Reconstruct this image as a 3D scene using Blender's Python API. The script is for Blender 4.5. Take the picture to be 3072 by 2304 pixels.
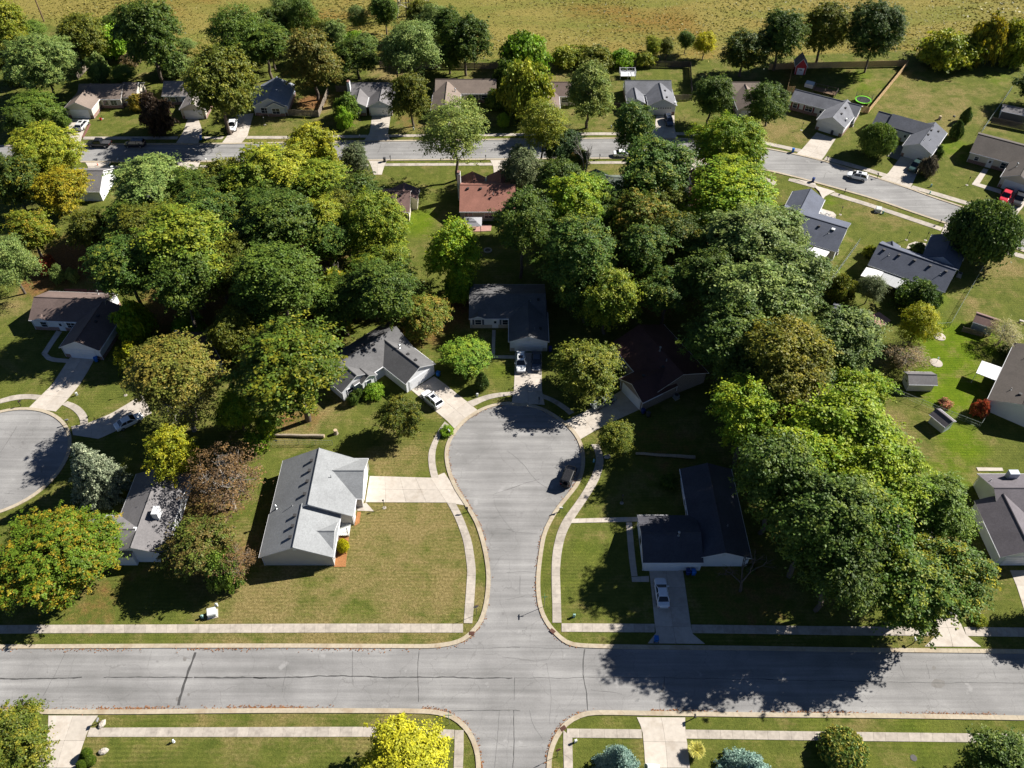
import bpy, math, random
import numpy as np
from mathutils import Vector, Matrix
from mathutils.geometry import tessellate_polygon
R=math.radians
rng=np.random.default_rng(7)
random.seed(7)
scene=bpy.context.scene
for o in list(bpy.data.objects): bpy.data.objects.remove(o)
# ------------------------------------------------------------------ camera, light, exposure
cd=bpy.data.cameras.new('camera'); cam=bpy.data.objects.new('camera',cd); scene.collection.objects.link(cam)
cam.location=(0,0,108.65); cam.rotation_euler=(R(90-46.8),0,0)
cd.sensor_width=36; cd.lens=36*2480/3072; cd.clip_start=1; cd.clip_end=6000
scene.camera=cam
SUN_EL,SUN_AZ=36.3,24.5          # azimuth of the direction TOWARDS the sun, from +X to +Y
wd=bpy.data.worlds.new('World'); scene.world=wd; wd.use_nodes=True
nt=wd.node_tree; bg=nt.nodes['Background']; sky=nt.nodes.new('ShaderNodeTexSky'); sky.sky_type='NISHITA'
sky.sun_disc=False; sky.air_density=.42; sky.dust_density=.1; sky.ozone_density=3.; sky.sun_elevation=R(SUN_EL); sky.sun_rotation=R(90-SUN_AZ)
nt.links.new(sky.outputs[0],bg.inputs[0]); bg.inputs[1].default_value=0.05
sl=bpy.data.lights.new('sun','SUN'); so=bpy.data.objects.new('sun',sl); scene.collection.objects.link(so)
sl.energy=5.0; sl.angle=R(.55); sl.color=(1,.955,.875)
ds=Vector((math.cos(R(SUN_EL))*math.cos(R(SUN_AZ)),math.cos(R(SUN_EL))*math.sin(R(SUN_AZ)),math.sin(R(SUN_EL))))
so.rotation_euler=ds.to_track_quat('Z','Y').to_euler(); so.location=(120,60,150)
vs=scene.view_settings; vs.view_transform='Standard'; vs.look='None'; vs.gamma=1; vs.exposure=1.2; vs.use_curve_mapping=False
col=scene.collection
# ------------------------------------------------------------------ survey of the place, metres (x east of the drone, y ahead of it)
DATA={'road_main':{'northL':[(-82.92,51.55),(-70.95,51.65),(-52.51,51.75),(-34.03,51.8),(-20.15,51.75),(-11.83,51.7)],'leftup':[(-10.46,51.77),(-7.81,52.21),
(-6.32,52.93),(-5.02,54.28),(-3.95,56.02),(-3.4,58.47),(-3.18,60.79),(-3.14,63.17),(-3.46,65.93),(-4.17,69.31),(-5.18,72.59),(-6.38,74.85),(-7.21,76.46),
(-8.65,78.81),(-9.76,81.47),(-10.36,83.69),(-10.67,85.71),(-10.58,87.78),(-10.15,89.35),(-9.4,90.95),(-8.43,92.57),(-7.23,93.95),(-5.6,95.34),(-3.93,96.32),
(-2.03,96.89),(0.09,97.09)],'rightdn':[(0.33,96.8),(2.88,96.61),(4.98,95.9),(6.84,94.5),(8.26,93.26),(9.45,91.89),(10.41,90.41),(11.14,88.82),(11.49,87.0),
(11.55,85.2),(11.41,83.44),(10.94,81.47),(10.26,79.77),(9.42,78.58),(8.39,77.16),(7.37,75.77),(6.57,74.62),(5.76,73.04),(5.06,71.49),(4.55,69.96),(4.24,68.24),
(3.96,66.34),(3.74,64.69),(3.58,63.17),(3.51,61.38),(3.59,59.24),(3.82,57.71),(4.22,56.4),(4.87,55.1),(5.69,54.01),(6.66,52.93),(7.64,52.21),(8.96,51.83)],
'northR':[(14.3,51.65),(24.31,51.54),(35.13,51.42),(38.94,51.33),(51.55,51.16),(70.66,50.95),(85.66,50.78)],'southR':[(81.21,42.14),(67.05,42.44),(48.0,42.73),
(32.21,42.84),(26.22,42.92),(18.32,43.04)],'legR':[(11.35,43.16),(9.76,43.04),(8.47,42.6),(7.17,41.9),(6.19,40.96),(5.45,39.89),(4.87,38.68),(4.44,37.34),
(4.32,35.9),(4.14,28.45),(3.88,19.63)],'legL':[(-3.4,19.63),(-3.66,28.45),(-3.87,35.9),(-3.98,37.34),(-4.41,38.83),(-5.07,40.2),(-6.21,41.58),(-7.67,42.6),
(-9.44,43.12),(-11.84,43.36)],'southL':[(-22.96,43.39),(-34.08,43.39),(-53.09,43.19),(-65.02,43.28),(-78.77,43.19)]},'road_far':{'n':[(-167.01,181.47),
(-142.77,182.24),(-123.45,182.49),(-105.83,183.16),(-82.0,183.33),(-64.15,183.61),(-45.12,184.46),(-22.38,184.91),(-4.38,185.42),(7.7,185.71),(28.79,186.05),
(43.83,185.88),(54.92,183.95),(62.55,181.32),(69.21,178.58),(75.42,175.6),(83.66,169.96),(91.76,164.12),(94.96,161.29),(102.59,155.8),(111.89,148.19),
(123.4,137.73)],'s':[(-162.47,173.4),(-139.02,174.43),(-120.51,175.39),(-103.21,175.76),(-79.97,175.92),(-62.51,175.92),(-43.89,176.3),(-21.76,176.62),
(-4.25,176.84),(7.48,177.16),(27.96,177.37),(45.5,177.27),(54.8,174.57),(64.96,170.24),(74.4,165.08),(83.51,159.83),(89.82,155.03),(97.39,149.78),
(108.79,140.89),(120.22,131.2)]},'court_left':(-85.44,84.69,11.07),'sidewalks':[('sidewalk',[(-81.84,55.08),(-72.46,55.19),(-64.12,55.25),(-50.3,55.28),
(-34.76,55.4),(-22.99,55.43),(-6.93,55.41)],[(-81.23,53.82),(-71.91,53.92),(-63.64,53.99),(-49.93,54.01),(-34.48,54.04),(-22.81,54.08),(-6.87,54.06)],1.5),
('sidewalk',[(7.02,55.47),(13.77,55.43),(20.22,55.38)],[(6.97,54.19),(13.66,54.15),(20.07,54.12)],1.5),('sidewalk',[(25.36,55.28),(36.97,55.12),(46.61,54.99),
(59.88,54.94)],[(25.34,54.01),(36.69,53.86),(46.25,53.68),(59.57,53.59)],1.5),('sidewalk',[(63.82,54.9),(72.29,54.81),(87.61,54.58)],[(63.67,53.56),
(71.72,53.45),(86.91,53.22)],1.5),('sidewalk',[(-75.08,40.98),(-66.38,40.87),(-61.22,40.87)],[(-74.47,39.71),(-65.89,39.71),(-60.93,39.71)],1.5),
('sidewalk',[(-54.74,40.87),(-42.95,40.92),(-31.82,40.95),(-28.87,40.98),(-16.67,40.99),(-7.45,40.62)],[(-54.72,39.72),(-42.62,39.71),(-31.57,39.71),
(-28.63,39.71),(-16.54,39.74),(-7.4,39.44)],1.5),('sidewalk',[(7.12,40.76),(16.76,40.66)],[(7.07,39.62),(16.75,39.54)],1.5),('sidewalk',[(22.38,40.64),
(33.8,40.47),(44.16,40.33),(66.04,40.07),(80.03,39.84)],[(22.37,39.5),(33.56,39.36),(43.84,39.19),(65.58,38.98),(79.45,38.71)],1.5),('sidewalk',[(-7.39,40.58),
(-7.34,38.23),(-7.32,35.9),(-7.08,28.45)],[(-6.25,40.58),(-6.16,38.23),(-6.17,35.9),(-5.97,28.45)],1.5),('sidewalk',[(6.64,40.58),(6.54,38.23),(6.52,35.9),
(6.21,28.45)],[(7.76,39.56),(7.7,38.23),(7.65,35.9),(7.32,28.45)],1.5),('sidewalk',[(-11.62,93.12),(-12.7,90.95),(-13.56,88.3),(-13.94,86.48),(-13.92,84.7),
(-13.58,82.7),(-13.18,81.17)],[(-10.88,92.36),(-12.01,90.41),(-12.6,88.3),(-12.83,86.48),(-12.74,84.45),(-12.39,82.7),(-11.96,81.08)],1.5),
('sidewalk',[(-10.31,76.11),(-9.19,73.94),(-8.13,71.27),(-7.38,68.88),(-6.9,65.93),(-6.63,63.98),(-6.66,61.97),(-6.76,58.47),(-6.83,55.51)],[(-8.95,76.05),
(-7.8,73.72),(-6.88,71.27),(-6.09,68.88),(-5.63,65.93),(-5.37,63.98),(-5.39,61.38),(-5.51,57.52),(-5.63,55.47)],1.5),('sidewalk',[(-7.96,97.66),(-5.27,99.04),
(-3.13,99.77),(0.74,100.21)],[(-6.86,96.55),(-4.6,98.12),(-1.84,98.99),(0.74,99.39)],1.5),('sidewalk',[(13.34,88.04),(13.94,86.48),(13.96,84.7),(13.48,82.7),
(12.66,80.74),(11.55,78.58),(10.28,76.46),(9.04,74.62),(8.02,73.04),(7.2,71.27),(6.67,69.52),(6.24,67.6),(5.98,65.51),(5.88,63.58),(5.81,60.4),(5.82,57.9),
(5.74,55.56)],[(14.66,88.04),(15.19,86.23),(15.2,84.19),(14.66,81.96),(13.71,79.77),(12.5,77.63),(11.22,75.54),(10.07,73.72),(9.15,72.15),(8.42,70.61),
(7.88,68.88),(7.45,66.76),(7.23,64.89),(7.1,63.58),(7.1,61.38),(7.06,58.47),(7.02,55.56)],1.5),('sidewalk',[(5.39,99.57),(7.6,98.41),(9.66,96.61),(10.86,95.2)],
[(5.36,98.61),(7.15,97.6),(8.99,95.9),(9.99,94.64)],1.5),('sidewalk',[(-90.74,98.32),(-88.59,99.33),(-86.11,99.57),(-83.74,99.28)],[(-90.29,97.26),
(-88.09,98.12),(-85.86,98.41),(-84.27,98.18)],1.5),('sidewalk',[(-78.6,97.83),(-76.6,97.03),(-74.83,95.62),(-73.75,94.22),(-73.17,92.71)],[(-79.24,96.98),
(-77.3,96.04),(-75.64,94.64),(-74.66,93.26),(-74.33,92.17)],1.5),('walkway',[(9.44,73.09),(17.66,73.38),(19.84,73.42)],[(9.12,72.3),(17.68,72.55),
(19.76,72.64)],1.2),('walkway',[(17.76,72.42),(17.59,66.76),(17.67,62.97)],[(18.67,72.46),(18.54,66.76),(18.57,63.01)],1.2),('walkway',[(17.66,62.87),
(20.26,63.01)],[(17.67,62.07),(20.19,62.07)],1.2),('walkway',[(-87.38,116.05),(-87.66,112.56),(-87.84,109.81)],[(-86.22,115.72),(-86.63,112.23),
(-86.77,109.65)],1.2),('walkway',[(-87.78,109.65),(-85.81,107.75),(-82.11,107.37)],[(-86.68,109.71),(-85.51,108.69),(-82.01,108.31)],1.2),
('walkway',[(-3.79,116.22),(-3.82,112.56),(-3.75,108.54)],[(-3.14,116.22),(-3.2,112.56),(-3.19,108.54)],1.0),('walkway',[(-3.16,109.33),(0.77,109.27)],
[(-3.19,108.54),(0.77,108.47)],1.2),('sidewalk',[(-107.5,187.03),(-83.65,187.14)],[(-107.03,185.71),(-83.59,185.82)],1.8),('sidewalk',[(-77.28,187.03),
(-72.14,187.03)],[(-76.68,185.88),(-72.47,185.88)],1.8),('sidewalk',[(-66.46,187.32),(-55.83,187.32),(-36.24,187.9)],[(-66.48,186.05),(-55.6,186.05),
(-36.39,186.63)],1.8),('sidewalk',[(-31.1,188.01),(-1.39,188.59),(19.95,189.06),(34.57,189.18)],[(-30.83,186.86),(-1.38,187.43),(19.87,187.78),(34.42,187.9)],
1.8),('sidewalk',[(41.11,189.18),(50.33,188.77),(59.16,187.32),(62.29,185.02),(71.26,181.09)],[(40.94,187.9),(50.12,187.49),(58.58,185.88),(61.85,183.61),
(70.08,179.88)],1.8),('sidewalk',[(76.33,177.81),(82.88,174.06),(88.75,170.16)],[(75.4,176.46),(81.92,172.75),(87.67,168.98)],1.8),('sidewalk',[(93.29,165.35),
(98.14,162.4),(97.7,162.73),(105.49,157.7)],[(92.23,164.27),(97.16,161.19),(96.69,161.42),(104.28,156.67)],1.8),('sidewalk',[(-101.59,173.64),(-80.26,173.8)],
[(-101.22,172.59),(-79.66,172.7)],1.8),('sidewalk',[(-74.81,173.96),(-58.89,174.17),(-44.78,174.49),(-34.52,174.7)],[(-74.68,172.91),(-58.67,173.12),
(-44.61,173.43),(-34.25,173.64)],1.8),('sidewalk',[(-30.46,174.75),(-4.95,175.02)],[(-30.55,173.64),(-4.64,173.9)],1.8),('sidewalk',[(-1.62,175.12),
(16.16,175.66),(42.36,175.76)],[(-1.61,174.06),(16.11,174.59),(42.19,174.59)],1.8),('sidewalk',[(45.83,175.66),(55.16,172.25),(61.96,167.01)],[(45.65,174.49),
(54.49,170.81),(61.01,165.49)],1.8),('sidewalk',[(65.23,168.37),(71.13,165.35)],[(64.71,167.36),(70.04,164.36)],1.8),('sidewalk',[(74.31,162.58),(82.69,157.23),
(94.49,149.05)],[(72.95,161.61),(81.93,156.06),(93.52,147.82)],1.8),('sidewalk',[(104.65,141.55),(108.19,139.49)],[(103.64,140.31),(107.59,138.06)],1.8)],
'driveways':[('beige concrete driveway from the pale gray gabled house to the court',[(-23.23,81.42),(-13.07,81.05),(-11.07,82.1)],[(-23.29,76.23),
(-10.36,76.16),(-7.21,75.58)],2,3.0),('concrete driveway with a white crossover parked on it',[(-17.99,100.5),(-15.93,98.32),(-13.29,95.39),(-11.39,93.45),
(-9.88,91.49)],[(-14.16,103.94),(-11.84,101.75),(-8.01,97.8),(-5.86,95.56)],2,3.0),('shaded concrete driveway with two cars nose out',[(0.54,110.03),
(0.46,104.35),(0.34,100.5),(-0.09,97.37)],[(5.58,110.03),(5.42,104.35),(5.35,100.5),(5.75,96.98)],2,3.0),
('shaded driveway of the dark brown roofed house',[(19.66,100.5),(16.11,97.89),(12.55,95.28),(9.09,93.18)],[(22.3,95.84),(17.42,93.07),(14.15,91.0),
(11.46,89.03)],2,3.0),('long driveway with a white sedan beside the shaded blue-white house',[(20.41,64.29),(20.34,59.82),(20.22,55.38),(20.21,54.01),
(18.87,52.46)],[(25.44,64.29),(25.37,59.82),(25.29,55.38),(25.33,53.92),(26.86,52.39)],2,3.0),
('pale concrete driveway beside the two blue spruces',[(16.73,35.9),(16.84,38.23),(16.87,40.66),(16.3,42.24)],[(22.33,35.9),(22.45,38.23),(22.41,40.66),
(22.66,42.21)],2,3.0),('cracked pale driveway beside three clipped round shrubs',[(-59.51,35.9),(-59.93,38.53),(-60.05,40.66),(-60.71,42.46)],[(-54.82,35.9),
(-54.87,38.83),(-54.83,40.81),(-54.19,42.46)],2,3.0),('driveway under the edge of the big green maple at the right',[(59.38,58.47),(59.36,54.92),(59.39,53.56),
(57.26,52.0)],[(63.55,58.47),(63.62,54.92),(63.7,53.56),(65.16,51.95)],2,3.0),('driveway in house shadow at the right edge',[(74.08,63.98),(73.98,61.38),
(73.35,56.58)],[(81.54,63.99),(80.8,61.28),(79.1,56.51)],2,3.0),('sunlit driveway from the brown ranch house down to the left court',[(-82.13,108.95),
(-82.54,104.96),(-82.84,101.69),(-83.76,99.33),(-84.81,96.32)],[(-77.44,108.69),(-77.58,104.96),(-77.95,101.39),(-78.85,97.95),(-79.76,95.39)],2,3.0),
('driveway with a white sedan entering the left court',[(-65.84,99.33),(-69.95,94.92),(-73.7,92.44),(-75.8,92.03)],[(-62.85,95.06),(-67.81,90.95),
(-70.11,89.22),(-74.82,90.09)],2,3.0),('driveway with a silver car and a brick edging strip',[(-113.77,195.93),(-112.61,190.23),(-110.7,183.44)],
[(-109.04,195.93),(-108.33,190.23),(-107.08,183.33)],2,3.0),('driveway in the shade of the large olive maple',[(-83.72,196.97),(-83.05,189.35),(-83.36,184.12)],
[(-81.38,196.97),(-78.32,189.94),(-77.82,183.89)],2,3.0),('driveway with a white pickup beside the pale blue house',[(-71.57,197.77),(-71.35,188.19),
(-72.05,183.89)],[(-67.23,198.7),(-66.4,187.32),(-67.37,183.55)],2,3.0),('tree-dappled driveway up to a white double garage door',[(-36.26,197.28),
(-35.89,188.77),(-36.95,185.02)],[(-31.42,197.28),(-31.25,188.36),(-30.32,185.14)],2,3.0),
('driveway hidden behind the open crowned street maple',[(-20.18,197.46),(-19.72,190.23),(-20.61,185.37)],[(-15.81,197.46),(-15.44,190.23),(-14.0,185.48)],
2,3.0),('driveway with a dark car and open tailgate',[(37.4,197.59),(36.35,191.41),(33.92,186.17)],[(42.15,197.59),(41.32,191.41),(41.31,186.17)],2,3.0),
('driveway between two dark round trees',[(57.73,195.93),(58.2,190.23),(57.51,185.02)],[(61.91,195.02),(62.36,189.64),(62.39,182.49)],2,3.0),
('driveway of the gray house with the trampoline',[(76.91,189.18),(71.28,181.21),(69.12,178.79)],[(80.88,186.05),(75.89,177.81),(74.4,175.76)],2,3.0),
('driveway with a dark green pickup',[(94.53,177.92),(89.03,170.41),(86.0,167.96)],[(99.24,176.08),(93.32,165.85),(91.99,163.77)],2,3.0),
('driveway with a red and a black car',[(114.26,163.92),(111.25,159.37),(107.69,155.44)],[(119.22,161.88),(115.38,156.9),(111.11,152.1)],2,3.0),
('driveway with a traffic cone in front of the white gabled house',[(-102.92,175.44),(-101.19,172.91),(-100.67,171.45)],[(-96.52,175.34),(-97.04,173.01),
(-96.52,171.45)],2,3.0),('driveway with a blue bin, south side of the far street',[(-80.93,175.39),(-79.46,173.01),(-78.05,165.85)],[(-75.12,175.39),
(-75.07,172.75),(-75.31,166.1)],2,3.0),('driveway with a gray bin at its mouth',[(-34.71,176.3),(-33.39,172.49),(-32.66,169.9)],[(-30.24,176.19),(-30.6,173.27),
(-30.81,169.9)],2,3.0),('driveway of the red roofed house',[(-5.36,176.62),(-4.49,173.54),(-4.29,169.9)],[(0.13,176.73),(-1.61,173.54),(-1.59,169.9)],2,3.0),
('driveway in front of the brown roof among the trees',[(42.53,176.94),(42.83,174.06),(42.44,170.41)],[(46.07,177.16),(45.58,174.06),(44.72,170.41)],2,3.0),
('driveway above the dark blue gray roofed house',[(65.39,168.47),(68.81,167.36),(70.82,166.35)],[(74.56,162.99),(71.67,160.95),(70.95,159.75)],2,3.0),
('driveway beside the big round dark tree',[(95.42,150.47),(94.04,148.17),(91.88,144.29)],[(98.72,149.05),(97.01,147.3),(95.07,143.44)],2,3.0),
('concrete slab walk by the pale gray house garage',[(-24.51,75.31),(-23.19,76.18)],[(-24.39,74.62),(-21.75,74.51)],1,2.0)],
'houses':[{'label':'pale gray shingled ranch house with three gables beside the golden lawn','wall':'greige','roof':'gray_light','wings':[{'A':(-30.64,71.71),
'B':(-30.64,82.54),'hw':6.39,'ze':2.7,'zr':5.9,'eA':True,'eB':True,'L':10.83,'ang':90.0},{'A':(-31.69,64.53),'B':(-31.69,72.25),
'hw':5.47,'ze':2.7,'zr':5.43,'eA':True,'eB':True,'L':7.72,'ang':90.0},{'A':(-23.25,78.99),'B':(-28.26,78.99),
'hw':3.95,'ze':2.7,'zr':4.67,'eA':True,'eB':False,'L':5.01,'ang':180.0},{'A':(-26.39,68.22),'B':(-29.23,68.22),
'hw':2.66,'ze':2.72,'zr':4.05,'eA':True,'eB':False,'L':2.83,'ang':180.0}],'ops':[(2,'A',0,4.9,0.02,2.2,'garage'),(3,'A',0,1.7,0.9,2.2,'window'),
(1,'R',0.18,1.3,0.9,2.2,'window'),(0,'R',0.12,0.95,0.05,2.1,'door')],'extras':[('box_vent',0,0.79,0.14),('box_vent',0,0.61,0.14),('box_vent',0,0.42,0.14),
('box_vent',0,0.2,0.14),('box_vent',1,0.74,0.14),('box_vent',1,0.5,0.14),('box_vent',1,0.25,0.14),('pipe_vent',0,0.06,0.42),('pipe_vent',0,0.55,-0.38),
('flue',0,0.1,0.86),('gable_vent',1,'A',0),('porch',0,-0.04,-0.8)],'brick':False},
{'label':'white sided house with dark gray roof and twin front gables north-west of the court','wall':'white','roof':'gray_dark','wings':[{'A':(-30.85,102.12),
'B':(-21.28,112.0),'hw':4.36,'ze':2.7,'zr':4.88,'eA':True,'eB':True,'L':13.75,'ang':45.9},{'A':(-16.24,101.95),'B':(-23.68,109.34),
'hw':3.5,'ze':2.7,'zr':4.45,'eA':True,'eB':False,'L':10.49,'ang':135.2},{'A':(-27.14,99.86),'B':(-30.36,103.16),
'hw':3.52,'ze':2.7,'zr':4.46,'eA':True,'eB':False,'L':4.61,'ang':134.3},{'A':(-25.2,100.67),'B':(-27.46,102.99),
'hw':1.7,'ze':2.65,'zr':3.58,'eA':True,'eB':False,'L':3.23,'ang':134.2}],'ops':[(1,'A',0,4.9,0.02,2.2,'garage'),(2,'A',0.45,1.2,0.8,2.2,'window'),
(3,'A',0.05,1.1,0.8,2.2,'window'),(0,'R',0.66,0.95,0.05,2.1,'door')],'extras':[('box_vent',0,0.13,0.2),('box_vent',0,0.3,0.2),('box_vent',0,0.48,0.2),
('box_vent',0,0.4,-0.12),('box_vent',0,0.57,-0.12),('flue',1,0.62,-0.2),('box_vent',1,0.4,-0.22),('box_vent',1,0.2,-0.22)],'brick':False},
{'label':'white ranch house with black shingles and a blue-white garage at the head of the court','wall':'white','roof':'gray_dark','wings':[{'A':(-8.22,121.55),
'B':(6.5,121.55),'hw':5.05,'ze':2.7,'zr':4.52,'eA':True,'eB':True,'L':14.72,'ang':0.0},{'A':(3.09,110.16),'B':(3.09,122.05),
'hw':3.7,'ze':2.7,'zr':4.03,'eA':True,'eB':False,'L':11.9,'ang':90.0}],'ops':[(0,'R',0.12,1.2,1.0,2.15,'window_shutter'),(0,'R',0.34,0.95,0.1,2.1,'door'),
(0,'R',0.47,1.1,1.0,2.15,'window_shutter'),(1,'A',0,4.9,0.02,2.15,'garage')],'extras':[('gablet',0,0.12,-0.92),('pipe_vent',0,0.8,-0.3),
('box_vent',0,0.9,-0.25),('gable_vent',1,'A',0),('pipe_vent',1,0.2,-0.3),('box_vent',1,0.25,-0.6)],'brick':'stone'},
{'label':'brick house with a dark brown roof in tree shade north-east of the court','wall':'brickdark','roof':'brown_dark','wings':[{'A':(23.36,112.33),
'B':(29.81,99.57),'hw':5.86,'ze':2.7,'zr':5.05,'eA':True,'eB':True,'L':14.3,'ang':-63.2},{'A':(20.71,97.9),'B':(27.38,101.94),
'hw':3.4,'ze':2.7,'zr':4.4,'eA':True,'eB':False,'L':7.79,'ang':31.2}],'ops':[(1,'A',0,4.9,0.02,2.2,'garage'),(0,'R',0.32,1.8,1.0,2.1,'window'),
(0,'B',-0.2,1.0,1.0,2.1,'window')],'extras':[('flue',0,0.52,-0.05),('pipe_vent',0,0.7,-0.1),('box_vent',1,0.4,0.2),('box_vent',0,0.75,-0.3)],'brick':False},
{'label':'blue-white sided house with black roof under the big trees at the street corner','wall':'white','roof':'gray_black','wings':[{'A':(31.05,64.36),
'B':(31.05,80.82),'hw':4.11,'ze':2.7,'zr':4.26,'eA':True,'eB':True,'L':16.46,'ang':90.0},{'A':(19.13,67.8),'B':(28.02,67.8),
'hw':4.15,'ze':2.7,'zr':4.28,'eA':True,'eB':False,'L':8.89,'ang':0.0}],'ops':[(1,'R',0.35,4.9,0.02,2.15,'garage'),(0,'L',0.55,1.5,0.8,2.1,'window'),
(0,'L',0.68,1.2,0.8,2.1,'window'),(1,'A',0.1,1.3,0.9,2.1,'window')],'extras':[('flue',1,0.62,-0.1),('gable_vent',0,'A',0),('pipe_vent',0,0.3,-0.3)],
'brick':False},{'label':'gray roofed house with an arched window behind the orange-green maple','wall':'white','roof':'gray_mid','wings':[{'A':(-55.63,65.1),
'B':(-55.63,79.84),'hw':4.3,'ze':2.7,'zr':4.42,'eA':True,'eB':True,'L':14.74,'ang':90.0},{'A':(-66.3,68.23),'B':(-55.83,68.23),
'hw':3.7,'ze':2.7,'zr':4.55,'eA':True,'eB':False,'L':10.46,'ang':0.0}],'ops':[(0,'A',0.45,2.0,0.8,2.3,'window'),(0,'R',0.5,1.3,0.9,2.1,'window')],
'extras':[('chase',0,0.42,-0.45),('skylight',1,0.7,-0.35),('skylight',0,0.22,0.08),('pipe_vent',0,0.75,0.3),('box_vent',1,0.6,-0.3)],'brick':False},
{'label':'brown roofed brick and white ranch house north of the left court','wall':'white','roof':'brown_mid','wings':[{'A':(-91.44,120.33),'B':(-77.34,119.53),
'hw':4.24,'ze':2.7,'zr':4.82,'eA':True,'eB':True,'L':14.12,'ang':-3.3},{'A':(-79.24,108.22),'B':(-77.9,119.95),
'hw':3.9,'ze':2.7,'zr':4.65,'eA':True,'eB':False,'L':11.81,'ang':83.5}],'ops':[(0,'R',0.17,1.2,0.9,2.1,'window'),(0,'R',0.4,0.95,0.05,2.1,'door'),
(0,'R',0.55,1.7,0.9,2.1,'window'),(1,'A',0,4.9,0.02,2.15,'garage')],'extras':[('gablet',0,0.16,-0.9),('flue',0,0.75,0.8),('box_vent',1,0.5,-0.25),
('box_vent',1,0.62,-0.2)],'brick':'brick'},
{'label':'brown roofed house with a satellite dish half hidden by olive trees','wall':'greige','roof':'brown_mid','wings':[{'A':(-55.81,102.31),
'B':(-60.95,110.52),'hw':4.35,'ze':2.7,'zr':4.88,'eA':True,'eB':True,'L':9.68,'ang':122.0},{'A':(-66.0,105.51),'B':(-59.27,109.35),
'hw':1.88,'ze':2.7,'zr':3.64,'eA':True,'eB':False,'L':7.75,'ang':29.7}],'ops':[],'extras':[('dish',0,1.0,0.1),('box_vent',0,0.5,-0.3)],'brick':False},
{'label':'tan roofed house with a white sunlit gable and garage at the far left','wall':'cream','roof':'tan','wings':[{'A':(-113.29,205.16),
'B':(-101.69,205.16),'hw':4.08,'ze':2.7,'zr':4.74,'eA':True,'eB':True,'L':11.6,'ang':0.0},{'A':(-102.25,206.23),'B':(-98.14,206.23),
'hw':4.06,'ze':2.6,'zr':4.63,'eA':False,'eB':True,'L':4.11,'ang':0.0},{'A':(-111.07,195.88),'B':(-110.58,206.11),
'hw':3.65,'ze':2.7,'zr':4.53,'eA':True,'eB':False,'L':10.24,'ang':87.2}],'ops':[(2,'A',0,4.6,0.02,2.2,'garage'),(0,'R',0.62,1.4,0.9,2.1,'window'),
(0,'R',0.8,1.6,0.9,2.1,'window'),(1,'R',0.5,1.4,0.9,2.1,'window')],'extras':[],'brick':'brick'},
{'label':'pale shuttered house with a light roof behind the large olive maple','wall':'cream','roof':'tan_light','wings':[{'A':(-91.63,206.81),
'B':(-78.7,206.81),'hw':4.0,'ze':2.7,'zr':4.7,'eA':True,'eB':True,'L':12.94,'ang':0.0},{'A':(-81.73,195.58),'B':(-81.73,204.49),
'hw':3.3,'ze':2.7,'zr':4.35,'eA':True,'eB':False,'L':8.91,'ang':90.0}],'ops':[(0,'R',0.2,1.4,0.9,2.1,'window_shutter'),(0,'R',0.42,1.0,0.05,2.1,'door'),
(1,'A',0,4.6,0.02,2.2,'garage')],'extras':[],'brick':'brick'},
{'label':'pale blue house with sun-dappled blue roof and fenced side yard','wall':'bluegray','roof':'blue_light','wings':[{'A':(-62.22,197.18),
'B':(-62.22,208.89),'hw':4.49,'ze':2.7,'zr':4.94,'eA':True,'eB':True,'L':11.71,'ang':90.0},{'A':(-67.71,204.35),'B':(-62.47,204.35),
'hw':3.9,'ze':2.6,'zr':4.55,'eA':True,'eB':False,'L':5.25,'ang':0.0},{'A':(-60.8,196.74),'B':(-60.8,200.57),
'hw':2.5,'ze':2.65,'zr':3.9,'eA':True,'eB':False,'L':3.83,'ang':90.0}],'ops':[(0,'A',0.35,1.9,0.8,2.2,'window'),(2,'A',0,1.9,0.8,2.2,'window'),
(0,'A',-0.12,0.95,0.05,2.1,'door')],'extras':[],'brick':'brick'},
{'label':'gray roofed blue house with a white double garage facing the far street','wall':'bluegray','roof':'gray_mid','wings':[{'A':(-42.45,206.1),
'B':(-30.37,206.1),'hw':3.93,'ze':2.7,'zr':4.66,'eA':True,'eB':True,'L':12.08,'ang':0.0},{'A':(-33.88,197.08),'B':(-33.88,206.06),
'hw':3.17,'ze':2.7,'zr':4.29,'eA':True,'eB':False,'L':8.98,'ang':90.0},{'A':(-39.79,197.09),'B':(-39.79,204.5),
'hw':2.4,'ze':2.7,'zr':3.9,'eA':True,'eB':False,'L':7.41,'ang':90.0}],'ops':[(1,'A',0,4.9,0.02,2.2,'garage'),(2,'A',0,1.3,0.8,2.1,'window')],
'extras':[('chase_out',0,0.02,-0.5),('box_vent',1,0.5,-0.3),('box_vent',1,0.8,-0.25),('gable_vent',1,'A',0)],'brick':'brick'},
{'label':'mauve roofed ranch house behind the open crowned street maple','wall':'cream','roof':'tan','wings':[{'A':(-20.25,207.94),'B':(-4.12,207.94),
'hw':3.96,'ze':2.7,'zr':4.68,'eA':True,'eB':True,'L':16.13,'ang':0.0},{'A':(-17.06,195.26),'B':(-17.06,207.09),
'hw':3.66,'ze':2.7,'zr':4.53,'eA':True,'eB':False,'L':11.83,'ang':90.0}],'ops':[(0,'R',0.62,1.4,0.9,2.1,'window_shutter'),
(0,'R',0.8,1.5,0.9,2.1,'window_shutter'),(0,'R',0.45,1.0,0.05,2.1,'door'),(1,'A',0,4.6,0.02,2.2,'garage')],'extras':[('flue',1,0.7,-0.6)],'brick':'brick'},
{'label':'brown roofed ranch house behind the pale conical tree','wall':'cream','roof':'brown_mid','wings':[{'A':(7.12,206.45),'B':(18.19,206.45),
'hw':3.96,'ze':2.7,'zr':4.68,'eA':True,'eB':True,'L':11.07,'ang':0.0},{'A':(9.03,195.9),'B':(9.03,205.8),
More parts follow.
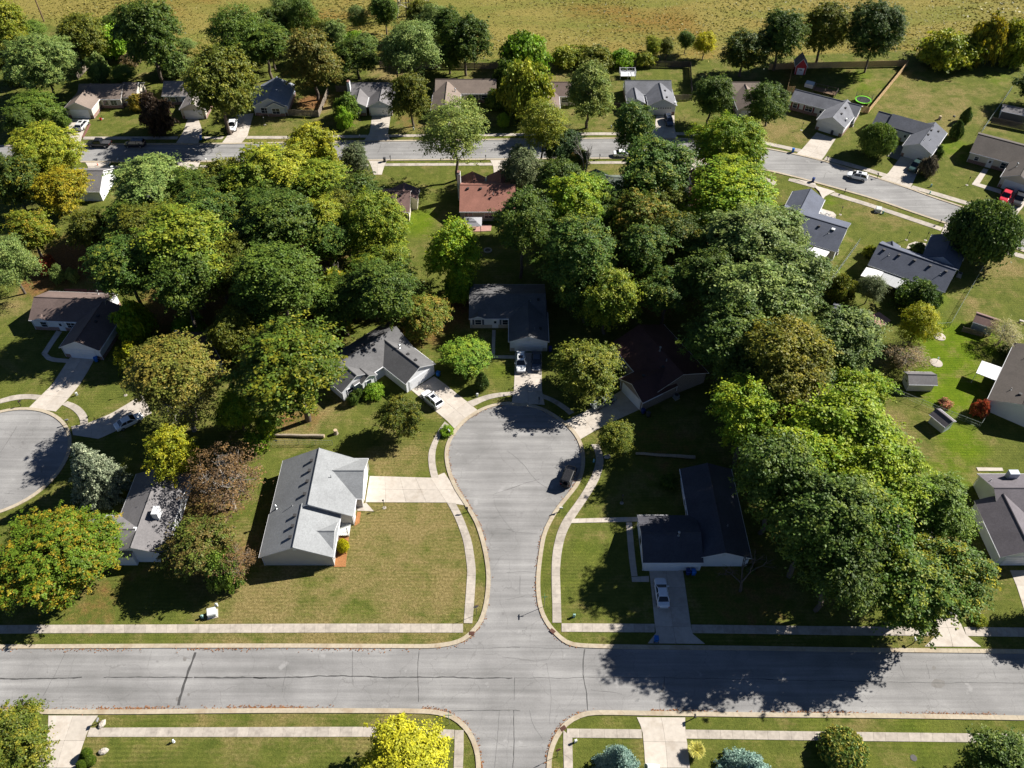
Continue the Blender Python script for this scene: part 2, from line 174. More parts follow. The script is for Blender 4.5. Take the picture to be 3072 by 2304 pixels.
'hw':3.3,'ze':2.7,'zr':4.35,'eA':True,'eB':False,'L':9.9,'ang':90.0}],'ops':[(0,'R',0.6,1.5,0.9,2.1,'window'),(1,'A',0,2.0,0.9,2.1,'window')],'extras':[],
'brick':False},{'label':'gray roofed house with a windowed garage door and white rear deck','wall':'whiteblue','roof':'gray_blue','wings':[{'A':(29.75,207.46),
'B':(42.02,207.46),'hw':3.8,'ze':2.7,'zr':4.6,'eA':True,'eB':True,'L':12.26,'ang':0.0},{'A':(38.73,197.61),'B':(38.73,206.42),
'hw':3.67,'ze':2.7,'zr':4.54,'eA':True,'eB':False,'L':8.81,'ang':90.0},{'A':(32.07,198.91),'B':(32.07,205.28),
'hw':2.3,'ze':2.7,'zr':3.85,'eA':True,'eB':False,'L':6.37,'ang':90.0}],'ops':[(1,'A',0,4.9,0.02,2.2,'garage_win'),(2,'A',0.2,1.4,0.8,2.1,'window_shutter')],
'extras':[('box_vent',1,0.6,-0.3),('box_vent',1,0.2,-0.3),('dish',1,0.1,-0.95)],'brick':'brick'},
{'label':'brown roofed house between two dark round trees on the far row','wall':'cream','roof':'tan','wings':[{'A':(56.36,206.32),'B':(65.13,206.32),
'hw':3.95,'ze':2.7,'zr':4.68,'eA':True,'eB':True,'L':8.78,'ang':0.0},{'A':(61.16,195.47),'B':(61.16,206.84),
'hw':3.5,'ze':2.7,'zr':4.45,'eA':True,'eB':False,'L':11.37,'ang':90.0}],'ops':[(1,'A',0,4.6,0.02,2.2,'garage'),(0,'R',0.1,1.3,0.9,2.1,'window')],'extras':[],
'brick':'brick'},
{'label':'white house with red shutters and streaked gray roof by the trampoline','wall':'white','roof':'gray_blue','wings':[{'A':(73.76,203.33),
'B':(88.57,194.61),'hw':3.2,'ze':2.7,'zr':4.3,'eA':True,'eB':True,'L':17.18,'ang':-30.5},{'A':(79.51,188.53),'B':(85.7,197.45),
'hw':3.65,'ze':2.7,'zr':4.53,'eA':True,'eB':False,'L':10.86,'ang':55.2}],'ops':[(1,'A',0,4.8,0.02,2.2,'garage'),(0,'R',0.09,1.1,0.9,2.1,'window_red'),
(0,'R',0.3,1.8,0.9,2.1,'window_red'),(0,'R',0.48,1.0,0.05,2.1,'door')],'extras':[('box_vent',1,0.35,-0.3),('box_vent',1,0.65,-0.25),('dish',1,0.3,-0.8),
('ac_side',0,0.97,-1.0)],'brick':'brick'},
{'label':'white house with charcoal shingles and a long gray garage wing','wall':'white','roof':'charcoal','wings':[{'A':(91.96,191.81),'B':(103.18,184.34),
'hw':3.4,'ze':2.7,'zr':4.4,'eA':True,'eB':True,'L':13.48,'ang':-33.6},{'A':(96.99,176.23),'B':(104.25,186.31),
'hw':3.52,'ze':2.7,'zr':4.46,'eA':True,'eB':True,'L':12.42,'ang':54.2}],'ops':[(1,'A',0,4.8,0.02,2.2,'garage'),(0,'R',0.4,2.2,0.9,2.1,'window'),
(0,'R',0.62,1.0,0.05,2.1,'door')],'extras':[('pipe_vent',1,0.2,-0.1),('box_vent',1,0.45,-0.1),('box_vent',1,0.65,-0.1),('pipe_vent',1,0.35,-0.4),
('box_vent',1,0.8,-0.5),('step_ridge',0,0.25,0)],'brick':'brick'},
{'label':'cream house with dark brown roof and wreathed door at the far right','wall':'cream','roof':'brown_dark2','wings':[{'A':(112.1,179.99),
'B':(124.92,172.08),'hw':5.4,'ze':2.7,'zr':4.86,'eA':True,'eB':True,'L':15.07,'ang':-31.7},{'A':(115.22,162.67),'B':(120.14,169.24),
'hw':3.6,'ze':2.7,'zr':4.5,'eA':True,'eB':False,'L':8.21,'ang':53.1}],'ops':[(0,'R',0.13,0.9,1.0,1.9,'window'),(0,'R',0.33,1.0,0.05,2.1,'door'),
(0,'R',0.56,2.2,0.8,2.1,'window'),(1,'A',0,4.8,0.02,2.2,'garage')],'extras':[('flue',1,0.6,0.5)],'brick':'brick'},
{'label':'charcoal roofed house with white patio awning and red deck','wall':'white','roof':'charcoal_blue','wings':[{'A':(57.87,148.99),'B':(70.1,141.96),
'hw':5.79,'ze':2.7,'zr':5.01,'eA':True,'eB':True,'L':14.11,'ang':-29.9},{'A':(61.11,147.39),'B':(66.43,157.4),
'hw':3.6,'ze':2.7,'zr':4.5,'eA':False,'eB':True,'L':11.33,'ang':62.0}],'ops':[(0,'R',0.6,1.6,0.9,2.1,'window')],'extras':[('box_vent',0,0.38,-0.2),
('box_vent',0,0.62,-0.25),('skylight',0,0.82,-0.2),('pipe_vent',0,0.78,-0.4)],'brick':False},
{'label':'charcoal roofed house with pale metal patio roofs and a shaded north wing','wall':'white','roof':'charcoal_blue','wings':[{'A':(75.06,136.76),
'B':(87.72,128.13),'hw':4.72,'ze':2.7,'zr':5.06,'eA':True,'eB':True,'L':15.32,'ang':-34.3},{'A':(87.04,132.94),'B':(92.08,140.96),
'hw':3.7,'ze':2.7,'zr':4.55,'eA':False,'eB':True,'L':9.47,'ang':57.9},{'A':(78.3,135.69),'B':(79.17,139.51),
'hw':1.8,'ze':2.7,'zr':3.6,'eA':False,'eB':True,'L':3.92,'ang':77.2}],'ops':[(0,'R',0.42,1.0,0.9,2.1,'window'),(0,'R',0.2,1.8,0.3,2.1,'window')],
'extras':[('box_vent',0,0.1,-0.2),('box_vent',0,0.3,-0.2),('box_vent',0,0.5,-0.2),('box_vent',0,0.7,-0.2),('box_vent',0,0.9,-0.2),('pipe_vent',0,0.18,-0.35),
('pipe_vent',0,0.85,-0.4)],'brick':False},
{'label':'house with brown-black roof and white sunroom at the right edge','wall':'white','roof':'brown_dark2','wings':[{'A':(86.18,92.84),'B':(96.7,106.97),
'hw':5.0,'ze':2.7,'zr':4.7,'eA':True,'eB':True,'L':17.62,'ang':53.3}],'ops':[(0,'L',0.5,1.8,0.1,2.0,'window')],'extras':[('pipe_vent',0,0.2,0.5),
('pipe_vent',0,0.75,0.5),('box_vent',0,0.15,0.2)],'brick':False},
{'label':'greenish-white gabled house with slate gray roof and chimney at the right edge','wall':'greenwhite','roof':'gray_purple','wings':[{'A':(74.24,75.47),
'B':(81.94,75.47),'hw':4.35,'ze':2.7,'zr':4.88,'eA':True,'eB':True,'L':7.7,'ang':0.0},{'A':(75.47,64.57),'B':(75.47,74.67),
'hw':3.7,'ze':2.7,'zr':4.55,'eA':True,'eB':False,'L':10.1,'ang':90.0}],'ops':[(1,'A',0,4.8,0.02,2.2,'garage')],'extras':[('pipe_vent',0,0.1,0.5),
('gable_vent',0,'A',0),('chase',0,0.6,0.75)],'brick':False},
{'label':'mauve-gray roofed house buried under the bright lime maple','wall':'greige','roof':'gray_purple','wings':[{'A':(52.79,73.46),'B':(64.27,73.46),
'hw':5.74,'ze':2.7,'zr':5.57,'eA':True,'eB':True,'L':11.47,'ang':0.0}],'ops':[],'extras':[('pipe_vent',0,0.75,0.5),('dish',0,0.8,0.85)],'brick':False},
{'label':'white house with a blazing white gable behind the golden maple','wall':'white','roof':'gray_mid','wings':[{'A':(-103.73,163.67),'B':(-92.72,163.67),
'hw':4.8,'ze':2.7,'zr':5.1,'eA':True,'eB':True,'L':11.01,'ang':0.0}],'ops':[],'extras':[('dish',0,1.0,0.9),('box_vent',0,0.7,-0.2)],'brick':False},
{'label':'pale gray roofed house with a white gable behind the light green tree','wall':'white','roof':'gray_light','wings':[{'A':(-82.57,155.13),
'B':(-71.32,155.13),'hw':4.6,'ze':2.7,'zr':5.0,'eA':True,'eB':True,'L':11.25,'ang':0.0},{'A':(-74.54,158.27),'B':(-74.54,162.97),
'hw':3.0,'ze':2.7,'zr':4.2,'eA':False,'eB':True,'L':4.7,'ang':90.0}],'ops':[(0,'R',0.85,1.2,0.9,2.0,'window')],'extras':[],'brick':False},
{'label':'mauve-brown roofed house with a white end wall beside the green strip of lawn','wall':'cream','roof':'mauve','wings':[{'A':(-36.57,155.5),
'B':(-22.33,155.5),'hw':4.56,'ze':2.7,'zr':4.98,'eA':True,'eB':True,'L':14.25,'ang':0.0},{'A':(-24.22,155.74),'B':(-24.22,160.05),
'hw':3.3,'ze':2.7,'zr':4.35,'eA':False,'eB':True,'L':4.31,'ang':90.0}],'ops':[(0,'R',0.9,1.3,0.9,2.0,'window_shutter')],'extras':[('box_vent',0,0.85,-0.2)],
'brick':False},{'label':'red roofed house with a tall chimney behind the garden gazebo','wall':'greige','roof':'red','wings':[{'A':(-11.52,157.1),
'B':(0.72,157.1),'hw':5.92,'ze':2.7,'zr':5.66,'eA':True,'eB':True,'L':12.25,'ang':0.0},{'A':(-9.07,158.85),'B':(-9.07,164.84),
'hw':2.9,'ze':2.7,'zr':4.15,'eA':False,'eB':True,'L':5.99,'ang':90.0},{'A':(-2.47,158.54),'B':(-2.47,165.3),
'hw':3.3,'ze':2.7,'zr':4.35,'eA':False,'eB':True,'L':6.76,'ang':90.0}],'ops':[(0,'R',0.16,1.8,0.3,2.1,'window'),(0,'R',0.52,1.8,0.9,2.1,'window')],
'extras':[('box_vent',0,0.15,-0.15),('box_vent',0,0.38,-0.15),('pipe_vent',0,0.6,-0.35),('chimney_end',0,0.0,0.5)],'brick':False},
{'label':'sage green roofed house glimpsed between tall trees','wall':'sage','roof':'sage_roof','wings':[{'A':(18.84,160.98),'B':(25.9,160.98),
'hw':4.6,'ze':2.7,'zr':5.0,'eA':True,'eB':True,'L':7.07,'ang':0.0},{'A':(19.28,161.5),'B':(19.28,165.98),
'hw':2.8,'ze':2.7,'zr':4.1,'eA':False,'eB':True,'L':4.48,'ang':90.0}],'ops':[(0,'R',0.2,1.3,0.9,2.0,'window')],'extras':[],'brick':False},
{'label':'rust-brown roofed house glimpsed behind the lime maple','wall':'cream','roof':'rust','wings':[{'A':(39.22,157.01),'B':(45.49,157.01),
'hw':4.5,'ze':2.7,'zr':4.95,'eA':True,'eB':True,'L':6.27,'ang':0.0},{'A':(43.48,157.86),'B':(43.48,167.31),
'hw':2.6,'ze':2.7,'zr':4.0,'eA':False,'eB':True,'L':9.46,'ang':90.0}],'ops':[(0,'R',0.2,1.3,0.9,2.0,'window')],'extras':[],'brick':False}],
'cars':[('suv','white',-14.1,97.75,131.8,'white crossover parked nose-in on the driveway of the twin-gabled white house'),
('suv','white',1.6,106.87,-89.7,'white SUV with black sunroof parked nose-out at the head of the court'),
('sedan','navy',4.5,107.25,-91.7,'dark blue sedan in shade beside the white sunroofed SUV'),
('sedan','graygreen',16.08,97.28,-148.1,'gray-green sedan on the shaded driveway under the olive tree'),
('jeep','black',9.14,80.8,70.0,'black boxy off-roader with rear spare wheel parked on the court curb'),
('sedan','bluewhite',21.71,60.0,90.2,'white sedan in blue shade on the corner house driveway'),
('sedan','white',-65.9,92.62,38.9,'white sedan half under the autumn tree beside the left court'),
('suv','silver',-109.15,191.71,84.9,'silver car beside the red brick edging strip'),
('pickup','black',-101.81,182.74,177.3,'black pickup with covered bed parked on the far street'),
('van','navy2',-92.92,182.59,180.0,'dark navy minivan parked behind the black pickup'),
('pickup','white',-70.85,191.57,-84.2,'white pickup parked nose-out beside the pale blue house'),
('suv','white',-17.75,191.1,-33.7,'white vehicle hidden behind the open crowned street maple'),
('sedan','white',26.95,178.18,0.0,'white coupe standing on the far street under a tall tree'),
('suv','navy',40.1,193.8,-86.8,'dark blue car on the driveway of the house with the windowed garage'),
('suv','white',80.98,168.33,155.4,'white hatchback driving along the curving far street'),
('pickup','darkgreen',96.25,172.72,-130.2,'dark green pickup on the driveway of the charcoal roofed house'),
('pickup','red',112.57,160.24,-126.6,'red pickup on the driveway at the far right edge'),
('pickup','black',115.0,159.01,-123.0,'black truck beside the red pickup at the far right edge'),
('van','white',17.29,33.54,-94.1,'white van roof cut off by the bottom edge of the picture'),
('suv','white',63.07,59.11,74.5,'white car glimpsed under the big green maple at the right')],
'props':[('mailbox_black',-6.98,74.39,0,'black mailbox on a post at the court curb by the beige driveway'),
('mailbox_gray',-53.54,41.61,90,'gray mailbox on a leaning post beside a pale boulder'),
('mailbox_black',23.75,42.11,90,'black mailbox at the south curb beside the spruce driveway'),
('mailbox_white',7.51,74.39,180,'white mailbox at the shaded right curb of the court'),
('mailbox_black',4.76,97.32,270,'dark blue mailbox at the head of the court in tree shade'),
('mailbox_white',-10.59,90.01,300,'small white mailbox behind a green shrub on the court curb'),
('mailbox_black',-86.34,96.69,230,'black mailbox on the curb of the left court'),
('mailbox_gray',-76.51,92.44,200,'gray mailbox beside the driveway mouth of the left court'),
('mailbox_white',-94.53,175.02,90,'white mailbox in a round stone planting ring on the far street'),
('mailbox_white',-73.4,175.02,90,'white mailbox on a wooden post beside the blue bin driveway'),
('mailbox_white',-37.92,185.59,270,'white mailbox beside the driveway of the blue garage house'),
('mailbox_black',-29.33,176.19,90,'black mailbox beside the gray bin on the far street'),
('mailbox_black',-6.35,176.46,90,'black mailbox beside the driveway of the red roofed house'),
('mailbox_black',21.22,176.84,90,'dark mailbox behind the standing white coupe'),
('mailbox_black',75.97,175.76,270,'black mailbox by the driveway of the trampoline house'),
('mailbox_black',85.84,168.37,270,'black mailbox left of the driveway with the green pickup'),
('mailbox_black',76.52,162.31,60,'dark mailbox on the lower side of the curving far street'),
('mailbox_black',94.19,150.29,60,'dark mailbox beside the driveway by the big round tree'),
('mailbox_white',55.81,52.43,270,'white mailbox under the big maple on the main street'),
('yard_lamp',-20.17,75.19,0.0,'black yard lamp post below the beige driveway'),
('yard_lamp',-68.78,99.28,0.0,'yard lamp post on the lawn between two left court driveways'),
('yard_lamp',-68.31,74.8,0.0,'yard lamp post on the lawn west of the gray roofed house'),
('yard_lamp',-105.68,195.93,0.0,'yard lamp post beside the garage with the silver car'),
('yard_lamp',105.96,165.6,0.0,'lamp post on the lawn of the wreathed door house'),
('yard_lamp',91.36,178.08,0.0,'lamp post at the walkway of the charcoal roofed house'),
('yard_lamp',73.3,190.23,0.0,'lamp post on the striped lawn of the trampoline house'),
('yard_lamp',85.03,144.63,0.0,'lamp post on the lawn above the pale patio roofs'),
('yard_lamp',73.29,153.9,0.0,'lamp post beside the curved concrete path and rock bed'),
('yard_lamp',-63.18,192.9,0.0,'lamp post in front of the pale blue house'),('yard_lamp',-39.23,195.32,0.0,'lamp post beside the walk of the blue garage house'),
('yard_lamp',89.1,144.5,0.0,'lamp post beside the curved path near the big round tree'),
('yard_lamp',17.44,76.11,0.0,'lamp post on the shaded lawn of the black roofed corner house'),
('bin_blue',-81.73,175.23,90,'blue wheeled bin at the driveway mouth south of the far street'),
('bin_blue',-77.45,185.59,270,'blue wheeled bin in the shade of the large olive maple'),
('bin_gray',-30.7,175.66,90,'gray wheeled bin at a driveway mouth on the far street'),
('bin_navy',44.86,186.74,270,'dark blue bin in shade at the far street curb'),
('bin_blue',68.63,179.72,250,'bright blue bin at the curb of the trampoline house'),
('bin_navy',70.4,166.95,60,'navy bin on the lower side of the curving street'),
('bin_navy',22.84,95.06,120,'navy bin against the garage corner of the brown roofed house'),
('bin_gray',23.65,94.36,120,'gray bin next to the navy bin at the shaded garage corner'),
('bin_blue',20.07,52.84,90,'blue bin at the mouth of the white sedan driveway'),('bin_navy',26.02,63.37,270,'navy bin against the blue-white corner house'),
('bin_blue',26.82,63.33,270,'blue bin right of the navy bin at the corner house'),
('bin_blue',-13.4,104.04,150,'blue bin beside the white garage of the twin-gabled house'),
('bin_blue',-76.78,107.75,200,'blue bin at the garage corner of the brown ranch house'),
('bin_navy',7.13,110.45,270,'dark bin right of the garage at the head of the court'),
('bin_gray',80.23,187.9,240,'gray bin against the garage door of the trampoline house'),
('bin_gray',63.01,187.03,250,'gray bin in the shade of the dark oval tree on the far row'),
('hydrant_blue',13.54,84.37,0,'pale blue fire hydrant in the shaded court verge'),('hydrant_white',-43.33,39.09,0,'white fire hydrant on the south lawn'),
('hydrant_teal',96.0,162.0,0,'teal fire hydrant on the verge of the curving far street'),
('transformer_white',-42.76,56.86,15,'white utility transformer box on the golden lawn'),
('pedestal_teal',-44.05,56.34,0,'low teal cable box beside the white transformer'),
('pedestal_white',-42.48,58.18,0,'small white cable pedestal behind the transformer box'),
('pedestal_teal',-85.48,171.45,0,'green utility box on the lawn south of the far street'),
('transformer_white',82.06,155.14,-18,'white transformer box on the lawn beside the curving street'),
('pedestal_teal',82.86,154.22,0,'small teal pedestal beside the transformer on the curving street'),
('pedestal_white',25.25,191.3,0,'gray cable pedestal on the lawn behind the tall street tree'),
('pedestal_white',-24.92,190.35,0,'white cable pedestal on the lawn right of the dappled driveway'),
('pedestal_teal',8.83,56.49,0,'flat teal cable cover on the corner lawn'),
('pedestal_white',8.12,39.06,20,'white cable pedestal at the corner of the south walk'),
('pedestal_teal',97.27,164.86,0,'mint green pedestal on the verge below the dark green pickup'),
('pedestal_white',66.51,56.58,0,'white pedestal on the lawn at the right near the tree shadow'),
('pedestal_white',-6.19,99.04,0,'white pedestal beside the slim arborvitae'),
('pedestal_white',-77.41,99.28,30,'white cable pedestal on the lawn by the left court'),('stone',15.87,85.33,0,'gray boulder on the shaded court sidewalk'),
('stone',-51.94,37.91,20,'pale boulder on the south lawn'),('stone',-53.24,41.3,70,'pale boulder at the foot of the leaning mailbox'),
('stump',-30.03,90.41,0,'cut tree stump on the lawn beside the long log'),('cone',-99.33,173.96,0,'red traffic cone on the far street sidewalk'),
('stop_sign',-5.06,56.81,200,'octagonal sign seen from behind at the corner of the golden lawn'),
('street_sign',4.63,58.09,0,'street name sign post at the right corner of the court'),
('street_sign',-8.12,41.35,90,'street name sign post at the lower left street corner'),
('stop_sign',5.74,37.31,20,'red-brown stop sign seen edge-on at the lower right corner'),
('ac_unit',91.74,132.32,-30,'gray air conditioner right of the patio roof house'),
('ac_unit',73.02,72.82,0,'gray air conditioner in the shade of the greenish-white house'),
('ac_unit',29.11,98.61,30,'gray air conditioner behind the brown roofed house'),
('ac_unit',86.56,192.31,-30,'white air conditioner beside the trampoline house'),
('ac_unit',68.51,139.9,-30,'air conditioner at the white end wall of the awning house'),
('fire_ring',-5.14,140.85,0,'round stone fire ring on the dark shaded lawn'),
('planter_ring',78.34,107.37,0,'round mulch ring with a whirligig on the vivid lawn'),('fire_ring',33.44,124.64,0,'faint fire ring under the dark trees'),
('planter_ring',81.44,114.41,0,'small round stone on the vivid lawn near the gold tree'),('manhole',50.82,37.12,0,'gray utility cover in the south lawn'),
('rock_bed',69.27,153.76,0,'white rock garden bed beside the dark roofed house'),('grill',113.66,195.62,0,'small dark grill on the lawn by the arborvitae'),
('stump',110.18,195.62,0,'low round stump on the lawn behind the charcoal roof'),('gazebo',-8.47,148.17,0,'gray canopy gazebo behind the red roofed house'),
('trampoline',92.89,204.4,0,'round trampoline with bright green rim and net'),
('trampoline_small',40.63,152.61,0,'small dark trampoline in the shade behind the lime maple'),('bench',98.92,118.27,-30,'stone bench at the right edge lawn'),
('pylon',-30.7,261.33,0,'steel lattice transmission tower in the golden meadow'),
('wood_pole',-32.54,258.67,0,'first brown wooden pole beside the lattice tower'),('wood_pole',-31.72,258.67,0,'second brown wooden pole, middle of the three'),
('wood_pole',-30.87,258.84,0,'third brown wooden pole beside the lattice tower'),
('wood_pole',-143.42,254.48,0,'leaning utility pole in the meadow at the top left'),
('hoop',-75.65,167.36,0,'basketball hoop lying beside the driveway south of the far street'),
('deck_white',31.89,218.53,0,'white railed rear deck of the windowed garage house'),
('deck_dark',84.28,209.64,-30,'dark railed rear deck of the trampoline house'),('hot_tub',80.97,213.34,-30,'white hot tub behind the trampoline house'),
('flag',-103.18,203.12,0,'small flag on a pole in front of the tan roofed house'),('red_bin',-105.79,195.24,0,'red bucket beside the yard lamp'),
('log',-36.52,89.75,-1.7,'long pale cut log lying on the lawn edge',9.27),('log',25.52,85.48,-5.1,'fallen pale log in deep shade behind the corner house',9.77),
('drain',-5.64,53.92,0.0,'brown iron storm drain at the corner of the golden lawn',0.6),
('drain',5.7,54.25,-43.0,'brown iron storm drain at the corner by the street sign',0.81),
('drain',6.63,40.78,33.9,'brown iron storm drain at the lower right corner',0.73)],'fences':[('wood_gray',1.8,[(-37.17,224.1),(-19.82,223.38),(-1.21,223.38)],
'weathered gray board fence behind the far row'),('wood_gray',1.8,[(-58.45,197.56),(-49.89,196.7),(-49.35,209.34)],
'weathered board fence around the side yard of the pale blue house'),('wood_gray',1.8,[(-47.35,210.17),(-44.25,210.04)],
'short weathered fence left of the blue garage house'),('wood_dark',1.8,[(26.98,224.83),(50.06,224.1),(48.06,207.65)],
'dark board fence around the lawn of the windowed garage house'),('wood_gray',1.6,[(43.0,205.56),(47.83,205.69)],
'light board fence right of the windowed garage house'),('wood_dark',1.7,[(26.41,200.89),(29.51,200.89)],'dark fence left of the windowed garage house'),
('wood_tan',1.8,[(71.78,222.75),(84.68,223.67),(111.26,224.92),(92.59,198.54),(91.0,199.36)],'new tan board fence enclosing the trampoline lawn'),
('wood_tan',1.8,[(75.84,209.64),(73.98,209.77),(78.23,222.08)],'tan board fence corner beside the red barn shed'),('wood_dark',1.8,[(122.47,193.49),
(132.58,188.54)],'dark board fence behind the brown roofed house at the right edge'),('wire',1.3,[(117.85,188.24),(123.93,196.35),(134.76,210.76)],
'pale wire fence running up the right lawn'),('wire',1.2,[(63.34,128.33),(74.38,143.44)],'green chain link fence between the two patio houses'),
('wire',1.2,[(97.0,134.08),(84.24,117.07),(81.6,116.83)],'chain link fence right of the pale patio roofs'),('wire',1.2,[(67.8,99.92),(74.15,95.62),
(80.25,91.76),(82.57,94.5)],'chain link fence behind the white shed'),('wire',1.2,[(-40.56,87.91),(-35.91,88.04),(-30.2,87.91)],
'low wire fence behind the long log'),('wood_gray',1.2,[(86.1,115.84),(89.51,114.29)],'short gray fence in front of the purple roofed shed'),
('wood_gray',1.8,[(-119.52,217.13),(-119.19,221.36),(-118.68,224.25)],'gray board fence under the dark olive tree')],
'sheds':[{'label':'small white shed with a gray gabled roof on the right lawn','wall':'white','roof':'gray_purple','w':{'A':(74.31,90.79),'B':(72.58,93.74),
'hw':1.32,'ze':1.95,'zr':2.68,'eA':True,'eB':True,'L':3.43,'ang':120.5}},
{'label':'beige garden shed with a dark gray roof beside the brown bare tree','wall':'cream','roof':'gray_mid','w':{'A':(70.25,101.65),'B':(75.32,101.5),
'hw':1.6,'ze':2.0,'zr':2.96,'eA':True,'eB':True,'L':5.08,'ang':-1.7}},
{'label':'purple-brown roofed shed with a blue-gray front by the short fence','wall':'bluegray','roof':'mauve','w':{'A':(88.58,117.76),'B':(92.1,115.59),
'hw':1.7,'ze':2.1,'zr':2.95,'eA':True,'eB':True,'L':4.14,'ang':-31.6}},
{'label':'tall red barn shaped shed with a black roof behind the tan fence','wall':'barnred','roof':'charcoal','w':{'A':(79.84,219.68),'B':(80.56,224.04),
'hw':1.7,'ze':2.4,'zr':4.61,'eA':True,'eB':True,'L':4.42,'ang':80.6}},
{'label':'long dark gray shed behind the dark fence at the right edge','wall':'dark','roof':'gray_mid','w':{'A':(126.2,197.8),'B':(132.08,194.9),
'hw':2.0,'ze':2.2,'zr':2.9,'eA':True,'eB':True,'L':6.56,'ang':-26.3}},
{'label':'small blue-gray shed half hidden by the pale trees','wall':'bluegray','roof':'gray_blue','w':{'A':(62.13,120.59),'B':(63.57,119.89),
'hw':1.5,'ze':2.0,'zr':2.6,'eA':True,'eB':True,'L':1.6,'ang':-25.9}},
{'label':'small mauve shed left of the mauve-brown roofed house','wall':'cream','roof':'mauve','w':{'A':(-37.82,159.5),'B':(-36.22,159.5),
'hw':1.3,'ze':2.0,'zr':2.52,'eA':True,'eB':True,'L':1.6,'ang':0.0}}],'patios':[('faded pink concrete patio slab on the lawn','pink',0.12,[(67.2,118.9),
(72.02,121.35),(73.59,118.83),(68.83,115.42)]),('red painted deck behind the awning house','reddeck',0.45,[(59.52,135.29),(65.81,134.5),(63.76,131.39),
(58.41,132.16)]),('orange mulch bed along the pale gray house','mulch',0.06,[(-26.53,71.01),(-25.1,71.18),(-24.84,64.57),(-26.58,64.53)]),
('small orange mulch bed beside the porch','mulch',0.06,[(-24.35,74.4),(-23.76,74.4),(-23.75,72.33),(-24.46,71.71)]),
('red-brown mulch under the house eave by the left ranch','reddeck',0.1,[(-90.54,128.39),(-82.62,128.02),(-82.3,127.09),(-90.06,127.76)]),
('brick edging strip beside the silver car','redbrick',0.08,[(-108.26,193.39),(-107.71,193.17),(-107.22,186.56),(-107.77,186.77)]),
('cream concrete patio behind the greenish-white house','conc',0.1,[(76.42,83.12),(80.65,83.05),(80.59,82.41),(76.43,82.41)]),
('shaded brick patio under the gazebo','pink',0.1,[(-10.53,149.93),(-4.48,150.05),(-4.61,147.74),(-10.61,147.46)]),
('white rock bed beside the curved path','rock',0.08,[(67.49,153.19),(69.5,155.81),(71.36,154.43),(69.49,151.61)]),
('curved pale concrete path by the rock bed','conc',0.05,[(69.4,156.46),(70.31,155.76),(71.96,154.84),(72.33,153.69),(71.5,152.1),(70.2,151.2),(69.19,151.43),
(71.29,154.15),(69.47,155.67)]),('curved pale path above the patio roof house','conc',0.05,[(83.94,141.49),(85.0,143.16),(86.71,144.01),(88.82,143.37),
(88.53,142.53),(86.68,143.16),(85.31,142.53),(84.57,141.07)]),('L shaped walkway of the wreathed door house','conc',0.05,[(112.52,172.59),(113.51,172.05),
(109.13,166.18),(113.23,163.59),(112.32,162.06),(107.14,165.81)]),('dark gray walkway pad of the charcoal roofed house','conc_dark',0.05,[(95.39,182.96),
(96.79,182.68),(94.45,177.73),(93.29,176.38),(91.31,178.0)])],
'awnings':[('flat white patio awning of the charcoal roofed house','awning_white',2.45,[(63.39,139.38),(66.14,137.67),(63.42,134.08),(60.64,136.06)]),
('gray porch roof beside the white patio awning','awning_gray',2.4,[(60.97,141.31),(63.32,139.86),(60.74,136.21),(59.16,137.41)]),
('white corner patio roof on the long charcoal house','awning_white',2.45,[(72.02,132.29),(75.2,130.94),(73.23,128.21),(70.07,129.6)]),
('long pale gray metal patio roof on the charcoal house','awning_gray',2.4,[(75.35,131.11),(80.97,127.9),(77.33,124.69),(73.31,128.01)]),
('bright white flat sunroom roof at the right edge','awning_white',2.6,[(84.98,105.39),(88.17,103.48),(85.82,100.27),(82.74,102.33)])],
'patches':[[(-44.68,50.1),(-44.76,49.89),(-44.96,49.89),(-45.15,50.02),(-45.24,50.29),(-45.18,50.55),(-44.96,50.48),(-44.78,50.39)],[(-44.15,44.53),
(-44.22,44.34),(-44.41,44.34),(-44.6,44.47),(-44.68,44.71),(-44.63,44.95),(-44.41,44.89),(-44.24,44.81)],[(-42.89,45.18),(-42.95,45.04),(-43.09,45.04),
(-43.23,45.13),(-43.29,45.31),(-43.24,45.47),(-43.09,45.43),(-42.96,45.37)],[(20.27,45.65),(20.07,45.55),(19.78,45.56),(19.56,45.62),(19.55,45.75),
(19.75,45.87),(20.04,45.84),(20.26,45.79)],[(57.74,48.82),(57.54,48.63),(57.34,48.64),(57.23,48.76),(57.29,48.99),(57.5,49.22),(57.68,49.16),(57.81,49.08)],
[(-12.56,47.05),(-12.62,46.97),(-12.72,46.97),(-12.8,47.02),(-12.81,47.13),(-12.76,47.22),(-12.66,47.2),(-12.58,47.16)],[(-77.03,82.52),(-76.98,82.16),
(-77.13,82.16),(-77.34,82.4),(-77.53,82.85),(-77.61,83.29),(-77.41,83.18),(-77.23,83.02)],[(58.18,46.53),(57.56,46.12),(56.82,46.13),(56.34,46.39),(56.45,46.9),
(57.1,47.39),(57.8,47.27),(58.31,47.09)]],'cracks':[(0.22,[(-83.9,47.59),(-69.23,47.59),(-58.16,47.63)]),(0.16,[(-55.2,47.56),(-44.76,47.53),(-43.15,47.59)]),
(0.26,[(-42.99,47.59),(-33.17,47.56)]),(0.22,[(-34.97,47.56),(-26.8,47.46),(-21.61,47.63),(-16.72,47.56)]),(0.2,[(-16.72,47.56),(-10.53,47.64),(-6.45,47.53),
(0.07,47.51)]),(0.07,[(0.26,47.53),(10.69,47.53),(20.45,47.43),(35.28,47.31)]),(0.08,[(33.13,47.36),(46.07,47.09),(68.9,46.81)]),(0.42,[(-43.73,51.16),
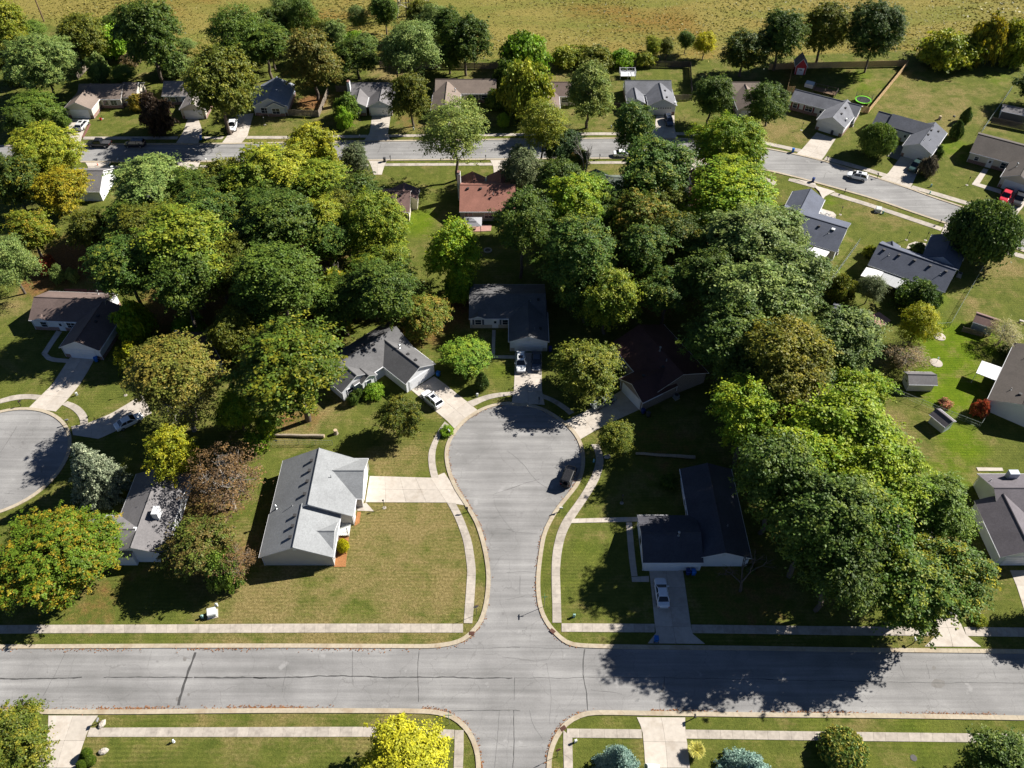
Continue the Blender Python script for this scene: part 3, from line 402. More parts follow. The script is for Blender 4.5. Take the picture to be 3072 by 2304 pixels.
(-43.93,48.06),(-44.13,46.39),(-44.06,43.79)]),(0.05,[(-61.73,51.33),(-61.9,48.91),(-62.22,46.73),(-62.39,45.08)]),(0.06,[(-22.02,51.33),(-21.48,46.89)]),
(0.1,[(-12.85,51.33),(-12.74,47.73),(-12.39,44.27)]),(0.04,[(-30.68,49.94),(-30.68,45.57)]),(0.2,[(10.12,51.68),(9.69,49.42),(9.8,46.39),(9.96,43.16)]),
(0.07,[(0.34,47.53),(0.28,44.44)]),(0.12,[(0.22,43.16),(0.24,39.74),(0.09,35.9)]),(0.05,[(-0.74,51.9),(4.28,51.86),(7.95,51.72)]),(0.04,[(16.99,48.57),
(16.77,45.74)]),(0.1,[(20.65,47.73),(20.24,45.74),(19.65,45.57)]),(0.04,[(19.65,45.57),(19.46,43.31)]),(0.05,[(10.58,45.9),(13.78,45.57),(14.71,45.25)]),
(0.05,[(-7.79,51.83),(1.11,51.86)]),(0.1,[(-8.64,43.0),(-5.48,43.03),(1.05,43.08)]),(0.04,[(-1.68,43.16),(-2.2,35.9)]),(0.03,[(2.31,43.16),(2.6,41.27),
(3.96,39.28)]),(0.03,[(-0.73,50.46),(4.72,49.6),(5.77,51.51)]),(0.03,[(4.72,49.6),(5.26,46.06),(4.95,41.27)]),(0.06,[(-0.89,86.74),(1.51,84.45),(2.88,81.96),
(4.22,80.01),(6.12,78.58)]),(0.05,[(-0.86,78.69),(2.66,80.25),(4.43,80.74)]),(0.04,[(-0.83,71.27),(0.29,70.61),(3.82,70.39)]),(0.05,[(-2.81,77.87),
(1.29,79.53)]),(0.03,[(-3.01,77.87),(-2.57,74.39),(0.27,70.61)]),(0.03,[(-2.53,71.27),(1.24,71.05)]),(0.05,[(-85.61,86.23),(-85.49,88.82),(-85.17,92.03)]),
(0.03,[(-82.17,78.1),(-79.75,77.87)]),(0.08,[(-32.44,183.61),(-32.87,179.44)]),(0.07,[(74.54,170.93),(73.31,168.37)]),(0.05,[(-92.35,181.09),(-91.88,178.62)]),
(0.05,[(53.0,49.42),(53.11,47.73)]),(0.05,[(56.62,49.42),(56.42,47.39)]),(0.04,[(65.52,48.57),(65.37,47.39)]),(0.05,[(1.17,63.17),(1.15,60.01)]),
(0.05,[(-0.79,63.62),(3.51,63.66)]),(0.04,[(-0.77,59.14),(1.85,59.82)])],'blobs':{'dry':[(-22.02,61.38,15.9,0.95),(-16.6,69.96,9.3,0.8),
(-32.27,59.43,12.2,0.85),(-21.01,53.29,15.2,0.75),(-39.07,58.47,8.7,0.7),(-18.08,86.48,6.1,0.65),(-34.62,95.06,7.4,0.6),(-5.48,69.96,2.8,0.7),
(-11.87,83.94,1.6,0.5),(-4.67,60.4,1.4,0.8),(-56.37,190.23,13.8,0.5),(-49.39,204.4,4.8,0.8),(-35.18,221.36,6.7,0.9),(-8.27,221.36,5.0,0.8),
(8.61,221.36,8.4,0.9),(-25.98,192.01,5.5,0.5),(69.79,190.23,7.6,0.75),(109.77,204.4,16.0,0.6),(111.28,218.53,6.7,0.4),(101.41,136.05,6.3,0.65),
(82.13,155.37,6.8,0.5),(64.93,91.76,5.2,0.8),(65.06,82.7,3.0,0.6),(67.18,71.49,2.4,0.6),(26.29,192.01,6.1,0.5),(56.98,52.93,2.5,0.7),(-10.74,125.73,3.6,0.6),
(-97.56,122.83,6.0,0.45),(-86.81,129.45,3.7,0.6),(-103.01,192.61,7.7,0.25),(-107.12,219.94,6.7,0.4),(11.94,66.76,2.7,0.15),(121.12,232.44,5.2,0.5),
(53.47,217.83,3.3,0.4),(-41.69,42.05,9.4,0.35),(-23.75,38.23,5.4,0.35),(-60.7,205.04,3.8,0.8),(24.04,172.49,2.9,0.45),(91.77,124.64,1.4,0.9)],
'vivid':[(82.24,110.93,7.9,1.0),(78.35,100.21,6.5,1.0),(76.26,88.82,5.1,0.7),(71.55,81.47,4.9,0.6),(90.32,114.21,4.6,0.8),(108.98,180.54,5.9,0.6),
(97.11,215.74,6.6,0.6),(-2.06,199.32,4.7,0.7),(-21.17,150.82,5.3,0.7),(12.01,67.81,3.7,0.35),(83.04,126.47,6.0,0.5),(67.67,132.13,3.7,0.5),(9.77,60.4,4.4,0.2),
(49.18,41.43,14.1,0.35),(25.97,41.43,4.7,0.35),(46.37,37.34,10.7,0.3),(134.35,217.83,5.0,0.5),(-101.28,192.01,7.7,0.2),(-2.12,106.19,3.3,0.4),
(72.29,159.12,2.2,0.7),(-25.29,38.23,7.7,0.25),(-22.72,41.74,11.0,0.15)],'litter':[(-92.39,138.06,8.9,0.9),(-95.67,130.21,4.9,0.7),(-10.61,122.83,5.9,0.6),
(-17.36,117.58,7.0,0.6),(28.16,128.33,8.5,0.7),(-52.44,75.54,11.4,0.5),(-36.0,117.58,7.0,0.6),(-35.49,93.95,3.1,0.5),(-53.23,204.4,4.8,0.8),
(-26.23,195.02,4.7,0.4),(2.81,150.82,6.7,0.7),(25.35,86.48,8.1,0.35),(34.57,61.38,8.8,0.4),(-40.02,66.76,2.7,0.5),(-59.93,58.47,5.2,0.4),
(-44.94,142.18,12.9,0.7),(-63.99,126.47,12.1,0.7),(43.78,134.08,12.5,0.6),(46.25,82.7,11.9,0.6),(-39.52,93.12,2.5,0.6),(-108.19,228.67,2.1,0.4)],'path':[]},
'meadow':[(-254.55,262.86),(-179.04,257.94),(-158.93,259.16),(-134.72,249.63),(-118.97,241.69),(-105.17,235.14),(-93.38,230.91),(-80.47,233.02),(-60.85,230.91),
(-38.73,229.87),(-12.95,229.25),(15.67,230.5),(49.83,228.84),(73.01,230.5),(114.66,235.14),(120.85,233.44),(139.49,241.69),(155.39,250.8),(180.76,255.53),
(276.55,260.39)],'trees':[('maple','pale',-121.26,206.03,8.86,16.89,'broad light green tree in the far left corner'),
('maple','yg',-138.86,226.79,6.77,18.57,'yellow-green tree cut by the left edge at the top'),
('maple','olive',-118.29,224.79,6.28,14.93,'dark olive tree leaning behind the tan roofed house'),
('oval','dark',-95.67,215.64,8.39,23.05,'very tall dark tree rising against the golden meadow'),
('oval','olive',-70.78,188.29,8.39,23.05,'large olive maple in front of the pale shuttered house'),
('maple','green',-120.61,194.29,6.17,7.86,'round green tree left of the silver car garage'),
('maple','yg',-105.13,166.83,8.74,14.23,'large yellow-green tree hiding the far street at the left'),
('maple','gold',-98.94,154.72,6.32,10.73,'golden yellow maple above the left ranch house'),
('maple','darkyel',-108.39,154.61,5.48,14.79,'dark green tree with yellowing top at the left edge'),
('shrub','plum',-88.86,190.14,3.15,8.63,'dark purple plum tree on the far left lawn'),
('shrub','orange',-97.37,200.42,1.96,3.94,'yellow-orange round shrub beside the plum tree'),
('shrub','green',-113.86,192.66,1.3,2.12,'low green shrub beside the silver car driveway'),
('shrub','pale',-116.57,193.81,1.31,2.89,'pale round shrub below the round green tree'),
('tmaple','pale',-74.81,147.95,7.17,17.55,'light green open tree in front of the pale gray roofed house'),
('feather','green',-72.44,216.58,7.53,20.67,'feathery green tree behind the large olive maple'),
('shrub','lime',-112.23,232.52,5.32,7.51,'bright green thicket behind the tan roofed house'),
('shrub','pale',-112.57,216.53,2.46,6.74,'pale shrub behind the tan roofed house'),
('shrub','brown',-107.76,226.33,2.55,2.82,'brown brush pile on the far left back lawn'),
('oval','autumn',-51.65,205.73,6.96,19.06,'tall bronze-green tree in the fenced side yard'),
('oval','olive',-52.1,229.39,4.38,11.99,'narrow olive tree behind the bronze-green one'),
('maple','dark',-41.96,217.19,6.34,11.71,'dark tree above the blue garage house'),
('feather','pale',-26.1,215.79,8.0,17.66,'feathery gray-green tree before the back fence'),
('oval','dark',-12.74,219.39,6.24,17.1,'tall dark oval tree behind the mauve roofed ranch house'),
('feather','green',-58.78,236.0,4.77,17,'feathery bright green treetop at the meadow edge'),
('feather','pale',-45.34,245.72,3.2,8.77,'thin sparse tree at the meadow edge left of the pylon'),
('maple','olive',-25.09,192.11,5.22,14.3,'round olive maple right of the white garage door'),
('shrub','green',-42.08,196.4,2.77,5.62,'dense green shrub before the blue garage house'),
('shrub','lime',-42.52,191.82,1.75,4.64,'small lime shrub below the dense green one'),
('tfeather','pale2',-12.8,167.9,7.53,20,'open crowned light green street maple with a visible trunk'),
('maple','yellowgreen',-45.31,165.78,6.1,15.84,'bright yellow-green tree south of the far street'),
('tmaple','yg',-51.11,153.17,7.74,17.55,'yellow-green tree left of the brightest one'),
('maple','graydark',-36.59,167.67,3.46,9.47,'grayish dark tree beside the gray bin driveway'),
('shrub','green',-1.63,210.78,2.73,7.51,'round green shrub right of the mauve roofed house'),
('shrub','yg',3.39,198.58,5.67,12.13,'yellow-green shrubby tree left of the brown roofed ranch'),
('shrub','green',-3.63,201.71,2.51,4.5,'green shrub at the corner of the mauve roofed house'),
('shrub','green',-10.85,200.95,1.26,3.45,'small shrub by the white front door'),
('shrub','lime',-2.31,191.87,1.22,3.31,'small lime shrub on the bright far lawn'),
('oval','graygreen',2.18,162.48,4.46,12.2,'tall gray-green tree before the red roofed house'),
('shrub','lime',3.35,222.66,6.15,9.05,'bright green rounded thicket at the meadow edge'),
('cone','pale2',18.95,191.32,6.36,17.45,'pale conical tree left of the gray roofed deck house'),
('tfeather','yg',6.69,170.38,5.72,19,'yellowish open tree above the far street'),
('maple','blue',12.27,170.36,4.32,11.64,'dark bluish green tree beside the bare trunk'),
('maple','orange2',14.92,168.34,3.06,8.35,'green tree with an orange top beside the bare trunk'),
('tmaple','greenmix',27.47,167.9,4.98,20,'tall green street tree before the windowed garage house'),
('tmaple','greenmix',30.1,151.73,8.07,20.25,'broad dark green tree with yellow tips below the white coupe'),
('oval','dark',49.69,192.35,4.94,13.53,'dark round tree right of the windowed garage house'),
('oval','dark',61.49,188.6,4.88,13.39,'dark oval tree at the bend of the far street'),
('maple','lime2',49.24,167.36,8.45,16.05,'broad bright green tree at the bend of the far street'),
('oval','yellow',54.37,229.03,2.97,8.14,'slim bright yellow tree behind the dark fence'),
('oval','green',49.61,232.38,2.57,7.02,'slim green tree left of the slim yellow one'),
('oval','yg',40.13,229.03,2.55,6.95,'slim yellow-green tree behind the dark fence'),
('oval','olive',43.85,229.16,2.3,6.25,'small olive tree between the slim ones'),
('tmaple','lime2',44.37,145.53,8.91,17.55,'lime green maple over the rust roofed house'),
('tmaple','lime2',12.49,140.15,6.24,18.9,'bright green tree below the bare trunk'),
('shrub','yg',15.41,225.74,4.06,4.5,'yellowing thicket behind the brown roofed ranch'),
('shrub','olive',23.11,224.94,4.38,4.85,'olive thicket at the meadow edge'),('shrub','lime',31.02,225.95,3.39,3.73,'low bright thicket behind the dark fence'),
('shrub','yg',37.35,226.18,2.88,3.24,'low yellow-green thicket behind the dark fence corner'),
('oval','dark',73.1,222.45,6.54,17.94,'large dark tree left of the red barn shed'),
('oval','olive',86.02,226.09,6.45,17.73,'olive tree behind the red barn shed'),
('maple','dark2',98.35,221.34,8.28,19.27,'broad dark green tree over the tan fence'),
('oval','dark',64.68,192.31,4.13,11.36,'dark oval tree left of the trampoline house'),
('ball','green',87.81,178.7,3.98,7.79,'clipped round tree before the charcoal roofed house'),
('arbor','dark2',116.12,194.37,1.38,3.8,'slim arborvitae on the lawn, upper of the pair'),
('arbor','dark2',110.66,186.67,1.64,4.5,'slim arborvitae on the lawn, lower of the pair'),
('shrub','plum2',97.7,169.69,1.76,4.43,'purple-gray shrub beside the green pickup'),
('shrub','dark2',102.96,177.35,1.02,2.75,'dark round shrub at the garage wing corner'),
('shrub','yg',122.08,226.46,7.07,7.79,'long yellow-green hedge at the meadow edge'),
('shrub','gold',133.24,227.92,4.37,11.36,'yellow shrubby tree at the meadow edge on the right'),
('shrub','yg',140.78,228.1,4.72,9.75,'yellow-green shrubby tree at the top right edge'),
('maple','dark2',135.92,202.12,5.46,9,'dark tree just outside the right edge'),
('feather','pale',-97.78,126.93,5.14,14.09,'gray-green feathery tree at the left edge above the ranch'),
('maple','goldgreen',-99.11,138.87,4.82,11.5,'yellow-green maple mixed with orange above the red shrub'),
('shrub','redbush',-95.59,133.9,1.79,2.96,'red shrub on the leafy slope'),('maple','olive',-87.03,139.28,4.21,11.5,'olive tree right of the golden maple'),
('maple','green',-77.21,138.71,5.89,14.02,'tall green tree in the left wood, upper left'),
('tmaple','yg2',-60.85,122.72,8.08,22.95,'largest bright green tree of the left wood'),
('tmaple','greenmix',-70.41,118.45,6.39,20.25,'dark green tree behind the left ranch house'),
('tmaple','dark',-59.65,115.09,6.08,18.9,'shaded dark tree in the middle of the left wood'),
('shrub','lime2',-70.34,114.48,2.76,7.58,'lime yellow small tree right of the ranch house'),
('shrub','lime',-61.91,115.98,2.53,2.82,'low lime branches behind the satellite dish roof'),
('shrub','yellow2',-69.02,105.82,2.01,5.48,'yellow-green small tree lit beside the brown roofs'),
('tmaple','autumn',-54.81,93.63,6.61,17.55,'broad bronze tree over the half hidden brown roof'),
('maple','olive',-49.45,107.91,4.42,12.13,'olive-yellow tree between the brown roof and the maple'),
('shrub','pale',-92.23,130.94,1.22,3.31,'pale shrub on the leafy slope'),
('shrub','pale',-89.4,131.09,1.04,2.82,'small pale shrub on the leafy slope, right one'),
('tmaple','dark',-45.64,131.1,7.28,20.25,'dark green tree in the left wood behind the pale gray roof'),
('tmaple','green',-41.8,114.86,7.26,20.25,'tall green tree in the left wood above the large maple'),
('tmaple','yg',-37.69,134.75,5.06,17.55,'yellow-green tree in the left wood'),
('maple','yg2',-28.53,135.37,7.55,17.94,'large sunlit tree left of the green strip of lawn'),
('cone','lime2',-11.89,128.58,5.79,15.91,'tall conical lime green tree beside the green strip of lawn'),
('shrub','lime',-10.69,125.35,2.49,5.41,'light green small tree at the foot of the conical one'),
('shrub','gold2',-33.46,121.07,5.32,8,'yellow and green small tree in the left wood clearing'),
('tmaple','dark',-23.24,114.74,6.6,17,'dark tree in the wood above the twin-gabled house'),
('maple','orange3',-16.61,115.38,5.19,8,'thin mixed orange-green tree behind the twin-gabled house'),
('tmaple','goldgreen2',-35.23,93.37,8.91,20.93,'very large maple left of the twin-gabled white house'),
('maple','lime3',-8.2,106.37,4.59,5.34,'feathery light green round tree left of the court driveway'),
('arbor','dark2',-5.32,101.27,1.34,3.66,'slim arborvitae at the court driveway'),('dead','bark',-35.64,125.41,3.06,9,'bare branches in the left wood'),
('dead','bark',-20.73,116.59,2.49,9,'bare gray branches above the twin-gabled house'),('tmaple','dark',1.76,131.81,5.46,21.6,'dark tree right of the gazebo'),
('oval','lime3',12.65,139.59,5.64,15.49,'bright green tall tree in the middle wood'),
('tmaple','greenmix',11.66,122.87,6.65,20.25,'dark green tree below the bright tall one'),
('maple','orange3',25.82,134.72,6.57,18.01,'orange-tinted tree in the middle wood'),
('maple','yg2',17.65,115.26,5.58,15.35,'yellow-green tree behind the brown roofed brick house'),
('oval','olive2',12.29,100.09,5.9,10.5,'olive round tree right of the head of the court'),
('tmaple','darkyel',31.71,130.54,4.98,17,'dark brownish tree in the middle wood'),
('tmaple','lime2',43.55,139.18,8.91,18.9,'lime green tree above the pale green one'),
('tmaple','palelit',44.9,126.17,8.65,20.25,'pale silvery green tree in the right wood'),
('tmaple','dark',36.87,117.01,5.67,17.55,'dark shaded tree in the right wood'),
('tmaple','palelit',43.81,109.94,7.8,20.25,'second silvery green tree, lower in the right wood'),
('dead','bark',37.46,132.88,3.37,12,'bare gray tree between the dark woods'),('tmaple','dark',37.03,102.03,7.35,17.55,'deep shaded tree beside the brown roof'),
('tmaple','greenmix',25.19,124.8,5.1,17.55,'dark lower tree under the orange-tinted one'),
('tmaple','palelit',52.08,130.05,5.22,17.55,'pale green tree left of the white patio awning'),
('tmaple','palelit2',50.27,114.2,7.72,20.25,'gray-green tree left of the small blue shed'),
('tmaple','goldolive',44.92,94.71,7.2,21.6,'tall golden olive tree in the right wood'),
('tmaple','palelit2',54.04,99.93,6.56,18.9,'gray-green tree left of the beige garden shed'),
('ball','dark2',96.69,138.39,6.58,12.62,'large dense round dark tree by the curving street'),
('feather','graygreen',69.9,123.82,2.7,7.37,'small gray-green tree before the patio roofs'),
('shrub','dark2',79.15,123.14,3.29,5.2,'green shrubby tree at the patio house corner'),
('feather','yellow2',74.72,111.94,3.65,10.03,'glowing yellow-lime tree beside the pink patio slab'),
('sparse','brown',71.77,106.81,4.38,4.85,'nearly bare brown tree above the beige garden shed'),
('sparse','tan',91.74,112.36,3.73,4.64,'nearly bare tan tree beside the purple roofed shed'),
('shrub','olive',64.91,125.5,2.5,4.92,'olive shrub at the chain link fence'),
('shrub','dark2',83.52,123.17,1.01,2.75,'dark shrub at the house corner right of the patio roof'),
('shrub','dark2',85.8,140.27,1.46,1.84,'small dark shrub by the curved path'),
('shrub','dark2',92.29,109.89,1.35,1.49,'dark shrub at the corner of the sunroom house'),
('shrub','yg',75.2,139.28,1.14,2.19,'small olive shrub at the charcoal house corner'),
('spruce','sprucegray',-65.63,78.67,4.79,11.5,'gray-green spruce beside the left court'),
('maple','yellowgreen',-53.48,80.84,4.16,11.43,'bright yellow-green small tree above the gray roof'),
('sparse','purplebrown',-43.96,75.2,6.89,11,'wide thinning purple-brown tree left of the pale gray house'),
('maple','lime2',-45.88,91.27,3.32,9.05,'lime yellow tree left of the golden lawn log'),
('sparse','autumn',-54.38,91.08,6.67,12,'thinning bronze tree with bare branches near the left court'),
('maple','browngreen',-45.07,65.06,5.07,9,'rust and green tree in front of the gray roofed house'),
('shrub','green',-41.97,62.06,2.26,6.18,'green shrubby tree at the corner of the golden lawn'),
('maple','orangemaple',-64.86,62.13,8.81,10.5,'large orange and green maple at the lower left'),
('shrub','olive',-61.88,77.33,0.58,1.56,'small clipped shrub beside the gray house wall'),
('shrub','lime',-42.73,87.19,1.7,3.45,'small green shrub by the wire fence'),
('maple','olive3',-18.4,90.35,3.66,8.5,'dense dark maple on the lawn left of the court'),
('shrub','lime',-24.6,99.55,1.6,1.77,'bright green low shrub at the twin-gabled house'),
('shrub','dark2',-27.25,98.64,0.74,1.98,'small dark shrub at the twin-gabled house, right one'),
('shrub','dark2',-27.97,97.35,0.79,2.12,'small dark shrub at the twin-gabled house, left one'),
('ballshrub','yellow',-25.6,67.55,0.85,2.33,'yellow ball shrub in the orange mulch bed'),
('shrub','lime',-11.04,90.53,0.97,1.14,'small green shrub on the court verge'),
('maple','lime2',-40.94,88.95,2.11,6,'yellow-green small tree above the end of the log'),
('maple','olive2',16.98,86.27,3.06,7,'shaded small tree on the dark lawn right of the court'),
('shrub','dark',25.3,79.63,1.16,2,'dark shrub beside the corner house porch'),
('dead','bark',33.31,60.62,4.38,7,'bare twiggy gray tree beside the corner house'),
('shrub','redbush',81.14,94.8,1.25,2.96,'red shrub at the sunroom house corner'),
('shrub','pink',76.11,96.94,1.0,1.14,'pinkish flowering shrub behind the white shed'),
('shrub','dark2',35.41,63.99,0.63,1.0,'small green shrub at the corner of the blue-white house'),
('shrub','yg',66.17,55.8,0.94,1.07,'small yellow-green shrub on the right lawn'),
('spruce','spruceblue',12.92,34.97,3.36,8.5,'blue spruce left of the pale driveway'),
('spruce','spruceblue',28.69,33.93,4.13,8.5,'blue spruce right of the pale driveway'),
('grass','grassyellow',23.26,37.73,1.41,1.56,'yellow-green ornamental grass clump beside the driveway'),
('ballshrub','hollymix',41.81,37.57,2.72,2.9,'round holly bush with golden side on the south lawn'),
('maple','dark',59.25,34.09,4.61,9,'dark tree cut off at the lower right corner'),('maple','olive3',-61.34,36.97,4.7,9,'olive tree at the lower left edge'),
('maple','yellow3',-13.41,35.4,5.17,8.5,'bright yellow tree at the bottom edge'),
('ballshrub','clip',-53.69,37.44,0.63,1.49,'clipped round shrub, upper of three by the driveway'),
('ballshrub','clip',-53.07,36.64,0.66,1.14,'clipped round shrub, right of three by the driveway'),
('ballshrub','clip',-53.82,35.95,0.59,1.56,'clipped round shrub, lowest of three by the driveway'),
('maple','dark2',76.73,55.97,3.75,8,'dark tree outside the right edge shading the right lawn'),
('tmaple','lime4',49.5,78.5,7.6,21.5,'huge bright lime maple, upper crown in the right wood'),
('tmaple','lime4',51.2,70.3,6.8,20.5,'huge bright lime maple, lower crown over the mauve roof'),
('tmaple','lime2',41,73,6.2,20,'green tree left of the huge lime maple'),('tmaple','goldolive',42,88,6.2,20,'golden olive tree above the huge lime maple'),
('tmaple','lime2',55.5,88.5,4.6,17,'green tree at the upper edge of the right wood'),
('tmaple','green',59.5,66.2,5.2,17,'green tree in front of the mauve-gray roof'),
('tmaple','greenyel',58.5,57,5.8,15.5,'green tree with yellow tips at the lower end of the right wood'),
('tmaple','greenyel2',47.5,62,6.4,21,'dark tree in the shaded lower right wood'),
('tmaple','dark',41,63,6.5,23,'darkest tree above the shaded main street sidewalk'),
('tmaple','greenyel2',53,55.6,6.0,15.5,'big green maple hanging over the main street'),
('tmaple','dark',43.5,57.5,6,19,'shaded tree casting its shadow on the main street'),
('tmaple','lime2',36.8,84,5.8,18,'lime green tree lit above the shaded corner house'),
('tmaple','dark',38.2,70.5,6.2,21,'deep dark tree right of the corner house'),('tmaple','dark',-66,217,7,16,'dark tree behind the pale blue house'),
('maple','darkyel',63,219,6.3,13,'dark tree mass behind the far row at the bend'),('dead','bark',16.2,160,3.6,16,'bare dead tree reaching over the far street'),
('sparse','purplebrown',-40.6,63,3.4,6.5,'bare twiggy red-brown tree at the pale gray house'),
('maple','dark',-122,187,3.2,8,'dark shaded tree at the left edge of the far street'),
('maple','olive',-68.2,136.95,5.55,14.49,'olive tree crowded among others in the left wood'),
('tmaple','yg2',-46.88,152.99,5.7,12.15,'yellow-green tree crowded among others in the left wood'),
('tmaple','greenmix',-50.12,130.47,5.87,16.21,'mid green tree crowded among others in the left wood'),
('tmaple','dark',-51.66,145.62,6.12,14.55,'dark green tree crowded among others in the left wood'),
('tmaple','yg2',-40.31,151.67,6.06,14.46,'yellow-green tree crowded among others in the left wood'),
('tmaple','olive',-26.08,118.9,4.67,13.97,'olive tree crowded among others in the left wood'),
('tmaple','olive',-67.04,142.57,5.61,13.32,'olive tree crowded among others in the left wood'),
('tmaple','greenmix',-61.65,138.74,5.96,16.57,'mid green tree crowded among others in the left wood'),
('maple','olive',-43.07,120.18,6.41,14.41,'olive tree crowded among others in the left wood'),
('tmaple','olive',-33.77,138.24,4.73,16.12,'olive tree crowded among others in the left wood'),
('tmaple','greenmix',-35.57,131.06,5.19,15.61,'mid green tree crowded among others in the left wood'),
('tmaple','dark',-31.38,114.94,6.04,12.99,'dark green tree crowded among others in the left wood'),
('tmaple','greenmix',-47.21,114.38,5.18,12.58,'mid green tree crowded among others in the left wood'),
('tmaple','olive',-42.0,156.11,5.32,11.83,'olive tree crowded among others in the left wood'),
('maple','dark',-31.72,142.96,6.55,15.87,'dark green tree crowded among others in the left wood'),
('maple','olive',-56.63,124.36,5.28,15.73,'olive tree crowded among others in the left wood'),
('maple','yg2',-24.73,126.85,5.78,11.8,'yellow-green tree crowded among others in the left wood'),
('maple','olive',-61.53,153.36,5.58,14.54,'olive tree crowded among others in the left wood'),
('tmaple','dark',-66.68,147.64,6.54,15.1,'dark green tree crowded among others in the left wood'),
('tmaple','olive',-74.38,135.0,5.26,15.07,'olive tree crowded among others in the left wood'),
('tmaple','olive',-55.05,140.9,5.74,11.21,'olive tree crowded among others in the left wood'),
('maple','yg2',-54.31,149.63,6.5,16.56,'yellow-green tree crowded among others in the left wood'),
('tmaple','olive',-51.9,125.72,6.32,16.15,'olive tree crowded among others in the left wood'),
('maple','yg2',-70.49,151.88,4.7,13.89,'yellow-green tree crowded among others in the left wood'),
('maple','dark',12.75,134.11,4.64,14.22,'dark green tree crowded among others in the middle wood'),
('tmaple','dark',10.65,148.87,4.85,16.83,'dark green tree crowded among others in the middle wood'),
('tmaple','dark',25.77,145.22,5.04,11.73,'dark green tree crowded among others in the middle wood'),
('tmaple','dark',16.42,125.86,5.58,14.43,'dark green tree crowded among others in the middle wood'),
('tmaple','dark',21.41,143.23,5.84,14.12,'dark green tree crowded among others in the middle wood'),
('tmaple','dark',10.58,127.63,6.15,11.28,'dark green tree crowded among others in the middle wood'),
('maple','greenmix',13.87,118.58,5.38,12.82,'mid green tree crowded among others in the middle wood'),
('tmaple','greenmix',17.21,151.57,4.86,11.02,'mid green tree crowded among others in the middle wood'),
('tmaple','olive2',31.41,144.63,4.69,13.76,'olive tree crowded among others in the middle wood'),
('tmaple','greenmix',28.74,117.56,5.34,13.98,'mid green tree crowded among others in the middle wood'),
('tmaple','greenmix',46.84,101.66,5.52,12.47,'mid green tree crowded among others in the right wood'),
('tmaple','palelit2',42.96,120.95,6.54,14.35,'gray-green tree crowded among others in the right wood'),
('tmaple','greenmix',49.18,89.1,6.48,15.39,'mid green tree crowded among others in the right wood'),
('maple','palelit2',48.9,106.27,4.82,12.91,'gray-green tree crowded among others in the right wood'),
('tmaple','greenmix',38.08,125.93,5.51,15.2,'mid green tree crowded among others in the right wood'),
('tmaple','greenmix',50.2,94.62,6.48,14.34,'mid green tree crowded among others in the right wood'),
('tmaple','dark',47.96,121.04,6.42,16.35,'dark green tree crowded among others in the right wood'),
('tmaple','dark',46.08,116.65,6.31,12.45,'dark green tree crowded among others in the right wood'),
('maple','dark',39.65,94.86,6.01,16.15,'dark green tree crowded among others in the right wood'),
('tmaple','palelit2',46.46,84.29,5.47,13.92,'gray-green tree crowded among others in the right wood'),
('tmaple','greenmix',41.64,114.26,5.71,14.88,'mid green tree crowded among others in the right wood'),
('oval','pale',-48.71,226.06,3.34,13.01,'pale feathery tree in the thicket between the far row and the meadow'),
('maple','olive',-29.71,232.75,3.4,9.9,'olive tree in the thicket between the far row and the meadow'),
('oval','olive',-74.58,220.96,3.74,12.87,'olive tree in the thicket between the far row and the meadow'),
('maple','dark',-17.52,230.0,4.2,14.97,'dark green tree in the thicket between the far row and the meadow'),
('oval','dark',-68.3,234.11,4.76,13.09,'dark green tree in the thicket between the far row and the meadow'),
('oval','olive',-66.17,222.49,4.69,13.71,'olive tree in the thicket between the far row and the meadow'),
('oval','pale',-68.63,228.55,4.26,11.98,'pale feathery tree in the thicket between the far row and the meadow'),
('maple','olive',-26.6,242.84,4.31,12.08,'olive tree in the thicket between the far row and the meadow'),
('oval','green',-37.45,245.33,4.17,12.21,'bright green tree in the thicket between the far row and the meadow'),
('maple','pale',-31.48,217.07,3.55,12.38,'pale feathery tree in the thicket between the far row and the meadow'),
('feather','pale',-65.27,239.68,4.83,14.48,'pale feathery tree in the thicket between the far row and the meadow'),
('oval','green',-17.41,220.24,4.98,8.95,'bright green tree in the thicket between the far row and the meadow'),
('oval','pale',-74.76,227.44,3.36,11.77,'pale feathery tree in the thicket between the far row and the meadow'),
('feather','pale',-22.29,237.15,4.92,12.21,'pale feathery tree in the thicket between the far row and the meadow'),
('shrub','pale',-18.97,241.19,4.0,3.51,'pale feathery low bush at the meadow edge behind the far row'),
('shrub','pale',-77.69,225.2,3.23,3.27,'pale feathery low bush at the meadow edge behind the far row'),
('shrub','lime',-79.1,221.42,3.09,4.18,'lime green low bush at the meadow edge behind the far row'),
('shrub','lime',-77.38,245.41,2.96,4.16,'lime green low bush at the meadow edge behind the far row'),
('shrub','pale',-69.72,246.88,3.05,3.93,'pale feathery low bush at the meadow edge behind the far row'),
('shrub','lime',-46.01,237.49,3.71,3.65,'lime green low bush at the meadow edge behind the far row'),
('shrub','pale',-56.87,245.52,2.74,3.06,'pale feathery low bush at the meadow edge behind the far row'),
('shrub','pale',-42.25,234.61,2.71,4.52,'pale feathery low bush at the meadow edge behind the far row'),
('shrub','lime',-51.89,224.73,3.17,4.02,'lime green low bush at the meadow edge behind the far row'),
('feather','green',-106.23,215.64,3.79,4.16,'bright green bush or tree in the thicket at the far left'),
('shrub','pale',-93.65,221.01,3.95,4.99,'pale feathery bush or tree in the thicket at the far left'),
('shrub','olive',-134.05,215.66,3.55,8.73,'olive bush or tree in the thicket at the far left'),
('shrub','green',-117.66,243.85,3.5,5.59,'bright green bush or tree in the thicket at the far left'),
('shrub','green',-100.9,234.13,3.19,8.09,'bright green bush or tree in the thicket at the far left'),
('feather','pale',-93.48,232.95,3.06,4.54,'pale feathery bush or tree in the thicket at the far left'),
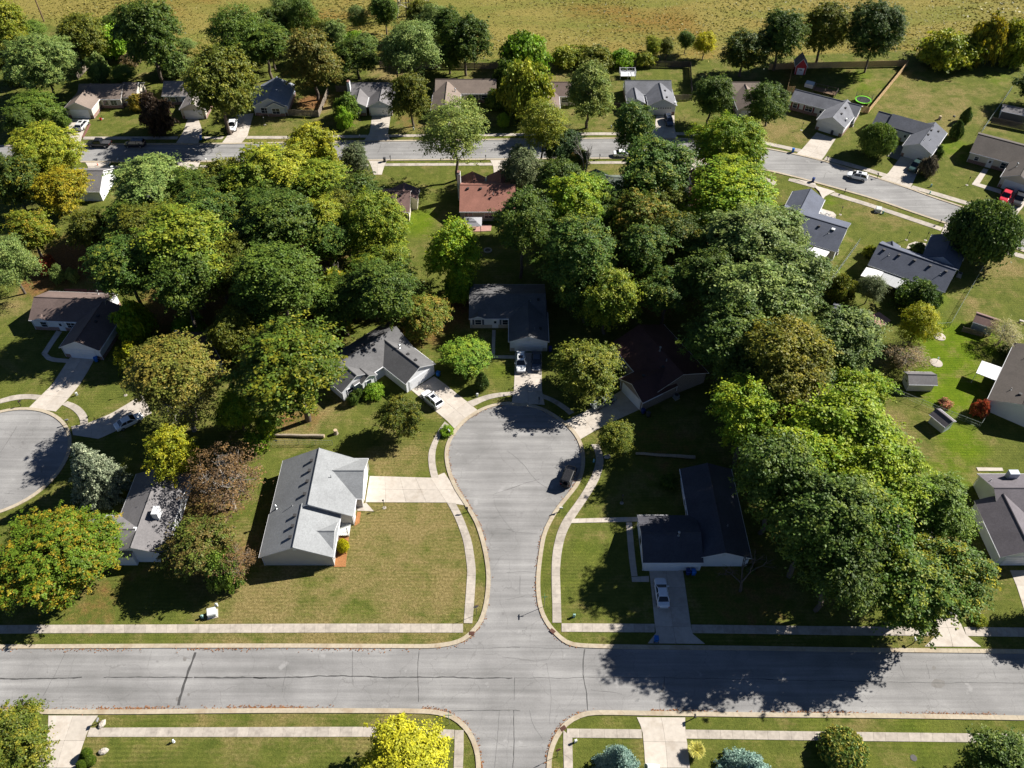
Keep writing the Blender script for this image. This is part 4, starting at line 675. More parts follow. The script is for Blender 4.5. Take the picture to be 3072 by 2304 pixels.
('feather','green',-137.41,234.94,4.8,8.54,'bright green bush or tree in the thicket at the far left'),
('maple','green',-123.68,229.32,3.07,5.83,'bright green bush or tree in the thicket at the far left'),
('shrub','pale',-110.87,244.29,3.37,6.48,'pale feathery bush or tree in the thicket at the far left'),
('feather','green',-114.25,238.91,4.67,9.19,'bright green bush or tree in the thicket at the far left')]}
# ------------------------------------------------------------------ materials
MATS={}
def nodes(name):
    m=bpy.data.materials.new(name); m.use_nodes=True; t=m.node_tree; b=t.nodes['Principled BSDF']
    return m,t,b
def N(t,k,**kw):
    n=t.nodes.new(k)
    for a,v in kw.items():
        if a.startswith('i_'): n.inputs[a[2:].replace('_',' ')].default_value=v
        else: setattr(n,a,v)
    return n
def ramp(t,stops,src):
    r=t.nodes.new('ShaderNodeValToRGB'); e=r.color_ramp.elements
    while len(e)<len(stops): e.new(.5)
    for el,(p,c) in zip(e,stops): el.position=p; el.color=(*c,1) if len(c)==3 else c
    t.links.new(src,r.inputs[0]); return r.outputs[0]
def coords(t,scale=(1,1,1),rot=(0,0,0)):
    g=t.nodes.new('ShaderNodeNewGeometry'); m=t.nodes.new('ShaderNodeMapping'); m.inputs['Scale'].default_value=scale; m.inputs['Rotation'].default_value=rot
    t.links.new(g.outputs['Position'],m.inputs['Vector']); return m.outputs[0]
def noise(t,vec,scale,detail=4,rough=.6,dist=0):
    n=N(t,'ShaderNodeTexNoise'); n.inputs['Scale'].default_value=scale; n.inputs['Detail'].default_value=detail; n.inputs['Roughness'].default_value=rough; n.inputs['Distortion'].default_value=dist
    t.links.new(vec,n.inputs['Vector']); return n.outputs[0]
def mixc(t,f,a,b,mode='MIX'):
    m=N(t,'ShaderNodeMix',data_type='RGBA',blend_type=mode)
    for s,v in ((m.inputs[0],f),(m.inputs[6],a),(m.inputs[7],b)):
        if hasattr(v,'links'): t.links.new(v,s)
        elif isinstance(v,(int,float)): s.default_value=v
        else: s.default_value=(*v,1)
    return m.outputs[2]
def math_(t,op,a,b=0.,clamp=False):
    m=N(t,'ShaderNodeMath',operation=op,use_clamp=clamp)
    for s,v in ((m.inputs[0],a),(m.inputs[1],b)):
        if hasattr(v,'links'): t.links.new(v,s)
        else: s.default_value=v
    return m.outputs[0]
def bump(t,b,h,strength=.3,dist=.02):
    n=N(t,'ShaderNodeBump'); n.inputs['Strength'].default_value=strength; n.inputs['Distance'].default_value=dist
    t.links.new(h,n.inputs['Height']); t.links.new(n.outputs[0],b.inputs['Normal'])
def plain(name,c,rough=.7,var=.12,scale=3.,metal=0.,spec=.3,stain=None,coat=0.,objvar=0.):
    c=tuple(x*.8 for x in c)
    if name in MATS: return MATS[name]
    m,t,b=nodes(name); v=coords(t)
    n1=noise(t,v,scale,5); lo=tuple(x*(1-var) for x in c); hi=tuple(min(1,x*(1+var)) for x in c)
    o=ramp(t,[(.3,lo),(.7,hi)],n1)
    if stain:
        n2=noise(t,v,stain[0],4,.65); f=ramp(t,[(stain[1],(0,0,0)),(stain[1]+.2,(1,1,1))],n2); o=mixc(t,math_(t,'MULTIPLY',f,stain[3]),o,stain[2])
    if objvar:
        oi=N(t,'ShaderNodeObjectInfo'); k=math_(t,'MULTIPLY_ADD',oi.outputs['Random'],objvar); t.nodes[-1].inputs[2].default_value=1-objvar/2
        hs=N(t,'ShaderNodeHueSaturation'); t.links.new(k,hs.inputs['Value']); t.links.new(o,hs.inputs['Color']); o=hs.outputs[0]
    t.links.new(o,b.inputs['Base Color']); b.inputs['Roughness'].default_value=rough; b.inputs['Metallic'].default_value=metal
    b.inputs['Specular IOR Level'].default_value=spec; b.inputs['Coat Weight'].default_value=coat
    MATS[name]=m; return m
def shingle(name,c,streak=.25):
    c=tuple(x*.78 for x in c)
    m,t,b=nodes('shingle_'+name); v=coords(t)
    vo=N(t,'ShaderNodeTexVoronoi'); vo.inputs['Scale'].default_value=4.5; t.links.new(coords(t,(1,1,2.2)),vo.inputs['Vector'])
    sep=N(t,'ShaderNodeSeparateColor'); t.links.new(vo.outputs['Color'],sep.inputs[0])
    o=ramp(t,[(0,tuple(x*.91 for x in c)),(1,tuple(x*1.09 for x in c))],sep.outputs[0])
    n2=noise(t,v,.35,5,.65); o=mixc(t,1.,o,ramp(t,[(.3,(1-streak,)*3),(.7,(1.12,)*3)],n2),'MULTIPLY')
    n3=noise(t,v,14,2); o=mixc(t,.35,o,ramp(t,[(.3,(.7,)*3),(.7,(1.25,)*3)],n3),'MULTIPLY')
    t.links.new(o,b.inputs['Base Color']); b.inputs['Roughness'].default_value=.85; b.inputs['Specular IOR Level'].default_value=.25
    bump(t,b,n3,.12,.02); MATS['roof_'+name]=m
for k,c,s in [('gray_light',(.275,.285,.295),.1),('gray_dark',(.15,.148,.152),.2),('gray_black',(.075,.075,.09),.2),('gray_mid',(.2,.19,.195),.2),('gray_blue',(.2,.205,.23),.3),('gray_purple',(.15,.135,.15),.15),
  ('brown_dark',(.1,.048,.042),.25),('brown_dark2',(.105,.09,.08),.15),('brown_mid',(.185,.135,.12),.2),('tan',(.24,.19,.16),.15),('tan_light',(.3,.27,.25),.15),('mauve',(.22,.14,.125),.2),
  ('red',(.36,.165,.125),.2),('rust',(.19,.09,.065),.2),('sage_roof',(.16,.19,.16),.2),('charcoal',(.125,.132,.158),.15),('charcoal_blue',(.115,.128,.17),.18),('blue_light',(.33,.36,.42),.15)]: shingle(k,c,s)
def siding(name,c):
    c=tuple(x*.85 for x in c)
    m,t,b=nodes('siding_'+name); v=coords(t); w=N(t,'ShaderNodeTexWave',wave_type='BANDS',bands_direction='Z',wave_profile='SAW'); w.inputs['Scale'].default_value=1.4; t.links.new(v,w.inputs['Vector'])
    n1=noise(t,v,.6,4); o=ramp(t,[(.3,tuple(x*.9 for x in c)),(.7,c)],n1); o=mixc(t,1.,o,ramp(t,[(0,(1,1,1)),(.9,(1,1,1)),(1,(.72,.72,.72))],w.outputs['Fac']),'MULTIPLY')
    t.links.new(o,b.inputs['Base Color']); b.inputs['Roughness'].default_value=.6; MATS['wall_'+name]=m
for k,c in [('white',(.74,.75,.78)),('whiteblue',(.62,.66,.74)),('bluegray',(.46,.52,.62)),('greige',(.5,.47,.43)),('cream',(.66,.6,.5)),('greenwhite',(.6,.66,.62)),('sage',(.5,.55,.48)),('dark',(.12,.12,.12)),('barnred',(.42,.02,.03))]: siding(k,c)
def brick(name,c,mortar):
    m,t,b=nodes(name); v=coords(t); bt=N(t,'ShaderNodeTexBrick'); bt.inputs['Scale'].default_value=3.5; bt.inputs['Color1'].default_value=(*c,1); bt.inputs['Color2'].default_value=(*[x*.6 for x in c],1); bt.inputs['Mortar'].default_value=(*mortar,1); bt.inputs['Mortar Size'].default_value=.03
    mp=N(t,'ShaderNodeVectorMath',operation='MULTIPLY'); g=N(t,'ShaderNodeNewGeometry'); s=N(t,'ShaderNodeSeparateXYZ'); cb=N(t,'ShaderNodeCombineXYZ'); t.links.new(g.outputs['Position'],s.inputs[0]); t.links.new(math_(t,'ADD',s.outputs[0],s.outputs[1]),cb.inputs[0]); t.links.new(s.outputs[2],cb.inputs[1]); t.links.new(cb.outputs[0],bt.inputs['Vector'])
    t.links.new(bt.outputs['Color'],b.inputs['Base Color']); b.inputs['Roughness'].default_value=.9; MATS[name]=m
brick('brick_red',(.22,.09,.07),(.35,.3,.27)); brick('brick_stone',(.42,.36,.28),(.4,.38,.35)); brick('wall_brickdark',(.2,.15,.12),(.3,.27,.25))
plain('trim_white',(.78,.78,.8),.5,.05); plain('trim_dark',(.05,.05,.055),.5); plain('door_white',(.76,.77,.8),.5,.06,.8); plain('door_red',(.25,.03,.03),.5); plain('shutter_dark',(.1,.11,.15),.6); plain('shutter_red',(.2,.02,.025),.6)
plain('metal_gray',(.3,.31,.32),.5,.1,5,.3); plain('metal_dark',(.03,.03,.032),.5); plain('pvc_white',(.7,.72,.74),.4); plain('flue_metal',(.5,.52,.54),.35,.1,4,.7)
plain('conc',(.53,.475,.415),.9,.1,1.5,stain=(.5,.5,(.3,.25,.2),.5),objvar=.16); plain('conc_old',(.45,.4,.345),.9,.14,2,stain=(.6,.48,(.2,.175,.15),.6),objvar=.2); plain('conc_dark',(.2,.19,.18),.9,.15,2); plain('curbc',(.45,.385,.29),.9,.14,2.5,stain=(.4,.5,(.26,.19,.12),.65),objvar=.1)
plain('joint',(.12,.105,.08),1,.3,4); plain('pink',(.46,.26,.22),.85,.12,1.5); plain('reddeck',(.36,.13,.1),.8,.15,2); plain('redbrick',(.2,.09,.075),.9,.25,5); plain('mulch',(.36,.16,.06),1,.35,9); plain('rock',(.5,.48,.46),.95,.35,6)
plain('awning_white',(.8,.8,.8),.5,.04); plain('awning_gray',(.4,.41,.42),.5,.08); plain('bark',(.12,.095,.075),.95,.3,6); plain('bark_pale',(.3,.27,.24),.95,.25,6); plain('wood_gray',(.24,.2,.16),.9,.25,3,objvar=.25); plain('wood_dark',(.1,.085,.075),.9,.25,3,objvar=.2); plain('wood_tan',(.52,.36,.19),.85,.15,3,objvar=.15); plain('log_wood',(.4,.33,.25),.9,.2,4,stain=(1.2,.5,(.2,.16,.12),.7))
plain('log_end',(.55,.42,.27),.9,.1,5); plain('stone',(.48,.43,.37),.9,.18,4); plain('wire',(.35,.4,.36),.5,.05,2,.5); plain('wire_post',(.3,.33,.31),.5,.05,2,.5)
plain('bin_blue',(.01,.14,.5),.45,.05); plain('bin_navy',(.015,.04,.17),.5,.05); plain('bin_gray',(.07,.07,.075),.5,.05); plain('rubber',(.012,.012,.013),.8); plain('rim',(.45,.46,.48),.35,.05,3,.8)
plain('hydrant_blue',(.25,.55,.62),.5); plain('hydrant_white',(.75,.78,.8),.5); plain('hydrant_teal',(.1,.5,.42),.5); plain('box_teal',(.3,.5,.44),.55); plain('box_white',(.66,.68,.66),.55); plain('iron_brown',(.12,.055,.04),.8,.25,8); plain('iron',(.08,.075,.07),.7)
plain('sign_back',(.3,.3,.31),.45,.05,3,.5); plain('sign_red',(.35,.03,.03),.5); plain('sign_green',(.02,.22,.12),.5); plain('cone_orange',(.8,.12,.03),.6); plain('lime_rim',(.22,.75,.03),.5); plain('net',(.1,.14,.09),.8); plain('canvas',(.3,.3,.32),.8); plain('tub',(.6,.65,.7),.3); plain('flag_red',(.5,.05,.06),.8); plain('bucket_red',(.45,.03,.03),.5); plain('plank_pole',(.2,.13,.08),.9); plain('lattice',(.5,.47,.42),.6,.1,3,.3)
plain('tar',(.075,.073,.072),.7,.3,6); plain('vent_dark',(.045,.043,.045),.7); plain('leaflitter',(.3,.13,.05),1,.4,7)
def glass(name,c=(.02,.028,.045),rough=.08):
    m,t,b=nodes(name); b.inputs['Base Color'].default_value=(*c,1); b.inputs['Roughness'].default_value=rough; b.inputs['Specular IOR Level'].default_value=.8; MATS[name]=m
glass('pane'); glass('car_glass',(.012,.014,.018),.05)
def paint(name,c,metal=.0):
    m,t,b=nodes('paint_'+name); n=noise(t,coords(t),3,3); t.links.new(ramp(t,[(.3,tuple(x*.93 for x in c)),(.7,c)],n),b.inputs['Base Color']); b.inputs['Roughness'].default_value=.32; b.inputs['Metallic'].default_value=metal; b.inputs['Coat Weight'].default_value=.5; b.inputs['Coat Roughness'].default_value=.06; MATS['paint_'+name]=m
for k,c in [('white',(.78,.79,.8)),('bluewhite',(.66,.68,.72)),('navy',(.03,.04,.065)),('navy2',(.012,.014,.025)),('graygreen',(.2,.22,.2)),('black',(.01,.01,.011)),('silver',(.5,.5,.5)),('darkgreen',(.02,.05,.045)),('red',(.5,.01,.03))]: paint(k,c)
plain('lamp_red',(.4,.02,.02),.3); plain('lamp_clear',(.6,.6,.62),.2)
# ------ ground
def ground_mat():
    m,t,b=nodes('ground'); v=coords(t)
    def at(n):
        a=N(t,'ShaderNodeAttribute',attribute_name=n); return a.outputs['Fac']
    nl=noise(t,v,.09,5,.6); nm=noise(t,v,.45,6,.7); nf=noise(t,v,2.6,5,.75); nx=noise(t,v,9,3,.7)
    stripes=noise(t,coords(t,(.25,3.2,1)),1.0,3,.6)
    base=ramp(t,[(.3,(.074,.096,.018)),(.7,(.145,.158,.034))],nm)
    viv=ramp(t,[(.3,(.075,.13,.006)),(.7,(.14,.195,.01))],nm)
    dry=ramp(t,[(.25,(.13,.108,.036)),(.5,(.215,.17,.07)),(.75,(.31,.245,.12))],nf)
    lit=ramp(t,[(.3,(.1,.05,.022)),(.7,(.27,.14,.06))],nf)
    mead=ramp(t,[(.3,(.18,.155,.042)),(.5,(.235,.196,.056)),(.7,(.28,.23,.075))],noise(t,coords(t,(1,1.6,1)),.55,6,.75))
    mead=mixc(t,ramp(t,[(.5,(0,0,0)),(.62,(1,1,1))],noise(t,v,.022,4,.55)),mead,ramp(t,[(.3,(.17,.115,.03)),(.7,(.25,.165,.045))],nf))
    mead=mixc(t,ramp(t,[(.46,(0,0,0)),(.62,(.8,.8,.8))],noise(t,coords(t,(.5,1.6,1)),.05,5,.6)),mead,(.155,.165,.036))
    def fac(a,n,amt):
        x=math_(t,'ADD',a,math_(t,'MULTIPLY',math_(t,'SUBTRACT',n,.5),amt)); return ramp(t,[(.25,(0,0,0)),(.75,(1,1,1))],x)
    c=mixc(t,fac(at('vivid'),nl,.7),base,viv)
    dn=math_(t,'ADD',math_(t,'MULTIPLY',nm,.6),math_(t,'MULTIPLY',stripes,.4))
    big=noise(t,v,.16,6,.62,.4); dd=math_(t,'ADD',math_(t,'MULTIPLY',at('dry'),.9),math_(t,'ADD',math_(t,'MULTIPLY',math_(t,'SUBTRACT',big,.5),2.2),math_(t,'MULTIPLY',math_(t,'SUBTRACT',dn,.5),1.9)))
    c=mixc(t,ramp(t,[(.2,(0,0,0)),(.85,(1,1,1))],dd),c,dry)
    c=mixc(t,ramp(t,[(.62,(0,0,0)),(.74,(.6,.6,.6))],math_(t,'MULTIPLY',nm,1.0)),c,(.045,.066,.012))
    c=mixc(t,fac(at('litter'),nm,1.3),c,lit)
    c=mixc(t,ramp(t,[(.35,(0,0,0)),(.65,(1,1,1))],math_(t,'ADD',at('meadow'),math_(t,'MULTIPLY',math_(t,'SUBTRACT',nm,.5),.5))),c,mead)
    # blades and fallen leaves as fine grain
    c=mixc(t,1.,c,ramp(t,[(.25,(.6,.62,.55)),(.75,(1.35,1.33,1.3))],nx),'MULTIPLY')
    c=mixc(t,1.,c,ramp(t,[(.3,(.8,.8,.8)),(.7,(1.18,1.18,1.18))],nf),'MULTIPLY')
    vo=N(t,'ShaderNodeTexVoronoi'); vo.inputs['Scale'].default_value=1.5; t.links.new(v,vo.inputs['Vector'])
    c=mixc(t,math_(t,'MULTIPLY',ramp(t,[(.05,(1,1,1)),(.09,(0,0,0))],vo.outputs['Distance']),.45),c,(.33,.22,.06))
    ws=N(t,'ShaderNodeTexWave',wave_type='BANDS',bands_direction='Y'); ws.inputs['Scale'].default_value=.55; ws.inputs['Distortion'].default_value=1.2; ws.inputs['Detail'].default_value=3; ws.inputs['Detail Scale'].default_value=.6; t.links.new(v,ws.inputs['Vector'])
    c=mixc(t,math_(t,'MULTIPLY',ramp(t,[(.42,(0,0,0)),(.6,(1,1,1))],nl),.55),c,mixc(t,1.,c,ramp(t,[(0,(.72,.74,.7)),(1,(1.15,1.14,1.1))],ws.outputs['Fac']),'MULTIPLY'))
    c=mixc(t,1.,c,(.86,.86,.86),'MULTIPLY')
    t.links.new(c,b.inputs['Base Color']); b.inputs['Roughness'].default_value=1; b.inputs['Specular IOR Level'].default_value=.08
    bump(t,b,math_(t,'ADD',nx,math_(t,'MULTIPLY',nf,1.5)),.75,.1); MATS['ground']=m
ground_mat()
def asphalt():
    m,t,b=nodes('asphalt'); v=coords(t)
    a=noise(t,v,.12,5,.6); s=noise(t,coords(t,(.05,1.1,1)),1,4,.55); f=noise(t,v,5,5,.8); g=noise(t,v,22,2)
    k=math_(t,'ADD',math_(t,'MULTIPLY',a,.5),math_(t,'MULTIPLY',s,.5))
    c=ramp(t,[(.33,(.145,.142,.139)),(.5,(.21,.205,.202)),(.66,(.29,.284,.278))],k)
    c=mixc(t,.6,c,ramp(t,[(.25,(.78,)*3),(.75,(1.2,)*3)],f),'MULTIPLY'); c=mixc(t,.6,c,ramp(t,[(.3,(.75,)*3),(.7,(1.25,)*3)],g),'MULTIPLY')
    p=noise(t,v,.4,4,.55); c=mixc(t,ramp(t,[(.66,(0,0,0)),(.72,(.5,.5,.5))],p),c,(.32,.312,.308))
    q=noise(t,v,.55,3,.5,.3); c=mixc(t,ramp(t,[(.7,(0,0,0)),(.75,(.5,.5,.5))],q),c,(.125,.12,.117))
    vo=N(t,'ShaderNodeTexVoronoi',feature='DISTANCE_TO_EDGE'); vo.inputs['Scale'].default_value=.17; w=N(t,'ShaderNodeVectorMath',operation='ADD'); nn=N(t,'ShaderNodeTexNoise'); nn.inputs['Scale'].default_value=.35; nn.inputs['Detail'].default_value=5
    t.links.new(v,nn.inputs['Vector']); sc=N(t,'ShaderNodeVectorMath',operation='SCALE'); sc.inputs['Scale'].default_value=3.; t.links.new(nn.outputs['Color'],sc.inputs[0]); t.links.new(v,w.inputs[0]); t.links.new(sc.outputs[0],w.inputs[1]); t.links.new(w.outputs[0],vo.inputs['Vector'])
    c=mixc(t,math_(t,'MULTIPLY',ramp(t,[(.0,(1,1,1)),(.008,(0,0,0))],vo.outputs['Distance']),.4),c,(.09,.086,.083))
    t.links.new(c,b.inputs['Base Color']); b.inputs['Roughness'].default_value=.9; b.inputs['Specular IOR Level'].default_value=.25; bump(t,b,g,.3,.01); MATS['asphalt']=m
asphalt()
# ------ leaves : colour a, colour b, share of b
PAL={'pale':((.1,.135,.045),(.15,.175,.06),.4),'pale2':((.12,.15,.04),(.18,.19,.05),.4),'palelit':((.085,.12,.036),(.14,.165,.055),.5),'palelit2':((.06,.088,.024),(.11,.13,.04),.45),'graygreen':((.09,.105,.06),(.135,.14,.085),.4),'graydark':((.06,.075,.042),(.1,.105,.06),.4),
 'yg':((.115,.135,.016),(.2,.19,.02),.45),'yg2':((.085,.12,.016),(.165,.175,.02),.5),'yellowgreen':((.155,.165,.015),(.24,.215,.015),.5),'green':((.065,.1,.018),(.1,.13,.022),.4),'greenmix':((.045,.078,.016),(.12,.13,.02),.3),'greenyel':((.06,.1,.014),(.24,.2,.014),.3),'greenyel2':((.055,.095,.014),(.15,.16,.014),.35),
 'dark':((.042,.068,.013),(.078,.1,.016),.4),'dark2':((.036,.06,.014),(.07,.092,.018),.35),'darkyel':((.045,.066,.013),(.18,.15,.015),.25),'blue':((.04,.07,.03),(.065,.09,.035),.4),'olive':((.07,.08,.013),(.125,.118,.016),.4),'olive2':((.07,.085,.014),(.13,.125,.016),.4),'olive3':((.06,.075,.013),(.13,.115,.015),.35),
 'lime':((.1,.17,.014),(.15,.2,.018),.4),'lime2':((.1,.155,.012),(.18,.2,.012),.45),'lime3':((.085,.14,.02),(.15,.18,.022),.4),'lime4':((.12,.175,.012),(.18,.21,.013),.5),'gold':((.2,.15,.012),(.11,.115,.013),.4),'gold2':((.16,.165,.014),(.36,.24,.01),.3),'goldgreen':((.11,.125,.014),(.2,.14,.014),.3),'goldgreen2':((.068,.098,.014),(.16,.15,.014),.33),'goldolive':((.095,.095,.013),(.16,.132,.012),.4),
 'autumn':((.088,.09,.02),(.14,.108,.026),.45),'orange':((.24,.16,.025),(.14,.12,.02),.4),'orange2':((.06,.09,.016),(.32,.12,.015),.25),'orange3':((.085,.105,.017),(.19,.13,.028),.35),'orangemaple':((.08,.12,.013),(.2,.135,.014),.3),'browngreen':((.12,.085,.03),(.08,.1,.02),.5),
 'yellow':((.33,.28,.01),(.26,.25,.012),.35),'yellow2':((.15,.16,.01),(.24,.21,.01),.45),'yellow3':((.3,.265,.02),(.2,.2,.02),.35),'redbush':((.25,.045,.025),(.16,.06,.025),.4),'plum':((.035,.022,.02),(.06,.035,.025),.4),'plum2':((.07,.055,.05),(.1,.08,.06),.4),'pink':((.35,.14,.12),(.09,.11,.03),.45),
 'brown':((.12,.085,.06),(.18,.12,.06),.4),'tan':((.2,.17,.08),(.25,.2,.1),.4),'purplebrown':((.1,.06,.042),(.15,.085,.042),.45),'sprucegray':((.135,.15,.105),(.2,.205,.15),.4),'spruceblue':((.12,.175,.165),(.18,.235,.22),.4),'grassyellow':((.3,.27,.08),(.42,.36,.14),.4),'hollymix':((.055,.085,.018),(.2,.17,.035),.4),'clip':((.045,.075,.008),(.08,.105,.01),.4),'bark':((.2,.18,.16),(.3,.27,.25),.4)}
def leafmat(name):
    k='leaf_'+name
    if k in MATS: return MATS[k]
    a,bc,sh=PAL[name]; m,t,b=nodes(k); kk=.85 if name in('meadow','bark') else 1.8; sp_=name.startswith('spruce'); a=(a[0]*kk*.94,a[1]*kk*1.02,a[2]*kk*(1 if sp_ else .85)); bc=(bc[0]*kk*.96,bc[1]*kk*1.02,bc[2]*kk*(1 if sp_ else .85))
    at=N(t,'ShaderNodeAttribute',attribute_name='tint'); sp=N(t,'ShaderNodeSeparateColor'); t.links.new(at.outputs['Color'],sp.inputs[0])
    f=ramp(t,[(max(0,1-sh-.12),(0,0,0)),(min(1,1-sh+.12),(1,1,1))],sp.outputs[0]); c=mixc(t,f,a,bc)
    c=mixc(t,1.,c,ramp(t,[(0,(.5,.52,.5)),(1,(1.5,1.47,1.3))],sp.outputs[1]),'MULTIPLY')
    oi=N(t,'ShaderNodeObjectInfo'); hs=N(t,'ShaderNodeHueSaturation'); t.links.new(c,hs.inputs['Color'])
    mr=N(t,'ShaderNodeMapRange'); mr.inputs['To Min'].default_value=.86; mr.inputs['To Max'].default_value=1.14; t.links.new(oi.outputs['Random'],mr.inputs[0]); t.links.new(mr.outputs[0],hs.inputs['Value'])
    t.links.new(hs.outputs[0],b.inputs['Base Color']); b.inputs['Roughness'].default_value=.55; b.inputs['Specular IOR Level'].default_value=.25
    tr=N(t,'ShaderNodeBsdfTranslucent'); t.links.new(hs.outputs[0],tr.inputs[0]); mx=N(t,'ShaderNodeMixShader'); mx.inputs[0].default_value=.36
    t.links.new(b.outputs[0],mx.inputs[1]); t.links.new(tr.outputs[0],mx.inputs[2]); t.links.new(mx.outputs[0],t.nodes['Material Output'].inputs[0])
    MATS[k]=m; return m
# ------------------------------------------------------------------ mesh helpers
def link(o,parent=None):
    col.objects.link(o)
    if parent is not None: o.parent=parent
    return o
class MB:
    def __init__(s): s.v=[]; s.f=[]; s.m=[]
    def poly(s,pts,mi=0):
        n=len(s.v); s.v+= [tuple(p) for p in pts]; s.f.append(list(range(n,n+len(pts)))); s.m.append(mi)
    def hull(s,bot,top,mi=0,mt=None):
        n=len(s.v); k=len(bot); s.v+=[tuple(p) for p in bot]+[tuple(p) for p in top]
        s.f.append(list(range(n+k-1,n-1,-1))); s.f.append(list(range(n+k,n+2*k))); s.m+=[mi,mi if mt is None else mt]
        for i in range(k): j=(i+1)%k; s.f.append([n+i,n+j,n+k+j,n+k+i]); s.m.append(mi)
    def box(s,c,size,rz=0.,mi=0):
        cx,cy,cz=c; hx,hy,hz=size[0]/2,size[1]/2,size[2]/2; cs,sn=math.cos(rz),math.sin(rz)
        q=[(cx+x*cs-y*sn,cy+x*sn+y*cs) for x,y in ((-hx,-hy),(hx,-hy),(hx,hy),(-hx,hy))]
        s.hull([(x,y,cz-hz) for x,y in q],[(x,y,cz+hz) for x,y in q],mi)
    def tube(s,pts,rad,n=6,mi=0,cap=True):
        pts=[Vector(p) for p in pts]; base=len(s.v); ref=Vector((.3,.2,1)).normalized()
        for i,p in enumerate(pts):
            d=(pts[min(i+1,len(pts)-1)]-pts[max(i-1,0)]).normalized(); a=d.cross(ref if abs(d.dot(ref))<.95 else Vector((1,0,0))).normalized(); b=d.cross(a)
            r=rad[i] if hasattr(rad,'__len__') else rad
            for k in range(n): th=2*math.pi*k/n; s.v.append(tuple(p+(a*math.cos(th)+b*math.sin(th))*r))
        for i in range(len(pts)-1):
            for k in range(n): k2=(k+1)%n; s.f.append([base+i*n+k,base+i*n+k2,base+(i+1)*n+k2,base+(i+1)*n+k]); s.m.append(mi)
        if cap:
            s.f.append([base+k for k in range(n)][::-1]); s.f.append([base+(len(pts)-1)*n+k for k in range(n)]); s.m+=[mi,mi]
    def lathe(s,prof,c=(0,0,0),n=12,mi=0):
        base=len(s.v)
        for r,z in prof:
            for k in range(n): th=2*math.pi*k/n; s.v.append((c[0]+r*math.cos(th),c[1]+r*math.sin(th),c[2]+z))
        for i in range(len(prof)-1):
            for k in range(n): k2=(k+1)%n; s.f.append([base+i*n+k,base+i*n+k2,base+(i+1)*n+k2,base+(i+1)*n+k]); s.m.append(mi)
        s.f.append([base+k for k in range(n)][::-1]); s.f.append([base+(len(prof)-1)*n+k for k in range(n)]); s.m+=[mi,mi]
    def mesh(s,name,mats,origin=(0,0,0),smooth=False):
        me=bpy.data.meshes.new(name); o=origin
        me.from_pydata([(x-o[0],y-o[1],z-o[2]) for x,y,z in s.v],[],s.f)
        for m in (mats if isinstance(mats,(list,tuple)) else [mats]): me.materials.append(MATS[m] if isinstance(m,str) else m)
        me.polygons.foreach_set('material_index',s.m)
        if smooth: me.polygons.foreach_set('use_smooth',[True]*len(me.polygons))
        me.update(); return me
    def build(s,name,mats,parent=None,origin=(0,0,0),smooth=False):
        return link(bpy.data.objects.new(name,s.mesh(name,mats,origin,smooth)),parent)
def tag(o,label=None,cat=None,group=None,kind=None):
    if label: o['label']=label
    if cat: o['category']=cat
    if group: o['group']=group
    if kind: o['kind']=kind
    return o
def empty(name,loc,rz=0.):
    e=bpy.data.objects.new(name,None); e.location=loc; e.rotation_euler=(0,0,rz); e.empty_display_size=.3; return link(e)
def npmesh(name,verts,faces4,mats,tint=None):
    me=bpy.data.meshes.new(name); nv=len(verts); nf=len(faces4); k=faces4.shape[1]
    me.vertices.add(nv); me.vertices.foreach_set('co',verts.astype(np.float32).ravel()); me.loops.add(nf*k); me.loops.foreach_set('vertex_index',faces4.astype(np.int32).ravel())
    me.polygons.add(nf); me.polygons.foreach_set('loop_start',np.arange(nf,dtype=np.int32)*k)
    me.update(calc_edges=True)
    if tint is not None:
        a=me.color_attributes.new('tint','FLOAT_COLOR','POINT'); a.data.foreach_set('color',tint.astype(np.float32).ravel())
    for m in mats: me.materials.append(m)
    me.validate(); return me
def smooth_line(p,it=2):
    p=[tuple(q) for q in p]
    for _ in range(it):
        q=[p[0]]
        for a,b in zip(p[:-1],p[1:]):
            q+= [(a[0]*.75+b[0]*.25,a[1]*.75+b[1]*.25),(a[0]*.25+b[0]*.75,a[1]*.25+b[1]*.75)]
        q.append(p[-1]); p=q
    return p
def resample(p,n):
    P=np.array(p,float); d=np.r_[0,np.cumsum(np.hypot(*(P[1:]-P[:-1]).T))]; s=np.linspace(0,d[-1],n)
    return np.c_[np.interp(s,d,P[:,0]),np.interp(s,d,P[:,1])]
def length(p): P=np.array(p,float); return float(np.hypot(*(P[1:]-P[:-1]).T).sum())
def offset(p,d):
    P=np.array(p,float); t=np.gradient(P,axis=0); t/=np.linalg.norm(t,axis=1)[:,None]+1e-9
    return P+np.c_[-t[:,1],t[:,0]]*d
def flat(name,pts,z,mat,parent=None):
    tri=tessellate_polygon([[Vector((x,y,0)) for x,y in pts]]); me=bpy.data.meshes.new(name)
    a2=sum(pts[i][0]*pts[(i+1)%len(pts)][1]-pts[(i+1)%len(pts)][0]*pts[i][1] for i in range(len(pts)))
    fs=[]
    for a,b,c in tri:
        cr=(pts[b][0]-pts[a][0])*(pts[c][1]-pts[a][1])-(pts[b][1]-pts[a][1])*(pts[c][0]-pts[a][0]); fs.append((a,b,c) if cr>0 else (a,c,b))
    me.from_pydata([(x,y,z) for x,y in pts],[],fs); me.materials.append(MATS[mat]); me.update()
    return link(bpy.data.objects.new(name,me),parent)
